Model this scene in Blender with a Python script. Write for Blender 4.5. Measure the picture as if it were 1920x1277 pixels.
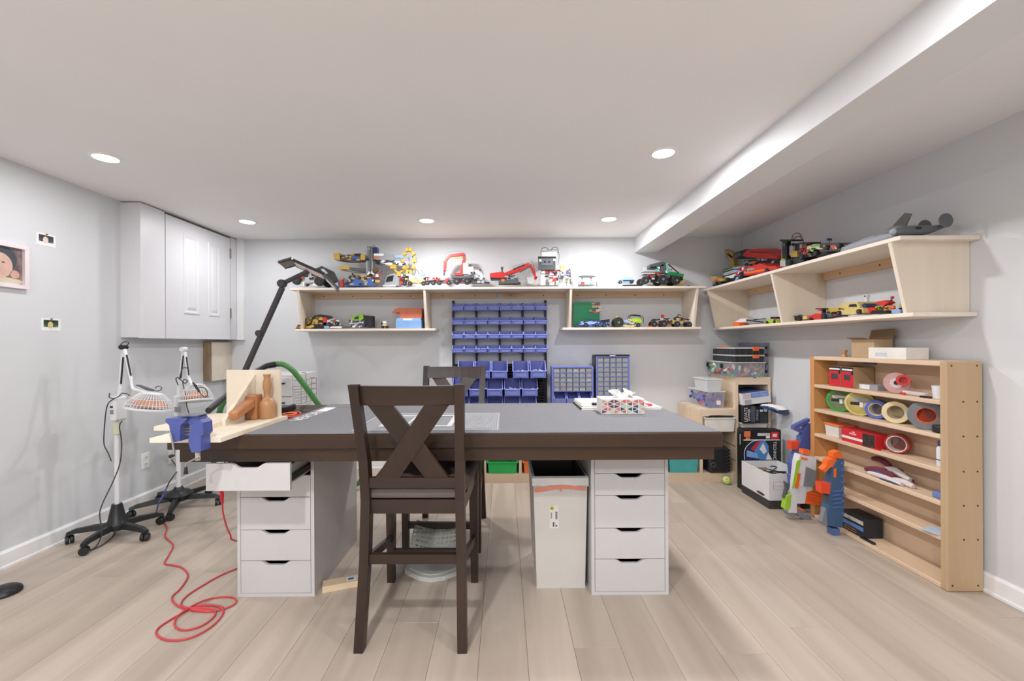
import bpy, math, random
from mathutils import Vector, Matrix, noise as mnoise
random.seed(7)
for o in list(bpy.data.objects):
    bpy.data.objects.remove(o, do_unlink=True)
scene = bpy.context.scene
COL = scene.collection
R_ = math.radians

# ------------------------------------------------------------------ camera
F, H, CX, CY, ROLL = 805.0, 1.175, 945.0, 645.0, 0.0052   # focal length in px of 1920x1277, eye height, vanishing point
cam_data = bpy.data.cameras.new('camera')
cam_data.sensor_width = 36.0
cam_data.lens = 36.0 * F / 1920.0
cam_data.shift_x = (960.0 - CX) / 1920.0
cam_data.shift_y = (CY - 638.5) / 1920.0
cam_data.clip_start = 0.02
cam = bpy.data.objects.new('camera', cam_data)
cam.location = (0, 0, H)
cam.rotation_euler = (R_(90), ROLL, 0)
COL.objects.link(cam)
scene.camera = cam

# ------------------------------------------------------------------ world, exposure
w = bpy.data.worlds.new('world'); scene.world = w
w.use_nodes = True
w.node_tree.nodes['Background'].inputs[0].default_value = (0.8, 0.85, 0.9, 1)
w.node_tree.nodes['Background'].inputs[1].default_value = 0.15
vs = scene.view_settings
vs.view_transform = 'Standard'
vs.look = 'None'
vs.gamma = 1.0
vs.use_curve_mapping = False
vs.exposure = 0.56
LAMP_W = 13.0
LAMP_COL = (0.99, 0.99, 1.0)

# ------------------------------------------------------------------ room dimensions
XL, XR, YB, YF, ZC = -2.66, 2.265, 4.08, -2.6, 2.18

# ------------------------------------------------------------------ photo px -> room
def uv(px, py):
    dx, dy = px - CX, py - CY
    return dx - ROLL * dy, dy + ROLL * dx
def atd(px, py, d):
    u, v = uv(px, py); return Vector((u * d / F, d, H - v * d / F))
def atz(px, py, z):
    u, v = uv(px, py); return atd(px, py, (H - z) * F / v)
def atx(px, py, X):
    u, v = uv(px, py); return atd(px, py, X * F / u)

# ------------------------------------------------------------------ materials
def lin(h):
    h = h.lstrip('#')
    r = []
    for i in (0, 2, 4):
        c = int(h[i:i+2], 16) / 255.0
        r.append(c / 12.92 if c <= 0.04045 else ((c + 0.055) / 1.055) ** 2.4)
    return (r[0], r[1], r[2], 1.0)
MATS = {}
def newmat(name):
    m = bpy.data.materials.new(name); m.use_nodes = True
    nt = m.node_tree
    return m, nt, nt.nodes['Principled BSDF']
def plain(name, col, rough=0.5, metal=0.0, var=0.06, scale=14.0, bump=0.0, coat=0.0, alpha=1.0, trans=0.0, emit=0.0, sub=0.0):
    """one-colour surface with a faint procedural mottling"""
    if name in MATS: return MATS[name]
    m, nt, b = newmat(name)
    c = lin(col)
    tc = nt.nodes.new('ShaderNodeTexCoord')
    nz = nt.nodes.new('ShaderNodeTexNoise'); nz.inputs['Scale'].default_value = scale; nz.inputs['Detail'].default_value = 3
    nt.links.new(tc.outputs['Object'], nz.inputs['Vector'])
    rp = nt.nodes.new('ShaderNodeValToRGB')
    rp.color_ramp.elements[0].position = 0.3; rp.color_ramp.elements[1].position = 0.7
    rp.color_ramp.elements[0].color = tuple(max(0, x * (1 - var)) for x in c[:3]) + (1,)
    rp.color_ramp.elements[1].color = tuple(min(1, x * (1 + var)) for x in c[:3]) + (1,)
    nt.links.new(nz.outputs['Fac'], rp.inputs['Fac'])
    nt.links.new(rp.outputs['Color'], b.inputs['Base Color'])
    b.inputs['Roughness'].default_value = rough
    b.inputs['Metallic'].default_value = metal
    if coat: b.inputs['Coat Weight'].default_value = coat
    if trans: b.inputs['Transmission Weight'].default_value = trans
    if alpha < 1: b.inputs['Alpha'].default_value = alpha
    if emit:
        b.inputs['Emission Color'].default_value = c; b.inputs['Emission Strength'].default_value = emit
    if bump:
        bp = nt.nodes.new('ShaderNodeBump'); bp.inputs['Strength'].default_value = bump; bp.inputs['Distance'].default_value = 0.002
        n2 = nt.nodes.new('ShaderNodeTexNoise'); n2.inputs['Scale'].default_value = scale * 20
        nt.links.new(tc.outputs['Object'], n2.inputs['Vector'])
        nt.links.new(n2.outputs['Fac'], bp.inputs['Height']); nt.links.new(bp.outputs['Normal'], b.inputs['Normal'])
    MATS[name] = m
    return m
def wood(name, cd, cl, axis=0, rough=0.5, scale=6.0, stretch=14.0, knots=0.0, ckn='#8a5a34', tint=0.10, contrast=(0.25, 0.75)):
    """grained wood, the grain running along local axis 0/1/2; every piece gets its own offset and tint"""
    if name in MATS: return MATS[name]
    m, nt, b = newmat(name)
    L = nt.links.new; N = nt.nodes.new
    tc = N('ShaderNodeTexCoord'); oi = N('ShaderNodeObjectInfo')
    mp = N('ShaderNodeMapping')
    sc = [scale * stretch] * 3; sc[axis] = scale
    mp.inputs['Scale'].default_value = sc
    cmb = N('ShaderNodeVectorMath'); cmb.operation = 'SCALE'; cmb.inputs[0].default_value = (31.0, 17.0, 23.0)
    L(oi.outputs['Random'], cmb.inputs['Scale'])
    ad = N('ShaderNodeVectorMath'); ad.operation = 'ADD'
    L(tc.outputs['Object'], ad.inputs[0]); L(cmb.outputs[0], ad.inputs[1]); L(ad.outputs[0], mp.inputs['Vector'])
    n1 = N('ShaderNodeTexNoise'); n1.inputs['Scale'].default_value = 0.35; n1.inputs['Detail'].default_value = 5; n1.inputs['Distortion'].default_value = 0.6
    L(mp.outputs[0], n1.inputs['Vector'])
    rp = N('ShaderNodeValToRGB')
    rp.color_ramp.elements[0].position = contrast[0]; rp.color_ramp.elements[1].position = contrast[1]
    rp.color_ramp.elements[0].color = lin(cd); rp.color_ramp.elements[1].color = lin(cl)
    L(n1.outputs['Fac'], rp.inputs['Fac'])
    hsv = N('ShaderNodeHueSaturation')
    mr = N('ShaderNodeMapRange'); mr.inputs['To Min'].default_value = 1 - tint; mr.inputs['To Max'].default_value = 1 + tint
    L(oi.outputs['Random'], mr.inputs['Value']); L(mr.outputs[0], hsv.inputs['Value'])
    last = rp.outputs['Color']
    if knots > 0:
        v = N('ShaderNodeTexVoronoi'); v.inputs['Scale'].default_value = knots; v.feature = 'F1'
        m2 = N('ShaderNodeMapping'); s2 = [1.0] * 3; s2[axis] = 0.45; m2.inputs['Scale'].default_value = s2
        L(ad.outputs[0], m2.inputs['Vector']); L(m2.outputs[0], v.inputs['Vector'])
        r2 = N('ShaderNodeValToRGB'); r2.color_ramp.elements[0].position = 0.0; r2.color_ramp.elements[1].position = 0.14
        r2.color_ramp.elements[0].color = (1, 1, 1, 1); r2.color_ramp.elements[1].color = (0, 0, 0, 1)
        L(v.outputs['Distance'], r2.inputs['Fac'])
        mx = N('ShaderNodeMix'); mx.data_type = 'RGBA'
        L(r2.outputs['Color'], mx.inputs['Factor']); L(last, mx.inputs[6]); mx.inputs[7].default_value = lin(ckn)
        last = mx.outputs[2]
    L(last, hsv.inputs['Color']); L(hsv.outputs['Color'], b.inputs['Base Color'])
    b.inputs['Roughness'].default_value = rough
    bp = N('ShaderNodeBump'); bp.inputs['Strength'].default_value = 0.12; bp.inputs['Distance'].default_value = 0.001
    L(n1.outputs['Fac'], bp.inputs['Height']); L(bp.outputs['Normal'], b.inputs['Normal'])
    MATS[name] = m
    return m

# ------------------------------------------------------------------ mesh building
class MB:
    def __init__(s): s.v = []; s.f = []
    def add(s, vs_, fs):
        o = len(s.v); s.v.extend([Vector(p) for p in vs_]); s.f.extend([tuple(i + o for i in f) for f in fs]); return s
    def box(s, a, b, M=None):
        x0, y0, z0 = a; x1, y1, z1 = b
        if x0 > x1: x0, x1 = x1, x0
        if y0 > y1: y0, y1 = y1, y0
        if z0 > z1: z0, z1 = z1, z0
        vs_ = [Vector(p) for p in ((x0,y0,z0),(x1,y0,z0),(x1,y1,z0),(x0,y1,z0),(x0,y0,z1),(x1,y0,z1),(x1,y1,z1),(x0,y1,z1))]
        if M is not None: vs_ = [M @ p for p in vs_]
        return s.add(vs_, [(0,3,2,1),(4,5,6,7),(0,1,5,4),(1,2,6,5),(2,3,7,6),(3,0,4,7)])
    def cbox(s, c, size, M=None):
        c = Vector(c); h = Vector(size) / 2
        return s.box(c - h, c + h, M)
    def bbox(s, a, b, r=0.004, M=None):
        """box with its vertical and horizontal edges chamfered by r"""
        x0, x1 = sorted((a[0], b[0])); y0, y1 = sorted((a[1], b[1])); z0, z1 = sorted((a[2], b[2]))
        r = min(r, (x1-x0)*.45, (y1-y0)*.45, (z1-z0)*.45)
        vs_ = []; idx = {}
        for i, x in enumerate((x0, x1)):
            for j, y in enumerate((y0, y1)):
                for k, z in enumerate((z0, z1)):
                    sx, sy, sz = (r if i == 0 else -r), (r if j == 0 else -r), (r if k == 0 else -r)
                    idx[i,j,k] = len(vs_)
                    vs_ += [Vector((x, y+sy, z+sz)), Vector((x+sx, y, z+sz)), Vector((x+sx, y+sy, z))]
        fs = []
        for i in (0, 1): fs.append([idx[i,0,0], idx[i,1,0], idx[i,1,1], idx[i,0,1]])
        for j in (0, 1): fs.append([idx[0,j,0]+1, idx[1,j,0]+1, idx[1,j,1]+1, idx[0,j,1]+1])
        for k in (0, 1): fs.append([idx[0,0,k]+2, idx[1,0,k]+2, idx[1,1,k]+2, idx[0,1,k]+2])
        for j in (0, 1):
            for k in (0, 1): fs.append([idx[0,j,k]+1, idx[1,j,k]+1, idx[1,j,k]+2, idx[0,j,k]+2])
        for i in (0, 1):
            for k in (0, 1): fs.append([idx[i,0,k], idx[i,1,k], idx[i,1,k]+2, idx[i,0,k]+2])
        for i in (0, 1):
            for j in (0, 1): fs.append([idx[i,j,0], idx[i,j,1], idx[i,j,1]+1, idx[i,j,0]+1])
        for q in idx.values(): fs.append([q, q+1, q+2])
        c = Vector(((x0+x1)/2, (y0+y1)/2, (z0+z1)/2)); out = []
        for f in fs:
            p = [vs_[i] for i in f]; n = (p[1]-p[0]).cross(p[2]-p[0]); m_ = sum(p, Vector())/len(p)
            out.append(tuple(f) if n.dot(m_-c) > 0 else tuple(reversed(f)))
        if M is not None: vs_ = [M @ p for p in vs_]
        return s.add(vs_, out)
    def prism(s, pts, ext):
        """closed polygon (3-D points) pushed along ext"""
        pts = [Vector(p) for p in pts]; e = Vector(ext); n = len(pts)
        nrm = Vector()
        for i in range(n): nrm += pts[i].cross(pts[(i+1) % n])
        if nrm.dot(e) > 0: pts = list(reversed(pts))
        fs = [tuple(range(n)), tuple(reversed(range(n, 2*n)))]
        for i in range(n):
            j = (i+1) % n; fs.append((j, i, n+i, n+j))
        return s.add(pts + [p + e for p in pts], fs)
    def cyl(s, p0, p1, r0, r1=None, n=14, caps=True):
        if r1 is None: r1 = r0
        return s.rings([(p0, r0), (p1, r1)], n, caps)
    def rings(s, pr, n=14, caps=True):
        """loft of circles centred on a straight or bent line [(point, radius)]"""
        pts = [Vector(p) for p, r in pr]; base = len(s.v)
        up = None; vs_ = []
        for i, (p, r) in enumerate(pr):
            if i == 0: t = pts[1] - pts[0]
            elif i == len(pr) - 1: t = pts[-1] - pts[-2]
            else: t = (pts[i+1] - pts[i]).normalized() + (pts[i] - pts[i-1]).normalized()
            if t.length < 1e-9: t = Vector((0, 0, 1))
            t.normalize()
            if up is None:
                up = Vector((0, 0, 1)) if abs(t.z) < 0.9 else Vector((1, 0, 0))
            a = up - t * up.dot(t)
            if a.length < 1e-6: a = t.orthogonal()
            a.normalize(); b = t.cross(a); up = a
            for k in range(n):
                q = 2 * math.pi * k / n
                vs_.append(pts[i] + (a * math.cos(q) + b * math.sin(q)) * r)
        fs = []
        for i in range(len(pr) - 1):
            for k in range(n):
                k2 = (k + 1) % n
                fs.append((i*n+k, i*n+k2, (i+1)*n+k2, (i+1)*n+k))
        if caps:
            fs.append(tuple(reversed(range(n)))); fs.append(tuple(range((len(pr)-1)*n, len(pr)*n)))
        return s.add(vs_, fs)
    def tube(s, pts, r, n=8, res=5, closed=False):
        return s.rings([(p, r) for p in smooth(pts, res)], n)
    def lathe(s, prof, c, n=24, axis='z', M=None):
        """profile [(radius, height)] turned about an axis through c"""
        vs_ = []; m_ = len(prof)
        for r, h in prof:
            for k in range(n):
                q = 2 * math.pi * k / n; a, b = r * math.cos(q), r * math.sin(q)
                p = Vector((a, b, h)) if axis == 'z' else (Vector((h, a, b)) if axis == 'x' else Vector((b, h, a)))
                vs_.append((M @ p if M is not None else p) + Vector(c))
        fs = []
        for i in range(m_ - 1):
            for k in range(n):
                k2 = (k + 1) % n; fs.append((i*n+k, i*n+k2, (i+1)*n+k2, (i+1)*n+k))
        if prof[0][0] > 1e-6: fs.append(tuple(reversed(range(n))))
        if prof[-1][0] > 1e-6: fs.append(tuple(range((m_-1)*n, m_*n)))
        return s.add(vs_, fs)
    def ball(s, c, r, n=14, sc=(1, 1, 1), M=None):
        prof = [(max(1e-7, math.sin(math.pi*i/(n//2+2))), -math.cos(math.pi*i/(n//2+2))) for i in range(n//2+3)]
        vs_ = []; m_ = len(prof)
        for rr, h in prof:
            for k in range(n):
                q = 2*math.pi*k/n
                p = Vector((rr*math.cos(q)*r*sc[0], rr*math.sin(q)*r*sc[1], h*r*sc[2]))
                vs_.append((M @ p if M is not None else p) + Vector(c))
        fs = [(i*n+k, i*n+(k+1) % n, (i+1)*n+(k+1) % n, (i+1)*n+k) for i in range(m_-1) for k in range(n)]
        return s.add(vs_, fs)
    def torus(s, c, R, r, n=20, m=8, M=None):
        vs_ = []
        for i in range(n):
            a = 2*math.pi*i/n
            for j in range(m):
                b = 2*math.pi*j/m
                p = Vector(((R+r*math.cos(b))*math.cos(a), (R+r*math.cos(b))*math.sin(a), r*math.sin(b)))
                vs_.append((M @ p if M is not None else p) + Vector(c))
        fs = [(i*m+j, ((i+1) % n)*m+j, ((i+1) % n)*m+(j+1) % m, i*m+(j+1) % m) for i in range(n) for j in range(m)]
        return s.add(vs_, fs)
    def openbox(s, b0, b1, t0, t1, z0, z1, th=0.004, floor=True):
        """tapered open-top tray: outer rectangle b at z0, t at z1"""
        def rect(lo, hi, z, i=0.0): return [(lo[0]+i, lo[1]+i, z), (hi[0]-i, lo[1]+i, z), (hi[0]-i, hi[1]-i, z), (lo[0]+i, hi[1]-i, z)]
        vs_ = rect(b0, b1, z0) + rect(t0, t1, z1) + rect(t0, t1, z1, th) + rect(b0, b1, z0 + th, th)
        fs = [(3,2,1,0)]
        for k in range(4):
            j = (k+1) % 4
            fs += [(k, j, 4+j, 4+k), (4+k, 4+j, 8+j, 8+k), (8+k, 8+j, 12+j, 12+k)]
        fs.append((12,13,14,15))
        return s.add(vs_, fs)
def smooth(pts, res=5):
    pts = [Vector(p) for p in pts]
    if len(pts) < 3 or res <= 1: return pts
    out = []
    for i in range(len(pts) - 1):
        p0 = pts[max(0, i-1)]; p1 = pts[i]; p2 = pts[i+1]; p3 = pts[min(len(pts)-1, i+2)]
        for k in range(res):
            t = k / res
            out.append(0.5*((2*p1) + (p2-p0)*t + (2*p0-5*p1+4*p2-p3)*t*t + (3*p1-p0-3*p2+p3)*t**3))
    out.append(pts[-1])
    return out

def mkobj(name, mb, mat, parent=None, inv=None, sm=False, angle=35):
    me = bpy.data.meshes.new(name)
    vs_ = mb.v if inv is None else [inv @ p for p in mb.v]
    me.from_pydata([tuple(p) for p in vs_], [], mb.f)
    me.update()
    if sm:
        me.polygons.foreach_set('use_smooth', [True] * len(me.polygons))
        try: me.set_sharp_from_angle(angle=R_(angle))
        except Exception: pass
    me.materials.append(mat)
    o = bpy.data.objects.new(name, me); COL.objects.link(o)
    if parent is not None: o.parent = parent
    return o
def tag(o, label=None, cat=None, group=None, kind=None):
    if label: o['label'] = label
    if cat: o['category'] = cat
    if group: o['group'] = group
    if kind: o['kind'] = kind
    return o
class Thing:
    """an Empty at the thing's base; parts are given in room coordinates"""
    def __init__(s, name, label, cat, loc=(0, 0, 0), rotz=0.0, group=None):
        s.o = bpy.data.objects.new(name, None); COL.objects.link(s.o)
        s.o.empty_display_size = 0.05
        s.o.location = loc; s.o.rotation_euler = (0, 0, rotz)
        s.inv = (Matrix.Translation(Vector(loc)) @ Matrix.Rotation(rotz, 4, 'Z')).inverted()
        tag(s.o, label, cat, group)
    def part(s, name, mb, mat, parent=None, sm=False, label=None, angle=35, kind=None):
        o = mkobj(name, mb, mat, parent or s.o, s.inv, sm, angle)
        if label: o['label'] = label
        if kind: o['kind'] = kind
        return o
    def text(s, name, body, size, M, mat, parent=None, ext=0.0006, align='CENTER'):
        """lettering lying in the local xy plane of matrix M"""
        cu = bpy.data.curves.new(name, 'FONT'); cu.body = body; cu.size = size; cu.extrude = ext
        cu.align_x = align; cu.align_y = 'CENTER'; cu.resolution_u = 3
        t = bpy.data.objects.new(name, cu); COL.objects.link(t)
        dg = bpy.context.evaluated_depsgraph_get()
        me = bpy.data.meshes.new_from_object(t.evaluated_get(dg))
        bpy.data.objects.remove(t, do_unlink=True)
        me.transform(s.inv @ M); me.name = name
        me.materials.clear(); me.materials.append(mat)
        o = bpy.data.objects.new(name, me); COL.objects.link(o); o.parent = parent or s.o
        return o
def single(name, mb, mat, label, cat, group=None, sm=False, angle=35):
    """a thing that is one mesh, origin at its base"""
    lo = Vector((min(p.x for p in mb.v), min(p.y for p in mb.v), min(p.z for p in mb.v)))
    hi = Vector((max(p.x for p in mb.v), max(p.y for p in mb.v), 0))
    c = Vector(((lo.x+hi.x)/2, (lo.y+hi.y)/2, lo.z))
    o = mkobj(name, mb, mat, None, Matrix.Translation(-c), sm, angle); o.location = c
    return tag(o, label, cat, group)
def struct(name, mb, mat, sm=False):
    o = mkobj(name, mb, mat, None, None, sm); o['kind'] = 'structure'; return o
def dup(root, loc=None, rotz=None, label=None):
    def rec(o, parent):
        c = o.copy(); COL.objects.link(c); c.parent = parent
        for ch in list(o.children): rec(ch, c)
        return c
    r = rec(root, None)
    if loc is not None: r.location = loc
    if rotz is not None: r.rotation_euler = (0, 0, rotz)
    if label: r['label'] = label
    return r
def frame(origin, xdir, ydir):
    """matrix whose local x, y run along the given directions"""
    x = Vector(xdir).normalized(); z = x.cross(Vector(ydir)).normalized(); y = z.cross(x)
    M = Matrix((x, y, z)).transposed().to_4x4(); M.translation = Vector(origin); return M

# ================================================================== SETTING
M_WALL = plain('wall paint', '#d8dadd', 0.65, var=0.012, scale=3, bump=0.05)
M_CEIL = plain('ceiling paint', '#f0efef', 0.8, var=0.012, scale=2, bump=0.05)
M_TRIM = plain('trim paint', '#eeeeef', 0.4, var=0.01)
M_DOOR = plain('cabinet paint', '#dcdce0', 0.4, var=0.01)
M_PLANK = wood('oak plank', '#a59688', '#c9bbad', 1, 0.42, 1.6, 16.0, knots=0.9, ckn='#a08e7d', tint=0.055, contrast=(0.2, 0.8))
M_GAP = plain('plank joint', '#6d5947', 0.8)
M_BLACK = plain('black plastic', '#1b1b1d', 0.45)
M_DARK = plain('dark gap', '#141416', 0.9)

fl = struct('floor', MB().box((XL-.1, YF-.1, -0.06), (XR+.1, YB+.1, -0.009)), M_GAP)
PW, x0 = 0.182, 0.264 - 17 * 0.182
col = 0
pmesh = {}
while x0 < XR:
    L_ = 1.38
    y = YF - random.uniform(0.05, L_ - 0.05)
    while y < YB:
        a0, a1 = max(x0, XL), min(x0 + PW, XR)
        b0, b1 = max(y, YF), min(y + L_, YB)
        if a1 - a0 > 0.01 and b1 - b0 > 0.01:
            g = 0.0005
            key = (round(a1-a0, 3), round(b1-b0, 3))
            c = ((a0+a1)/2, (b0+b1)/2)
            if key in pmesh:
                o = bpy.data.objects.new('plank', pmesh[key]); COL.objects.link(o); o.parent = fl
            else:
                hx, hy = (a1-a0)/2 - g, (b1-b0)/2 - g
                o = mkobj('plank', MB().bbox((-hx, -hy, -0.009), (hx, hy, 0.0), 0.0006), M_PLANK, fl)
                pmesh[key] = o.data
            o.location = (c[0], c[1], 0)
        y += L_
    x0 += PW; col += 1

struct('wall_back', MB().box((XL-.12, YB, -0.06), (XR+.12, YB+.12, ZC+.1)), M_WALL)
struct('wall_left', MB().box((XL-.12, YF, -0.06), (XL, YB, ZC+.1)), M_WALL)
struct('wall_right', MB().box((XR, YF, -0.06), (XR+.12, YB, ZC+.1)), M_WALL)
struct('wall_front', MB().box((XL-.12, YF-.12, -0.06), (XR+.12, YF, ZC+.1)), M_WALL)
struct('ceiling', MB().box((XL, YF, ZC), (XR, YB, ZC+.1)), M_CEIL)
struct('ceiling_beam', MB().box((1.245, YF, 2.035), (1.447, YB, ZC)), plain('beam paint', '#dfe0e2', 0.65, var=0.012, scale=3))
def baseboard(name, a, b, out):
    a, b, out = Vector(a), Vector(b), Vector(out)
    prof = [(0, 0), (0.020, 0), (0.020, 0.012), (0.014, 0.016), (0.014, 0.080), (0.006, 0.092), (0, 0.092)]
    struct(name, MB().prism([a + out*p + Vector((0, 0, z)) for p, z in prof], b - a), M_TRIM)
baseboard('baseboard_left', (XL, YF, 0), (XL, YB, 0), (1, 0, 0))
baseboard('baseboard_right', (XR, YF, 0), (XR, YB, 0), (-1, 0, 0))
baseboard('baseboard_back', (XL+.02, YB, 0), (XR-.02, YB, 0), (0, -1, 0))
struct('trim_1', MB().box((-2.519, YB-.03, 1.225), (-2.455, YB, ZC)), M_TRIM)

# recessed ceiling lights ------------------------------------------------
M_LED = plain('lit diffuser', '#ffffff', 0.5, var=0.0, emit=6.0)
M_RING = plain('light ring', '#f4f4f4', 0.4, var=0.0)
def ceiling_light(x, y, power, label):
    t = Thing('ceiling_light', label, 'ceiling light', (x, y, ZC), group='recessed ceiling lights')
    t.part('trim_ring', MB().lathe([(0.056, 0), (0.072, 0), (0.072, -0.003), (0.066, -0.007), (0.056, -0.007), (0.056, 0)], (x, y, ZC), 32), M_RING, sm=True)
    t.part('diffuser', MB().lathe([(0.057, -0.001), (0.057, -0.005), (0.0, -0.005)], (x, y, ZC), 32), M_LED)
    ld = bpy.data.lights.new('downlight', 'AREA'); ld.shape = 'DISK'; ld.size = 0.11; ld.spread = R_(180)
    ld.energy = LAMP_W * power; ld.color = LAMP_COL
    lo = bpy.data.objects.new('downlight', ld); COL.objects.link(lo); lo.parent = t.o; lo.location = (0, 0, -0.012)
for x, y, pw, lb in ((-2.115, 2.285, 0.27, 'round recessed ceiling light nearest the pinned photos'),
                 (-2.075, 3.48, 0.28, 'round recessed ceiling light beside the white wall cabinet'),
                 (-0.62, 3.475, 0.7, 'round recessed ceiling light above the middle of the long back shelf'),
                 (0.85, 3.457, 0.78, 'round recessed ceiling light near the beam at the back wall'),
                 (0.845, 2.263, 0.8, 'larger looking recessed ceiling light above the table beside the beam'),
                 (-2.1, 0.95, 0.2, 'recessed ceiling light behind the viewer on the left'),
                 (0.845, 0.95, 0.5, 'recessed ceiling light behind the viewer near the beam'),
                 (-0.62, 0.3, 1.5, 'recessed ceiling light overhead behind the viewer'),
                 (-2.1, -0.9, 0.6, 'recessed ceiling light at the rear left of the room'),
                 (-0.62, -1.3, 2.4, 'recessed ceiling light at the rear middle of the room'),
                 (0.845, -0.9, 1.0, 'recessed ceiling light at the rear right of the room')):
    ceiling_light(x, y, pw, lb)

# wall cabinet, upper left ------------------------------------------------
CFX, CY0, CZ0 = -2.52, 2.98, 1.235
t = Thing('wall_cabinet', 'white boxed wall cabinet with a two-panel door on the left wall', 'cabinet', ((XL+CFX)/2, 3.5, CZ0))
t.part('end_panel', MB().box((XL, CY0, CZ0), (CFX-.0182, CY0+.018, ZC-.008)), M_DOOR)
t.part('bottom_panel', MB().box((XL, CY0+.018, CZ0), (CFX-.0182, YB, CZ0+.018)), M_DOOR)
t.part('stile', MB().box((CFX-.018, CY0+.0, CZ0-.006), (CFX, CY0+.215, ZC-.008)), M_DOOR)
dy0, dy1 = CY0+.219, YB-.13
d = t.part('door', MB().box((CFX-.022, dy0, CZ0-.006), (CFX+.004, dy1, ZC-.022)), M_DOOR)
for k, (p0, p1) in enumerate(((3.375, 3.545), (3.66, 3.80))):
    z0, z1 = 1.43, 2.055
    mb = MB()
    a, b, c, xo, xi = (p0, z0), (p1, z1), 0.022, CFX+.004, CFX-.004
    def rct(i, x): return [(x, p0+i, z0+i), (x, p1-i, z0+i), (x, p1-i, z1-i), (x, p0+i, z1-i)]
    vs_ = rct(0, xo+.005) + rct(0.010, xo+.0062) + rct(0.026, xo+.0004) + rct(0.050, xo+.0075)
    fs = []
    for r in range(3):
        for j in range(4):
            fs.append((r*4+j, r*4+(j+1) % 4, (r+1)*4+(j+1) % 4, (r+1)*4+j))
    fs.append((12, 13, 14, 15))
    mb.add(vs_, fs)
    vs2 = rct(0, xo+.005) + rct(-.006, xo)
    mb.add(vs2, [(j, 4+j, 4+(j+1) % 4, (j+1) % 4) for j in range(4)])
    t.part('raised_panel', mb, M_DOOR, d)
for z in (2.02, 1.47):
    t.part('hinge', MB().box((CFX, dy1-.006, z-.045), (CFX+.008, dy1+.012, z+.045)).cyl((CFX+.008, dy1+.002, z-.045), (CFX+.008, dy1+.002, z+.045), 0.006, n=8), plain('aged hinge', '#8f8a83', 0.5, 0.6))
t.part('filler_strip', MB().box((CFX-.018, dy1+.014, CZ0-.006), (CFX, YB-.031, ZC-.008)), M_DOOR)

# cream panel box below it -------------------------------------------------
t = Thing('panel_box', 'cream board box with a raw brown edge below the white wall cabinet', 'panel box', (-2.63, 3.93, 0.86))
t.part('front_board', MB().box((-2.602, 3.80, 0.86), (-2.588, YB-.002, 1.205)), plain('cream board', '#ddd3c2', 0.6))
t.part('raw_edge', MB().box((XL, 3.792, 0.86), (-2.588, 3.80, 1.205)), wood('raw edge', '#7d6650', '#b9a183', 2, 0.8, 6, 8))
t.part('casing', MB().box((XL, 3.80, 0.87), (-2.602, YB-.002, 1.20)), plain('cream casing', '#c8bda9', 0.7))

# outlets -----------------------------------------------------------------
M_PLATE = plain('outlet plate', '#f1f1ef', 0.35, var=0.01)
def outlet(y, z, label, w=0.07, h=0.115):
    t = Thing('wall_outlet', label, 'outlet', (XL, y, z - h/2))
    p = t.part('cover_plate', MB().bbox((XL, y-w/2, z-h/2), (XL+.006, y+w/2, z+h/2), 0.003), M_PLATE)
    for dz in (-0.024, 0.024):
        s = t.part('socket', MB().box((XL+.005, y-.017, z+dz-.016), (XL+.008, y+.017, z+dz+.016)), M_PLATE, p)
        t.part('slot', MB().box((XL+.0078, y-.009, z+dz-.006), (XL+.0084, y-.006, z+dz+.008)).box((XL+.0078, y+.006, z+dz-.006), (XL+.0084, y+.009, z+dz+.008)), M_DARK, s)
pt = atx(272, 864, XL); outlet(pt.y, pt.z, 'white double wall outlet in open view between the two heat lamps')
pt = atx(322, 855, XL); outlet(pt.y, pt.z, 'white double wall outlet half hidden by the table corner and heat lamp pole')

# pictures on the left wall ---------------------------------------------------
def skinprint(name, cols):
    """soft blobs of print colour"""
    if name in MATS: return MATS[name]
    m, nt, b = newmat(name); N = nt.nodes.new; L = nt.links.new
    tc = N('ShaderNodeTexCoord'); nz = N('ShaderNodeTexNoise'); nz.inputs['Scale'].default_value = 26; nz.inputs['Detail'].default_value = 2
    L(tc.outputs['Object'], nz.inputs['Vector'])
    rp = N('ShaderNodeValToRGB'); cr = rp.color_ramp
    for i, c in enumerate(cols):
        p = 0.3 + 0.4 * i / max(1, len(cols)-1)
        if i < 2: e = cr.elements[i]; e.position = p
        else: e = cr.elements.new(p)
        e.color = lin(c)
    L(nz.outputs['Fac'], rp.inputs['Fac']); L(rp.outputs['Color'], b.inputs['Base Color']); b.inputs['Roughness'].default_value = 0.35
    MATS[name] = m; return m
def wallquad(px0, py0, px1, py1):
    a, b = atx(px0, py0, XL), atx(px1, py1, XL)
    return a.y, b.y, a.z, b.z
# framed portrait: right half in view; frame outer right edge px 49, top 457, bottom 543
y1 = atx(48, 500, XL).y; zt = atx(30, 459, XL).z; zb = atx(30, 541, XL).z
y0 = y1 - 0.30
t = Thing('picture_frame', 'pale pink picture frame with a baby portrait cut by the left edge', 'picture frame', (XL, (y0+y1)/2, zb))
M_PINK = plain('pale pink frame', '#eadfe2', 0.4)
fw = 0.022
for nm, a, b in (('frame_rail', (y0, zt-fw), (y1, zt)), ('frame_rail', (y0, zb), (y1, zb+fw)), ('frame_stile', (y0, zb+fw), (y0+fw, zt-fw)), ('frame_stile', (y1-fw, zb+fw), (y1, zt-fw))):
    t.part(nm, MB().box((XL, a[0], a[1]), (XL+.022, b[0], b[1])), M_PINK)
pr = t.part('portrait_print', MB().box((XL, y0+fw, zb+fw), (XL+.006, y1-fw, zt-fw)), skinprint('portrait background', ['#5a4f57', '#7d6a6c', '#9a7f78']))
zc = (zt+zb)/2; yc = y0 + 0.165; hh = (zt-zb)
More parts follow.
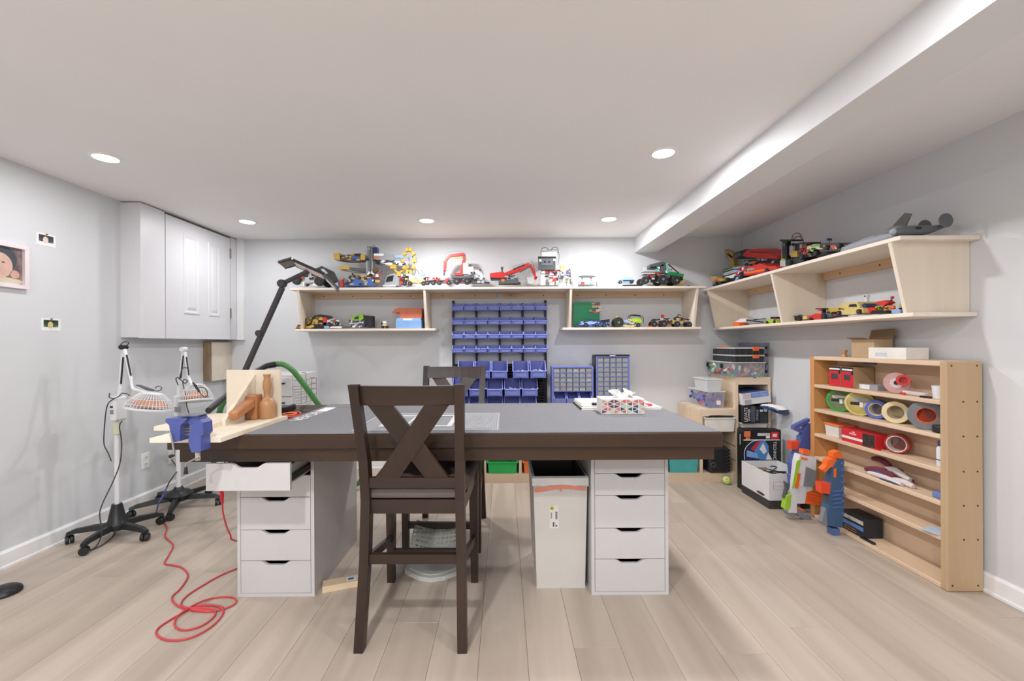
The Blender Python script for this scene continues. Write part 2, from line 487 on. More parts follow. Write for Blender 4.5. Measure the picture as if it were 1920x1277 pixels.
def ell(cy, cz, ry, rz, x, mat, nm, n=24):
    t.part(nm, MB().prism([(XL+x, cy+ry*math.cos(2*math.pi*k/n), cz+rz*math.sin(2*math.pi*k/n)) for k in range(n)], (0.0004, 0, 0)), mat, pr)
ell(yc+.012, zc+.03, .075, .075, .0061, plain('print hair', '#454a50', 0.4, var=.2), 'printed_hair')
ell(yc+.004, zc-.005, .062, .068, .0066, plain('print skin', '#d9b3a4', 0.4, var=.12, scale=18), 'printed_face')
ell(yc+.022, zc+.012, .008, .0045, .0071, plain('print eye', '#4d4f5c', 0.4), 'printed_eye')
ell(yc-.022, zc+.012, .008, .0045, .0071, plain('print eye', '#4d4f5c', 0.4), 'printed_eye')
ell(yc+.0, zc-.033, .010, .004, .0071, plain('print mouth', '#b4605c', 0.4), 'printed_mouth')
ell(yc+.076, zc-.045, .022, .022, .0066, plain('print hand', '#cfa596', 0.4), 'printed_hand')
ell(yc+.02, zc-.083, .10, .018, .0062, plain('print blanket', '#cdc1a8', 0.5, var=.12), 'printed_blanket')
def snapshot(pa, pb, label, cols, fig):
    y0, y1, zt, zb = wallquad(*pa, *pb)
    t = Thing('photo_print', label, 'photo', (XL, (y0+y1)/2, zb), group='small instant photos on the wall')
    p = t.part('white_border', MB().box((XL, y0, zb), (XL+.0012, y1, zt)), plain('photo paper', '#f3f3f5', 0.35))
    b = 0.012
    q = t.part('printed_image', MB().box((XL+.0012, y0+b, zb+.022), (XL+.0016, y1-b, zt-.010)), skinprint(label, cols), p)
    mb = MB()
    cy, cz = (y0+y1)/2 - .004, (zb+zt)/2 + .006
    mb.prism([(XL+.0016, cy+.015*math.cos(2*math.pi*k/14), cz-.008+.020*math.sin(2*math.pi*k/14)) for k in range(14)], (.0002, 0, 0))
    t.part('printed_figure', mb, plain('print figure ' + fig, fig, 0.4), p)
    t.part('push_pin', MB().lathe([(0.0045, 0), (0.0045, 0.006), (0.003, 0.009), (0, 0.009)], (XL+.0012, (y0+y1)/2, zt-.004), 10, 'x'), plain('brass pin', '#9a7d45', 0.3, 0.8), p)
snapshot((68, 434), (104, 465), 'small pinned instant photo above, a pale figure on dark ground', ['#26262c', '#3a3b44', '#8a8080'], '#e6d5cb')
snapshot((77, 596), (113, 621), 'small pinned instant photo below, with green and dark print', ['#23211f', '#3d5a36', '#8dbb78'], '#d8c98c')

# ================================================================== TABLE GROUP
M_WALNUT = wood('dark walnut', '#22140a', '#432c1a', 0, 0.42, 2.2, 14.0, tint=0.05)
M_ESP_Z = wood('espresso wood z', '#221611', '#37251d', 2, 0.38, 2.5, 12.0, tint=0.05)
M_ESP_X = wood('espresso wood x', '#231712', '#3a271f', 0, 0.38, 2.5, 12.0, tint=0.05)
M_WHITE = plain('white lacquer', '#cccbcb', 0.38, var=0.01)
M_FELT = plain('grey felt', '#7c7c80', 0.95, var=0.05, scale=60, bump=0.3)
TX0, TX1, TY0, TY1, TZ = -1.402, 0.907, 1.78, 2.67, 0.803
t = Thing('work_table', 'long dark-stained wooden work table resting on two white drawer units', 'table', (-0.25, 2.22, 0.685))
t.part('table_top', MB().bbox((TX0, TY0, 0.742), (TX1, TY1, TZ), 0.004), M_WALNUT)
t.part('apron', MB().box((TX0+.036, TY0+.026, 0.685), (TX1-.026, TY0+.05, 0.742)), M_WALNUT)
t.part('apron', MB().box((TX0+.036, TY1-.05, 0.685), (TX1-.026, TY1-.026, 0.742)), M_WALNUT)
for x in (TX0+.036, TX1-.05):
    t.part('apron', MB().box((x, TY0+.05, 0.685), (x+.024, TY1-.05, 0.742)), M_WALNUT)
for x in (-1.18, -0.95, 0.47, 0.70):
    t.part('bearer', MB().box((x-.02, 2.02, 0.7005), (x+.02, 2.57, 0.742)), M_WALNUT)
t.part('corner_block', MB().box((-0.30, TY0+.05, 0.69), (-0.24, TY0+.12, 0.742)), M_WALNUT)
# felt mat
t = Thing('felt_mat', 'grey felt mat with white lettering covering the dark table', 'mat', (-0.08, 2.22, TZ))
MZ = TZ + 0.0045
p = t.part('mat_sheet', MB().bbox((-1.075, TY0+.006, TZ), (0.892, TY1-.006, MZ), 0.0015), M_FELT)
M_PRINT = plain('white print', '#ececec', 0.7, var=0.01)
t.text('mat_lettering', 'VEVOR', 0.085, frame((-1.015, 2.22, MZ), (0, 1, 0), (-1, 0, 0)), M_PRINT, p, 0.0004)
t.part('mat_logo', MB().box((-1.045, 2.37, MZ), (-0.985, 2.52, MZ+.0005)), M_PRINT, p)
t.part('mat_line', MB().box((-1.05, 2.53, MZ), (-0.86, 2.533, MZ+.0005)), plain('grey print', '#4a4b50', 0.8), p)
# clear cutting template
RZ = MZ + 0.004
t = Thing('cutting_template', 'clear acrylic cutting template with white grid lines on the felt mat', 'template', (-0.34, 2.04, MZ))
p = t.part('clear_plate', MB().box((-0.65, 1.815, MZ+.0008), (-0.02, 2.265, RZ)), plain('clear acrylic', '#dfe3e6', 0.15, alpha=0.26))
mb = MB()
for x0_, y0_, x1_, y1_ in ((-.64, 1.822, -.03, 1.828), (-.64, 2.252, -.03, 2.258), (-.645, 1.822, -.639, 2.258), (-.033, 1.822, -.027, 2.258)):
    mb.box((x0_, y0_, RZ), (x1_, y1_, RZ+.0006))
for k in range(26): mb.box((-.215+k*.007, 1.835, RZ), (-.2135+k*.007, 2.245, RZ+.0005))
for k in range(22): mb.box((-.215, 1.84+k*.0185, RZ), (-.035, 1.8415+k*.0185, RZ+.0005))
t.part('grid_lines', mb, plain('faint print', '#dcdcde', 0.7, alpha=.5), p, kind='stuff')
mb = MB()
def ring(x0_, y0_, x1_, y1_, w_):
    mb.box((x0_, y0_, RZ), (x1_, y0_+w_, RZ+.0008)); mb.box((x0_, y1_-w_, RZ), (x1_, y1_, RZ+.0008))
    mb.box((x0_, y0_+w_, RZ), (x0_+w_, y1_-w_, RZ+.0008)); mb.box((x1_-w_, y0_+w_, RZ), (x1_, y1_-w_, RZ+.0008))
ring(-.56, 1.90, -.40, 2.20, .022); ring(-.37, 1.90, -.235, 2.20, .022); ring(-.525, 1.945, -.435, 2.155, .012)
t.part('template_windows', mb, plain('window print', '#e4e4e6', 0.7, alpha=.75), p)

# dining chairs ------------------------------------------------------------
def loft(mb, secs):
    """secs: [(cx, cy, z, sx, sy)] rectangles stacked in z"""
    vs_ = []
    for cx, cy, z, sx, sy in secs:
        vs_ += [(cx-sx/2, cy-sy/2, z), (cx+sx/2, cy-sy/2, z), (cx+sx/2, cy+sy/2, z), (cx-sx/2, cy+sy/2, z)]
    n = len(secs); fs = [(3, 2, 1, 0), tuple(range(4*n-4, 4*n))]
    for i in range(n-1):
        for k in range(4):
            j = (k+1) % 4; fs.append((4*i+k, 4*i+j, 4*i+4+j, 4*i+4+k))
    return mb.add(vs_, fs)
def make_chair(label):
    t = Thing('dining_chair', label, 'chair', group='counter chairs at the work table')
    for s in (-1, 1):
        t.part('back_leg', loft(MB(), [(s*.198, -.005, 0, .036, .040), (s*.190, .045, .33, .036, .050), (s*.186, .055, .56, .036, .052), (s*.188, .035, .72, .036, .046), (s*.197, -.055, 1.026, .036, .034)]), M_ESP_Z)
        t.part('front_leg', loft(MB(), [(s*.207, .475, 0, .034, .034), (s*.205, .470, .40, .042, .042), (s*.205, .470, .556, .044, .044)]), M_ESP_Z)
        t.part('side_rail', MB().prism([(s*.19-.011, .075, .505), (s*.19+.011, .075, .505), (s*.205+.011, .455, .505), (s*.205-.011, .455, .505)], (0, 0, .056)), M_ESP_X)
        t.part('side_stretcher', MB().prism([(s*.19-.009, .05, .30), (s*.19-.009, .05, .335), (s*.205-.009, .455, .235), (s*.205-.009, .455, .20)], (.018, 0, 0)), M_ESP_X)
    t.part('rear_rail', MB().box((-.170, .045, .505), (.170, .068, .560)), M_ESP_X)
    t.part('front_rail', MB().box((-.184, .460, .500), (.184, .482, .556)), M_ESP_X)
    t.part('rear_stretcher', MB().box((-.172, .030, .312), (.172, .050, .350)), M_ESP_X)
    t.part('front_stretcher', MB().box((-.187, .462, .128), (.187, .482, .163)), M_ESP_X)
    # curved top rail
    n = 8; mb = MB(); vs_ = []
    for i in range(n+1):
        x = -.182 + .364*i/n; c = -.014*math.sin(math.pi*i/n)
        for z, y in ((.945, -.018), (1.020, -.040)):
            vs_ += [(x, y-.012+c, z), (x, y+.012+c, z)]
    fs = []
    for i in range(n):
        a = 4*i; b = a+4
        fs += [(a, b, b+2, a+2), (b+1, a+1, a+3, b+3), (a+2, b+2, b+3, a+3), (b, a, a+1, b+1)]
    fs += [(0, 2, 3, 1), (4*n, 4*n+1, 4*n+3, 4*n+2)]
    t.part('top_rail', mb.add(vs_, fs), M_ESP_X)
    t.part('lower_back_rail', MB().box((-.172, .027, .613), (.172, .050, .652)), M_ESP_X)
    for s, dy in ((1, 0.0), (-1, -.010)):
        def sec(x, z, y): return [(x-.046, y, z), (x+.046, y, z)]
        mb = MB(); xt, xb = -s*.108, s*.100
        pts = [(xt-.047, -.016+dy, .948), (xt+.047, -.016+dy, .948), (xb+.047, .044+dy*.3, .650), (xb-.047, .044+dy*.3, .650)]
        t.part('cross_slat', mb.prism(pts, (0, -.014, -.003)), M_ESP_Z)
    cu = MB()
    def cring(z, i): return [(-.176+i, .052+i, z), (.176-i, .052+i, z), (.205-i, .16, z), (.228-i, .48-i, z), (.205-i, .498-i, z), (-.205+i, .498-i, z), (-.228+i, .48-i, z), (-.205+i, .16, z)]
    rs = [cring(.5585, .010), cring(.566, 0), cring(.592, 0), cring(.606, .012), cring(.611, .035)]
    fs = [tuple(reversed(range(8))), tuple(range(32, 40))]
    for r in range(4):
        for k in range(8): fs.append((8*r+k, 8*r+(k+1) % 8, 8*r+8+(k+1) % 8, 8*r+8+k))
    t.part('seat_cushion', cu.add([p for r in rs for p in r], fs), plain('charcoal seat', '#5d544c', 0.6, var=.08, bump=.2), sm=True, angle=50)
    return t.o
ch = make_chair('dark brown cross-back chair in front of the table, seen from behind')
ch.location = (-.363, 1.655, 0); ch.rotation_euler = (0, 0, R_(-0.6))
dup(ch, (-.343, 2.915, 0), R_(180.0 - 2.0), 'dark brown cross-back chair pushed in at the far side of the table')

# drawer units -------------------------------------------------------------
def drawer_front(mb, x0, x1, y0, y1, z0, z1, notch=True):
    xc = (x0+x1)/2
    if notch:
        pts = [(x0, z0), (x1, z0), (x1, z1), (xc+.072, z1), (xc+.060, z1-.004), (xc+.044, z1-.015), (xc+.034, z1-.0185), (xc-.034, z1-.0185), (xc-.044, z1-.015), (xc-.060, z1-.004), (xc-.072, z1), (x0, z1)]
    else: pts = [(x0, z0), (x1, z0), (x1, z1), (x0, z1)]
    return mb.prism([(x, y0, z) for x, z in pts], (0, y1-y0, 0))
def drawer_unit(xa, ya, label, opened=None):
    W_, D_, H_ = 0.36, 0.58, 0.70
    xb, yb = xa + W_, ya + D_
    t = Thing('drawer_unit', label, 'drawer unit', ((xa+xb)/2, (ya+yb)/2, 0), group='white drawer units under the table')
    for x in (xa, xb-.0155): t.part('side_panel', MB().box((x, ya, 0), (x+.0155, yb, H_)), M_WHITE)
    t.part('top_panel', MB().box((xa+.0155, ya, H_-.016), (xb-.0155, yb, H_)), M_WHITE)
    t.part('bottom_panel', MB().box((xa+.0155, ya, 0), (xb-.0155, yb, .0155)), M_WHITE)
    t.part('back_panel', MB().box((xa+.0155, yb-.008, .0155), (xb-.0155, yb, H_-.016)), M_WHITE)
    zs = [(.0175, .1665), (.169, .3105), (.313, .4635), (.466, .5655), (.568, .682)]
    for k, (z0, z1) in enumerate(zs):
        o = -0.215 if opened == k else 0.0
        x0_, x1_ = xa+.0175, xb-.0175
        if opened == k: x0_, x1_ = xa+.0045, xb-.0045
        f = t.part('drawer', drawer_front(MB(), x0_, x1_, ya+o, ya+o+.014, z0, z1), M_WHITE)
        mb = MB(); y0_, y1_ = ya+o+.014, ya+o+.50
        xi0, xi1 = xa+.030, xb-.030
        mb.box((xi0, y0_, z0+.012), (xi0+.012, y1_, z1-.022)); mb.box((xi1-.012, y0_, z0+.012), (xi1, y1_, z1-.022))
        mb.box((xi0+.012, y1_-.012, z0+.012), (xi1-.012, y1_, z1-.022)); mb.box((xi0+.012, y0_, z0+.012), (xi1-.012, y1_-.012, z0+.018))
        t.part('drawer_box', mb, M_WHITE if opened == k else plain('drawer inside shade', '#4a4643', 0.8), f)  # shut drawers: shade behind the notches put into the box colour
        if opened == k:
            for x in (xa+.0155, xb-.030+.0005):
                t.part('slide_rail', MB().box((x, y0_+.01, z0+.028), (x+.0145, y1_, z0+.052)), plain('dark slide', '#2a2a2b', 0.4, 0.6), f)
    return t
drawer_unit(-1.251, 2.006, 'white five-drawer unit under the left end, top drawer pulled open', 4)
drawer_unit(0.4035, 2.006, 'white five-drawer unit under the right end, all drawers shut')

# waste bin ------------------------------------------------------------------
t = Thing('waste_bin', 'white tapered waste bin with a liner and orange drawstring beside drawer unit', 'bin', (0.266, 2.25, 0))
b = t.part('bin_body', MB().openbox((.152, 2.066), (.384, 2.42), (.136, 2.046), (.394, 2.46), 0, .528, .004), plain('bin plastic', '#cfcbc6', 0.5, var=.01))
t.part('base_rim', MB().box((.150, 2.064, 0), (.386, 2.42, .008)), plain('bin plastic', '#cfcbc6', 0.5))
lin_ = MB()
# liner turned over the rim, hem slightly uneven
n = 18; vs_ = []
for i in range(n+1):
    x = .131 + .268*i/n; h = .499 + .004*math.sin(i*1.3)
    vs_ += [(x, 2.040, h), (x, 2.0395, .536), (x, 2.052, .542)]
fs = []
for i in range(n):
    for k in range(2): fs.append((3*i+k, 3*i+3+k, 3*i+4+k, 3*i+1+k))
lin_.add(vs_, fs)
for x in (.131, .399):
    lin_.add([(x, 2.040, .50), (x, 2.46, .50), (x, 2.46, .537), (x, 2.040, .537), (x+(.012 if x < .2 else -.012), 2.46, .542), (x+(.012 if x < .2 else -.012), 2.052, .542)], [(0, 1, 2, 3), (3, 2, 4, 5)])
l = t.part('bag_liner', lin_, plain('bag film', '#d6d4d2', 0.35), sm=True)
t.part('bag_inside', MB().openbox((.160, 2.074), (.376, 2.41), (.1405, 2.051), (.3895, 2.455), .02, .538, .002), plain('bag inside shade', '#4d4946', 0.5), l)  # pale bag's inner face coloured dark, the shade under the table put into it
mb = MB(); vs_ = []; n = 20
for i in range(n+1):
    x = .142 + .245*i/n; z = .494 - .006*math.cos(i*.3) ; hgt = .010 + .008*(1-i/n)
    vs_ += [(x, 2.0385, z-hgt), (x, 2.0385, z+.004)]
mb.add(vs_, [(2*i, 2*i+2, 2*i+3, 2*i+1) for i in range(n)])
mb.prism([(.258, 2.038, .49), (.266, 2.038, .472), (.272, 2.038, .474), (.268, 2.038, .49)], (0, -.001, 0))
t.part('drawstring', mb, plain('orange drawstring', '#e08a72', 0.5), l)
def yb_(z, o=0.0): return 2.066 - .03788*z - .0004 - o
def onbin(mb, x0_, z0_, x1_, z1_, o):
    return mb.prism([(x0_, yb_(z0_, o), z0_), (x1_, yb_(z0_, o), z0_), (x1_, yb_(z1_, o), z1_), (x0_, yb_(z1_, o), z1_)], (0, -.0005, 0))
s = t.part('sticker', onbin(MB(), .213, .292, .258, .402, 0), plain('sticker', '#dedbd8', 0.4), b)
t.part('sticker_mark', MB().prism([(.2245+.010*math.cos(k*.3927), yb_(.390+.010*math.sin(k*.3927), .0006), .390+.010*math.sin(k*.3927)) for k in range(16)], (0, -.0004, 0)), plain('yellow mark', '#c9c04a', 0.5), s)
mb = MB()
for k in range(9): onbin(mb, .241, .336+k*.0042, .251, .3385+k*.0042, .0006)
for k in range(6): onbin(mb, .219, .340+k*.005, .226, .3425+k*.005, .0006)
onbin(mb, .221, .386, .228, .391, .0011); onbin(mb, .229, .300, .234, .322, .0006); onbin(mb, .239, .300, .241, .320, .0006); onbin(mb, .243, .300, .250, .307, .0006)
t.part('barcode', mb, plain('black ink', '#2a2627', 0.6), s, kind='stuff')

# plastic footrest under the chairs -----------------------------------------
M_GW = plain('grey white plastic', '#d3d4d2', 0.45, var=.01)
t = Thing('foot_rest', 'pale plastic footrest with a perforated tread under the chairs', 'footrest', (-.37, 2.26, 0))
t.part('base', MB().prism([(-.515, 2.20, 0), (-.43, 2.135, 0), (-.37, 2.12, 0), (-.30, 2.135, 0), (-.225, 2.20, 0), (-.225, 2.50, 0), (-.515, 2.50, 0)], (0, 0, .022)), M_GW)
t.part('base_lip', MB().prism([(-.49, 2.205, .022), (-.42, 2.155, .022), (-.37, 2.142, .022), (-.32, 2.155, .022), (-.25, 2.205, .022), (-.25, 2.28, .022), (-.49, 2.28, .022)], (0, 0, .006)), M_GW)
# tread: lattice of cross bars (real holes)
mb = MB()
def tp(u, v, dz=0.0):   # u 0..1 across, v 0..1 front to back, dished
    x = -.51 + .29*u; y = 2.285 + .20*v
    z = .075 + .085*v - .028*math.sin(math.pi*u) + .02*math.sin(math.pi*v) + dz
    return (x, y, z)
def strip(u0, u1, v0, v1, n=6):
    for k in range(n):
        if abs(u1-u0) > abs(v1-v0): a0, a1, b0, b1 = u0+(u1-u0)*k/n, u0+(u1-u0)*(k+1)/n, v0, v1
        else: a0, a1, b0, b1 = u0, u1, v0+(v1-v0)*k/n, v0+(v1-v0)*(k+1)/n
        q = [tp(a0, b0), tp(a1, b0), tp(a1, b1), tp(a0, b1)]
        mb.add(q + [(x, y, z-.008) for x, y, z in q], [(0, 1, 2, 3), (7, 6, 5, 4), (0, 4, 5, 1), (1, 5, 6, 2), (2, 6, 7, 3), (3, 7, 4, 0)])
for k in range(14): strip(k/13-.014 if k else 0, min(1, k/13+.014), 0, 1)
for k in range(9): strip(0, 1, max(0, k/8-.028), min(1, k/8+.028), 10)
t.part('perforated_tread', mb, plain('grey green plastic', '#b9bcb2', 0.5))
for x in (-.50, -.235):
    t.part('bracket', MB().prism([(x, 2.30, .022), (x, 2.49, .022), (x, 2.482, .150), (x, 2.30, .066)], (.012, 0, 0)), M_GW)

# pine offcut on the floor ----------------------------------------------------
M_PINE = wood('pale pine x', '#d3b893', '#e9d6b8', 0, 0.6, 3.0, 12.0, tint=0.05)
M_PINE_Y = wood('pale pine y', '#d3b893', '#e9d6b8', 1, 0.6, 3.0, 12.0, tint=0.05)
M_PINE_Z = wood('pale pine z', '#d3b893', '#e9d6b8', 2, 0.6, 3.0, 12.0, tint=0.05)
t = Thing('wood_offcut', 'small pine offcut with a blue stamped label lying beside the left drawer unit', 'wood block', (-.795, 2.085, 0), R_(20))
Mo = Matrix.Translation((-.795, 2.085, 0)) @ Matrix.Rotation(R_(20), 4, 'Z')
p = t.part('block', MB().bbox((-.085, -.032, 0), (.085, .032, .030), .002, Mo), M_PINE)
q = t.part('paper_label', MB().box((.022, -.018, .0301), (.068, .020, .0306), Mo), plain('label paper', '#d9d8d6', 0.6), p)
t.part('label_print', MB().box((.030, -.008, .0306), (.056, .010, .0610*.0+.0310), Mo), plain('blue print', '#4a5a96', 0.6), q)

# ================================================================== ON AND AROUND THE TABLE
M_PLY = wood('pale plywood', '#dccbb3', '#eee4d2', 0, 0.6, 2.0, 10.0, tint=0.03)
M_PLYZ = wood('pale plywood z', '#d8c7ae', '#ebe0ce', 2, 0.6, 2.0, 10.0, tint=0.03)
BZ = TZ + 0.018
t = Thing('bench_jig', 'pale plywood bench jig with an upright board and triangular brace on the table', 'jig', (-1.24, 1.9, TZ))
t.part('base_board', MB().box((-1.360, 1.645, TZ+.0002), (-1.088, 2.155, BZ)), M_PLY)
t.part('upper_board', MB().box((-1.462, 1.79, BZ), (-1.250, 2.125, BZ+.018)), M_PLY)
t.part('upright_board', MB().box((-1.378, 2.130, BZ), (-1.115, 2.149, 1.052)), M_PLYZ)
t.part('triangle_brace', MB().prism([(-1.249, 1.895, BZ), (-1.249, 2.130, BZ), (-1.249, 2.130, 1.030), (-1.249, 2.122, 1.030), (-1.249, 1.895, BZ+.024)], (.018, 0, 0)), M_PLYZ)
M_BEECH = wood('beech mallet', '#a5744a', '#c4946a', 2, 0.4, 4, 8)
t = Thing('square_mallet', 'brown wooden square mallet leaning handle-forward on the plywood jig', 'mallet', (-1.20, 2.0, BZ))
t.part('mallet_head', MB().bbox((-1.226, 2.035, BZ+.0005), (-1.176, 2.090, .938), .004), wood('oiled hardwood', '#8a5232', '#b17850', 2, 0.35, 4, 8))
Mh = frame((-1.204, 1.905, .862), (0.005, 0.135, 0.042), (-1, 0, 0))
t.part('mallet_handle', MB().bbox((-.005, -.020, -.020), (.135, .020, .020), .006, Mh), wood('oiled hardwood x', '#98603a', '#bd8458', 0, 0.35, 4, 8))
t = Thing('carving_mallet', 'turned wooden carving mallet standing on its round head on the jig', 'mallet', (-1.150, 2.082, BZ))
t.part('mallet_head', MB().lathe([(0, .0005), (.034, .0005), (.037, .006), (.037, .062), (.035, .078), (.026, .092), (.018, .098)], (-1.150, 2.082, BZ), 28), M_BEECH, sm=True)
t.part('handle', MB().lathe([(.018, .097), (.0135, .108), (.0145, .125), (.019, .150), (.0195, .170), (.0145, .192), (.0155, .204), (.0185, .211), (.017, .2135), (0, .2135)], (-1.150, 2.082, BZ), 24), M_BEECH, sm=True)
# blue clamp-on vise
M_VISE = plain('vise blue', '#4a5597', 0.45, var=.06)
M_STEEL = plain('steel', '#a9a9a6', 0.3, 0.85)
VD = 1.625
def vp(cx, cy, d=VD): return atd(290 + cx/7.98, 760 + cy/7.98, d)
t = Thing('bench_vise', 'blue clamp-on bench vise gripping the front edge of the plywood jig', 'vise', tuple(vp(450, 700)))
def vprism(pts, d0, d1, nm, mat=M_VISE, parent=None):
    return t.part(nm, MB().prism([vp(x, y, d0) for x, y in pts], (0, d1-d0, 0)), mat, parent)
vprism([(165, 200), (480, 190), (478, 215), (385, 300), (372, 540), (292, 556), (262, 470), (232, 400), (216, 300), (158, 242)], 1.585, 1.635, 'front_jaw')
vprism([(480, 175), (655, 160), (682, 205), (640, 228), (590, 245), (545, 325), (480, 240)], 1.600, 1.643, 'jaw_bridge')
vprism([(590, 245), (672, 215), (718, 262), (728, 430), (688, 470), (690, 690), (550, 712), (502, 560), (520, 430), (540, 330)], 1.590, 1.642, 'fixed_body')
vprism([(340, 162), (655, 152), (655, 164), (340, 176)], 1.588, 1.643, 'jaw_plate', plain('jaw steel', '#6b6f86', 0.35, 0.6))
for cy in (352, 395, 440):
    t.part('guide_bar', MB().cyl(vp(360, cy+12, 1.612), vp(560, cy-16, 1.612), .0045, n=10), M_STEEL, sm=True)
t.part('clamp_screw', MB().cyl(vp(645, 700, 1.615), vp(648, 822, 1.615), .0085, n=12), plain('pale screw', '#c7c3b6', 0.4, 0.3), sm=True)
r = t.part('clamp_handle', MB().tube([vp(660, 790, 1.60), vp(600, 805, 1.60), vp(480, 870, 1.60), vp(470, 925, 1.60)], .0032, 8, 4), M_STEEL, sm=True)
t.part('handle_knob', MB().cyl(vp(468, 920, 1.60), vp(466, 1025, 1.60), .004, .0075, n=12), M_BLACK, r, sm=True)
r = t.part('jaw_handle', MB().tube([vp(235, 425, 1.578), vp(255, 480, 1.578), vp(282, 640, 1.578), vp(290, 715, 1.578), vp(268, 748, 1.578)], .0036, 8, 4), M_STEEL, sm=True)
t.part('handle_knob', MB().cyl(vp(288, 745, 1.578), vp(228, 768, 1.578), .005, .0065, n=12), M_BLACK, r, sm=True)
# tissue box
tx0, ty0, tw, td, th = 0.505, 2.225, 0.222, 0.125, 0.080
t = Thing('tissue_box', 'patterned tissue box with triangles and a white tissue on the table', 'tissue box', (tx0+tw/2, ty0+td/2, MZ))
b = t.part('carton', MB().bbox((tx0, ty0, MZ+.0003), (tx0+tw, ty0+td, MZ+th), .002), plain('carton white', '#e6e2dc', 0.55))
tri_cols = ['#b8c8b4', '#b9a894', '#c36a6c', '#6f4757', '#4c4a58', '#c9b7c0', '#35506f', '#d98277']
tri = {c: MB() for c in tri_cols}
nw, nh = 7, 3
cw, chh = tw/nw, th/nh
rr = random.Random(3)
for i in range(nw):
    for j in range(nh*2+1):
        for s in (0, 1):
            x0_ = tx0 + i*cw; z0_ = MZ + (j-1)*chh/2*1.0
            g = .0022
            if (i + j) % 2 == s: continue
            if s == 0: pts = [(x0_+g, z0_+g*1.6), (x0_+g, z0_+chh-g*1.6), (x0_+cw-g*1.5, z0_+chh/2)]
            else: pts = [(x0_+cw-g, z0_+g*1.6), (x0_+cw-g, z0_+chh-g*1.6), (x0_+g*1.5, z0_+chh/2)]
            if min(z for x, z in pts) < MZ+.003 or max(z for x, z in pts) > MZ+th-.003: continue
            tri[rr.choice(tri_cols)].prism([(x, ty0-.0001, z) for x, z in pts], (0, -.0004, 0))
for c in tri_cols:
    if tri[c].v: t.part('printed_triangles', tri[c], plain('tri ' + c, c, 0.5), b, kind='stuff')
mb = MB(); n = 26; cols = 9
cxs, cys = tx0+tw*.55, ty0+td*.5
vs_ = []
for i in range(n+1):
    u = i/n
    for j in range(cols):
        v = j/(cols-1)
        x = cxs - .055 + .115*u + .012*math.sin(v*5+u*9)
        y = cys + (.010+.022*v)*math.sin(u*17+v*2)
        z = MZ + th - .004 + v*(.026 + .024*abs(math.sin(u*6.1+.6)))
        vs_.append((x, y, z))
mb.add(vs_, [(i*cols+j, (i+1)*cols+j, (i+1)*cols+j+1, i*cols+j+1) for i in range(n) for j in range(cols-1)])
t.part('tissue', mb, plain('tissue paper', '#f6f6f6', 0.8, var=.01), sm=True, angle=80)
# drawing boards / folders under and behind the tissue box
M_PAPER = plain('white paper', '#ebe9e6', 0.7, var=.02)
def folder(x0_, y0_, x1_, y1_, z0_, z1_, col, label, spine=None):
    t = Thing('folder', label, 'folder', ((x0_+x1_)/2, (y0_+y1_)/2, z0_), group='folders stacked on the table')
    th_ = (z1_-z0_)
    t.part('pages', MB().box((x0_+.004, y0_+.003, z0_+.0015), (x1_-.004, y1_-.003, z1_-.0015)), M_PAPER)
    t.part('cover', MB().bbox((x0_, y0_, z1_-.0015), (x1_, y1_, z1_), .0005), plain('cover ' + col, col, 0.5))
    t.part('cover', MB().bbox((x0_, y0_, z0_), (x1_, y1_, z0_+.0015), .0005), plain('cover ' + col, col, 0.5))
    if spine: t.part('spine', MB().box((x0_-.0015, y0_, z0_), (x0_, y1_, z1_)), plain('cover ' + spine, spine, 0.5))
folder(.425, 2.375, .875, 2.655, MZ, MZ+.012, '#efeeea', 'lowest and widest white folder in the stack beside the tissue box', '#2c2a2c')
folder(.430, 2.385, .800, 2.650, MZ+.012, MZ+.022, '#e4dfd6', 'middle cream folder in the stack behind the tissue box', '#d8c9b0')
folder(.435, 2.43, .740, 2.655, MZ+.022, MZ+.030, '#f2f2f2', 'top white folder in the stack behind the tissue box', '#efefef')
single('marker_case', MB().bbox((.492, 2.395, MZ+.0222), (.60, 2.422, MZ+.036), .003), M_BLACK, 'black pen case on the cream folder beside the tissue box', 'pen case')
single('red_sticker_pad', MB().bbox((.80, 2.42, MZ+.0122), (.835, 2.46, MZ+.024), .002), plain('signal red', '#c8383c', 0.5), 'small red pad on the white folder right of the tissue box', 'pad')
# pliers and adapter behind the jig
t = Thing('power_adapter', 'black power adapter with a thin looped cable on the table behind the jig', 'adapter', tuple(atz(536, 771, TZ)))
t.part('brick', MB().bbox(atz(526, 774, TZ)+Vector((0, 0, .0002)), atz(549, 769, TZ)+Vector((0, .04, .030)), .004), M_BLACK)
t.part('cable', MB().tube([atz(549, 770, TZ+.012), atz(556, 771, TZ+.003), atz(565, 769, TZ+.003), atz(571, 763, TZ+.003), atz(568, 762, TZ+.003), atz(562, 767, TZ+.003), atz(570, 772, TZ+.003), atz(583, 771, TZ+.003), atz(588, 769.5, TZ+.003)], .0016, 6, 5), M_BLACK, sm=True)
t = Thing('snips', 'orange-red handled snips lying open on the table behind the jig', 'snips', tuple(atz(545, 778, TZ)))
M_RED = plain('toy red', '#cf2f2c', 0.4); M_ORANGE = plain('toy orange', '#f0722a', 0.4)
t.part('handle', MB().tube([atz(520, 786, TZ+.005), atz(540, 782.5, TZ+.005), atz(556, 780, TZ+.005), atz(563, 777, TZ+.005), atz(561, 773, TZ+.005), atz(548, 773.5, TZ+.005), atz(530, 776, TZ+.005)], .005, 8, 5), M_RED, sm=True)
t.part('handle', MB().tube([atz(530, 777, TZ+.005), atz(542, 778.5, TZ+.006), atz(552, 777, TZ+.006), atz(556, 775, TZ+.006), atz(545, 774.5, TZ+.006), atz(532, 775, TZ+.005)], .004, 8, 5), M_ORANGE, sm=True)
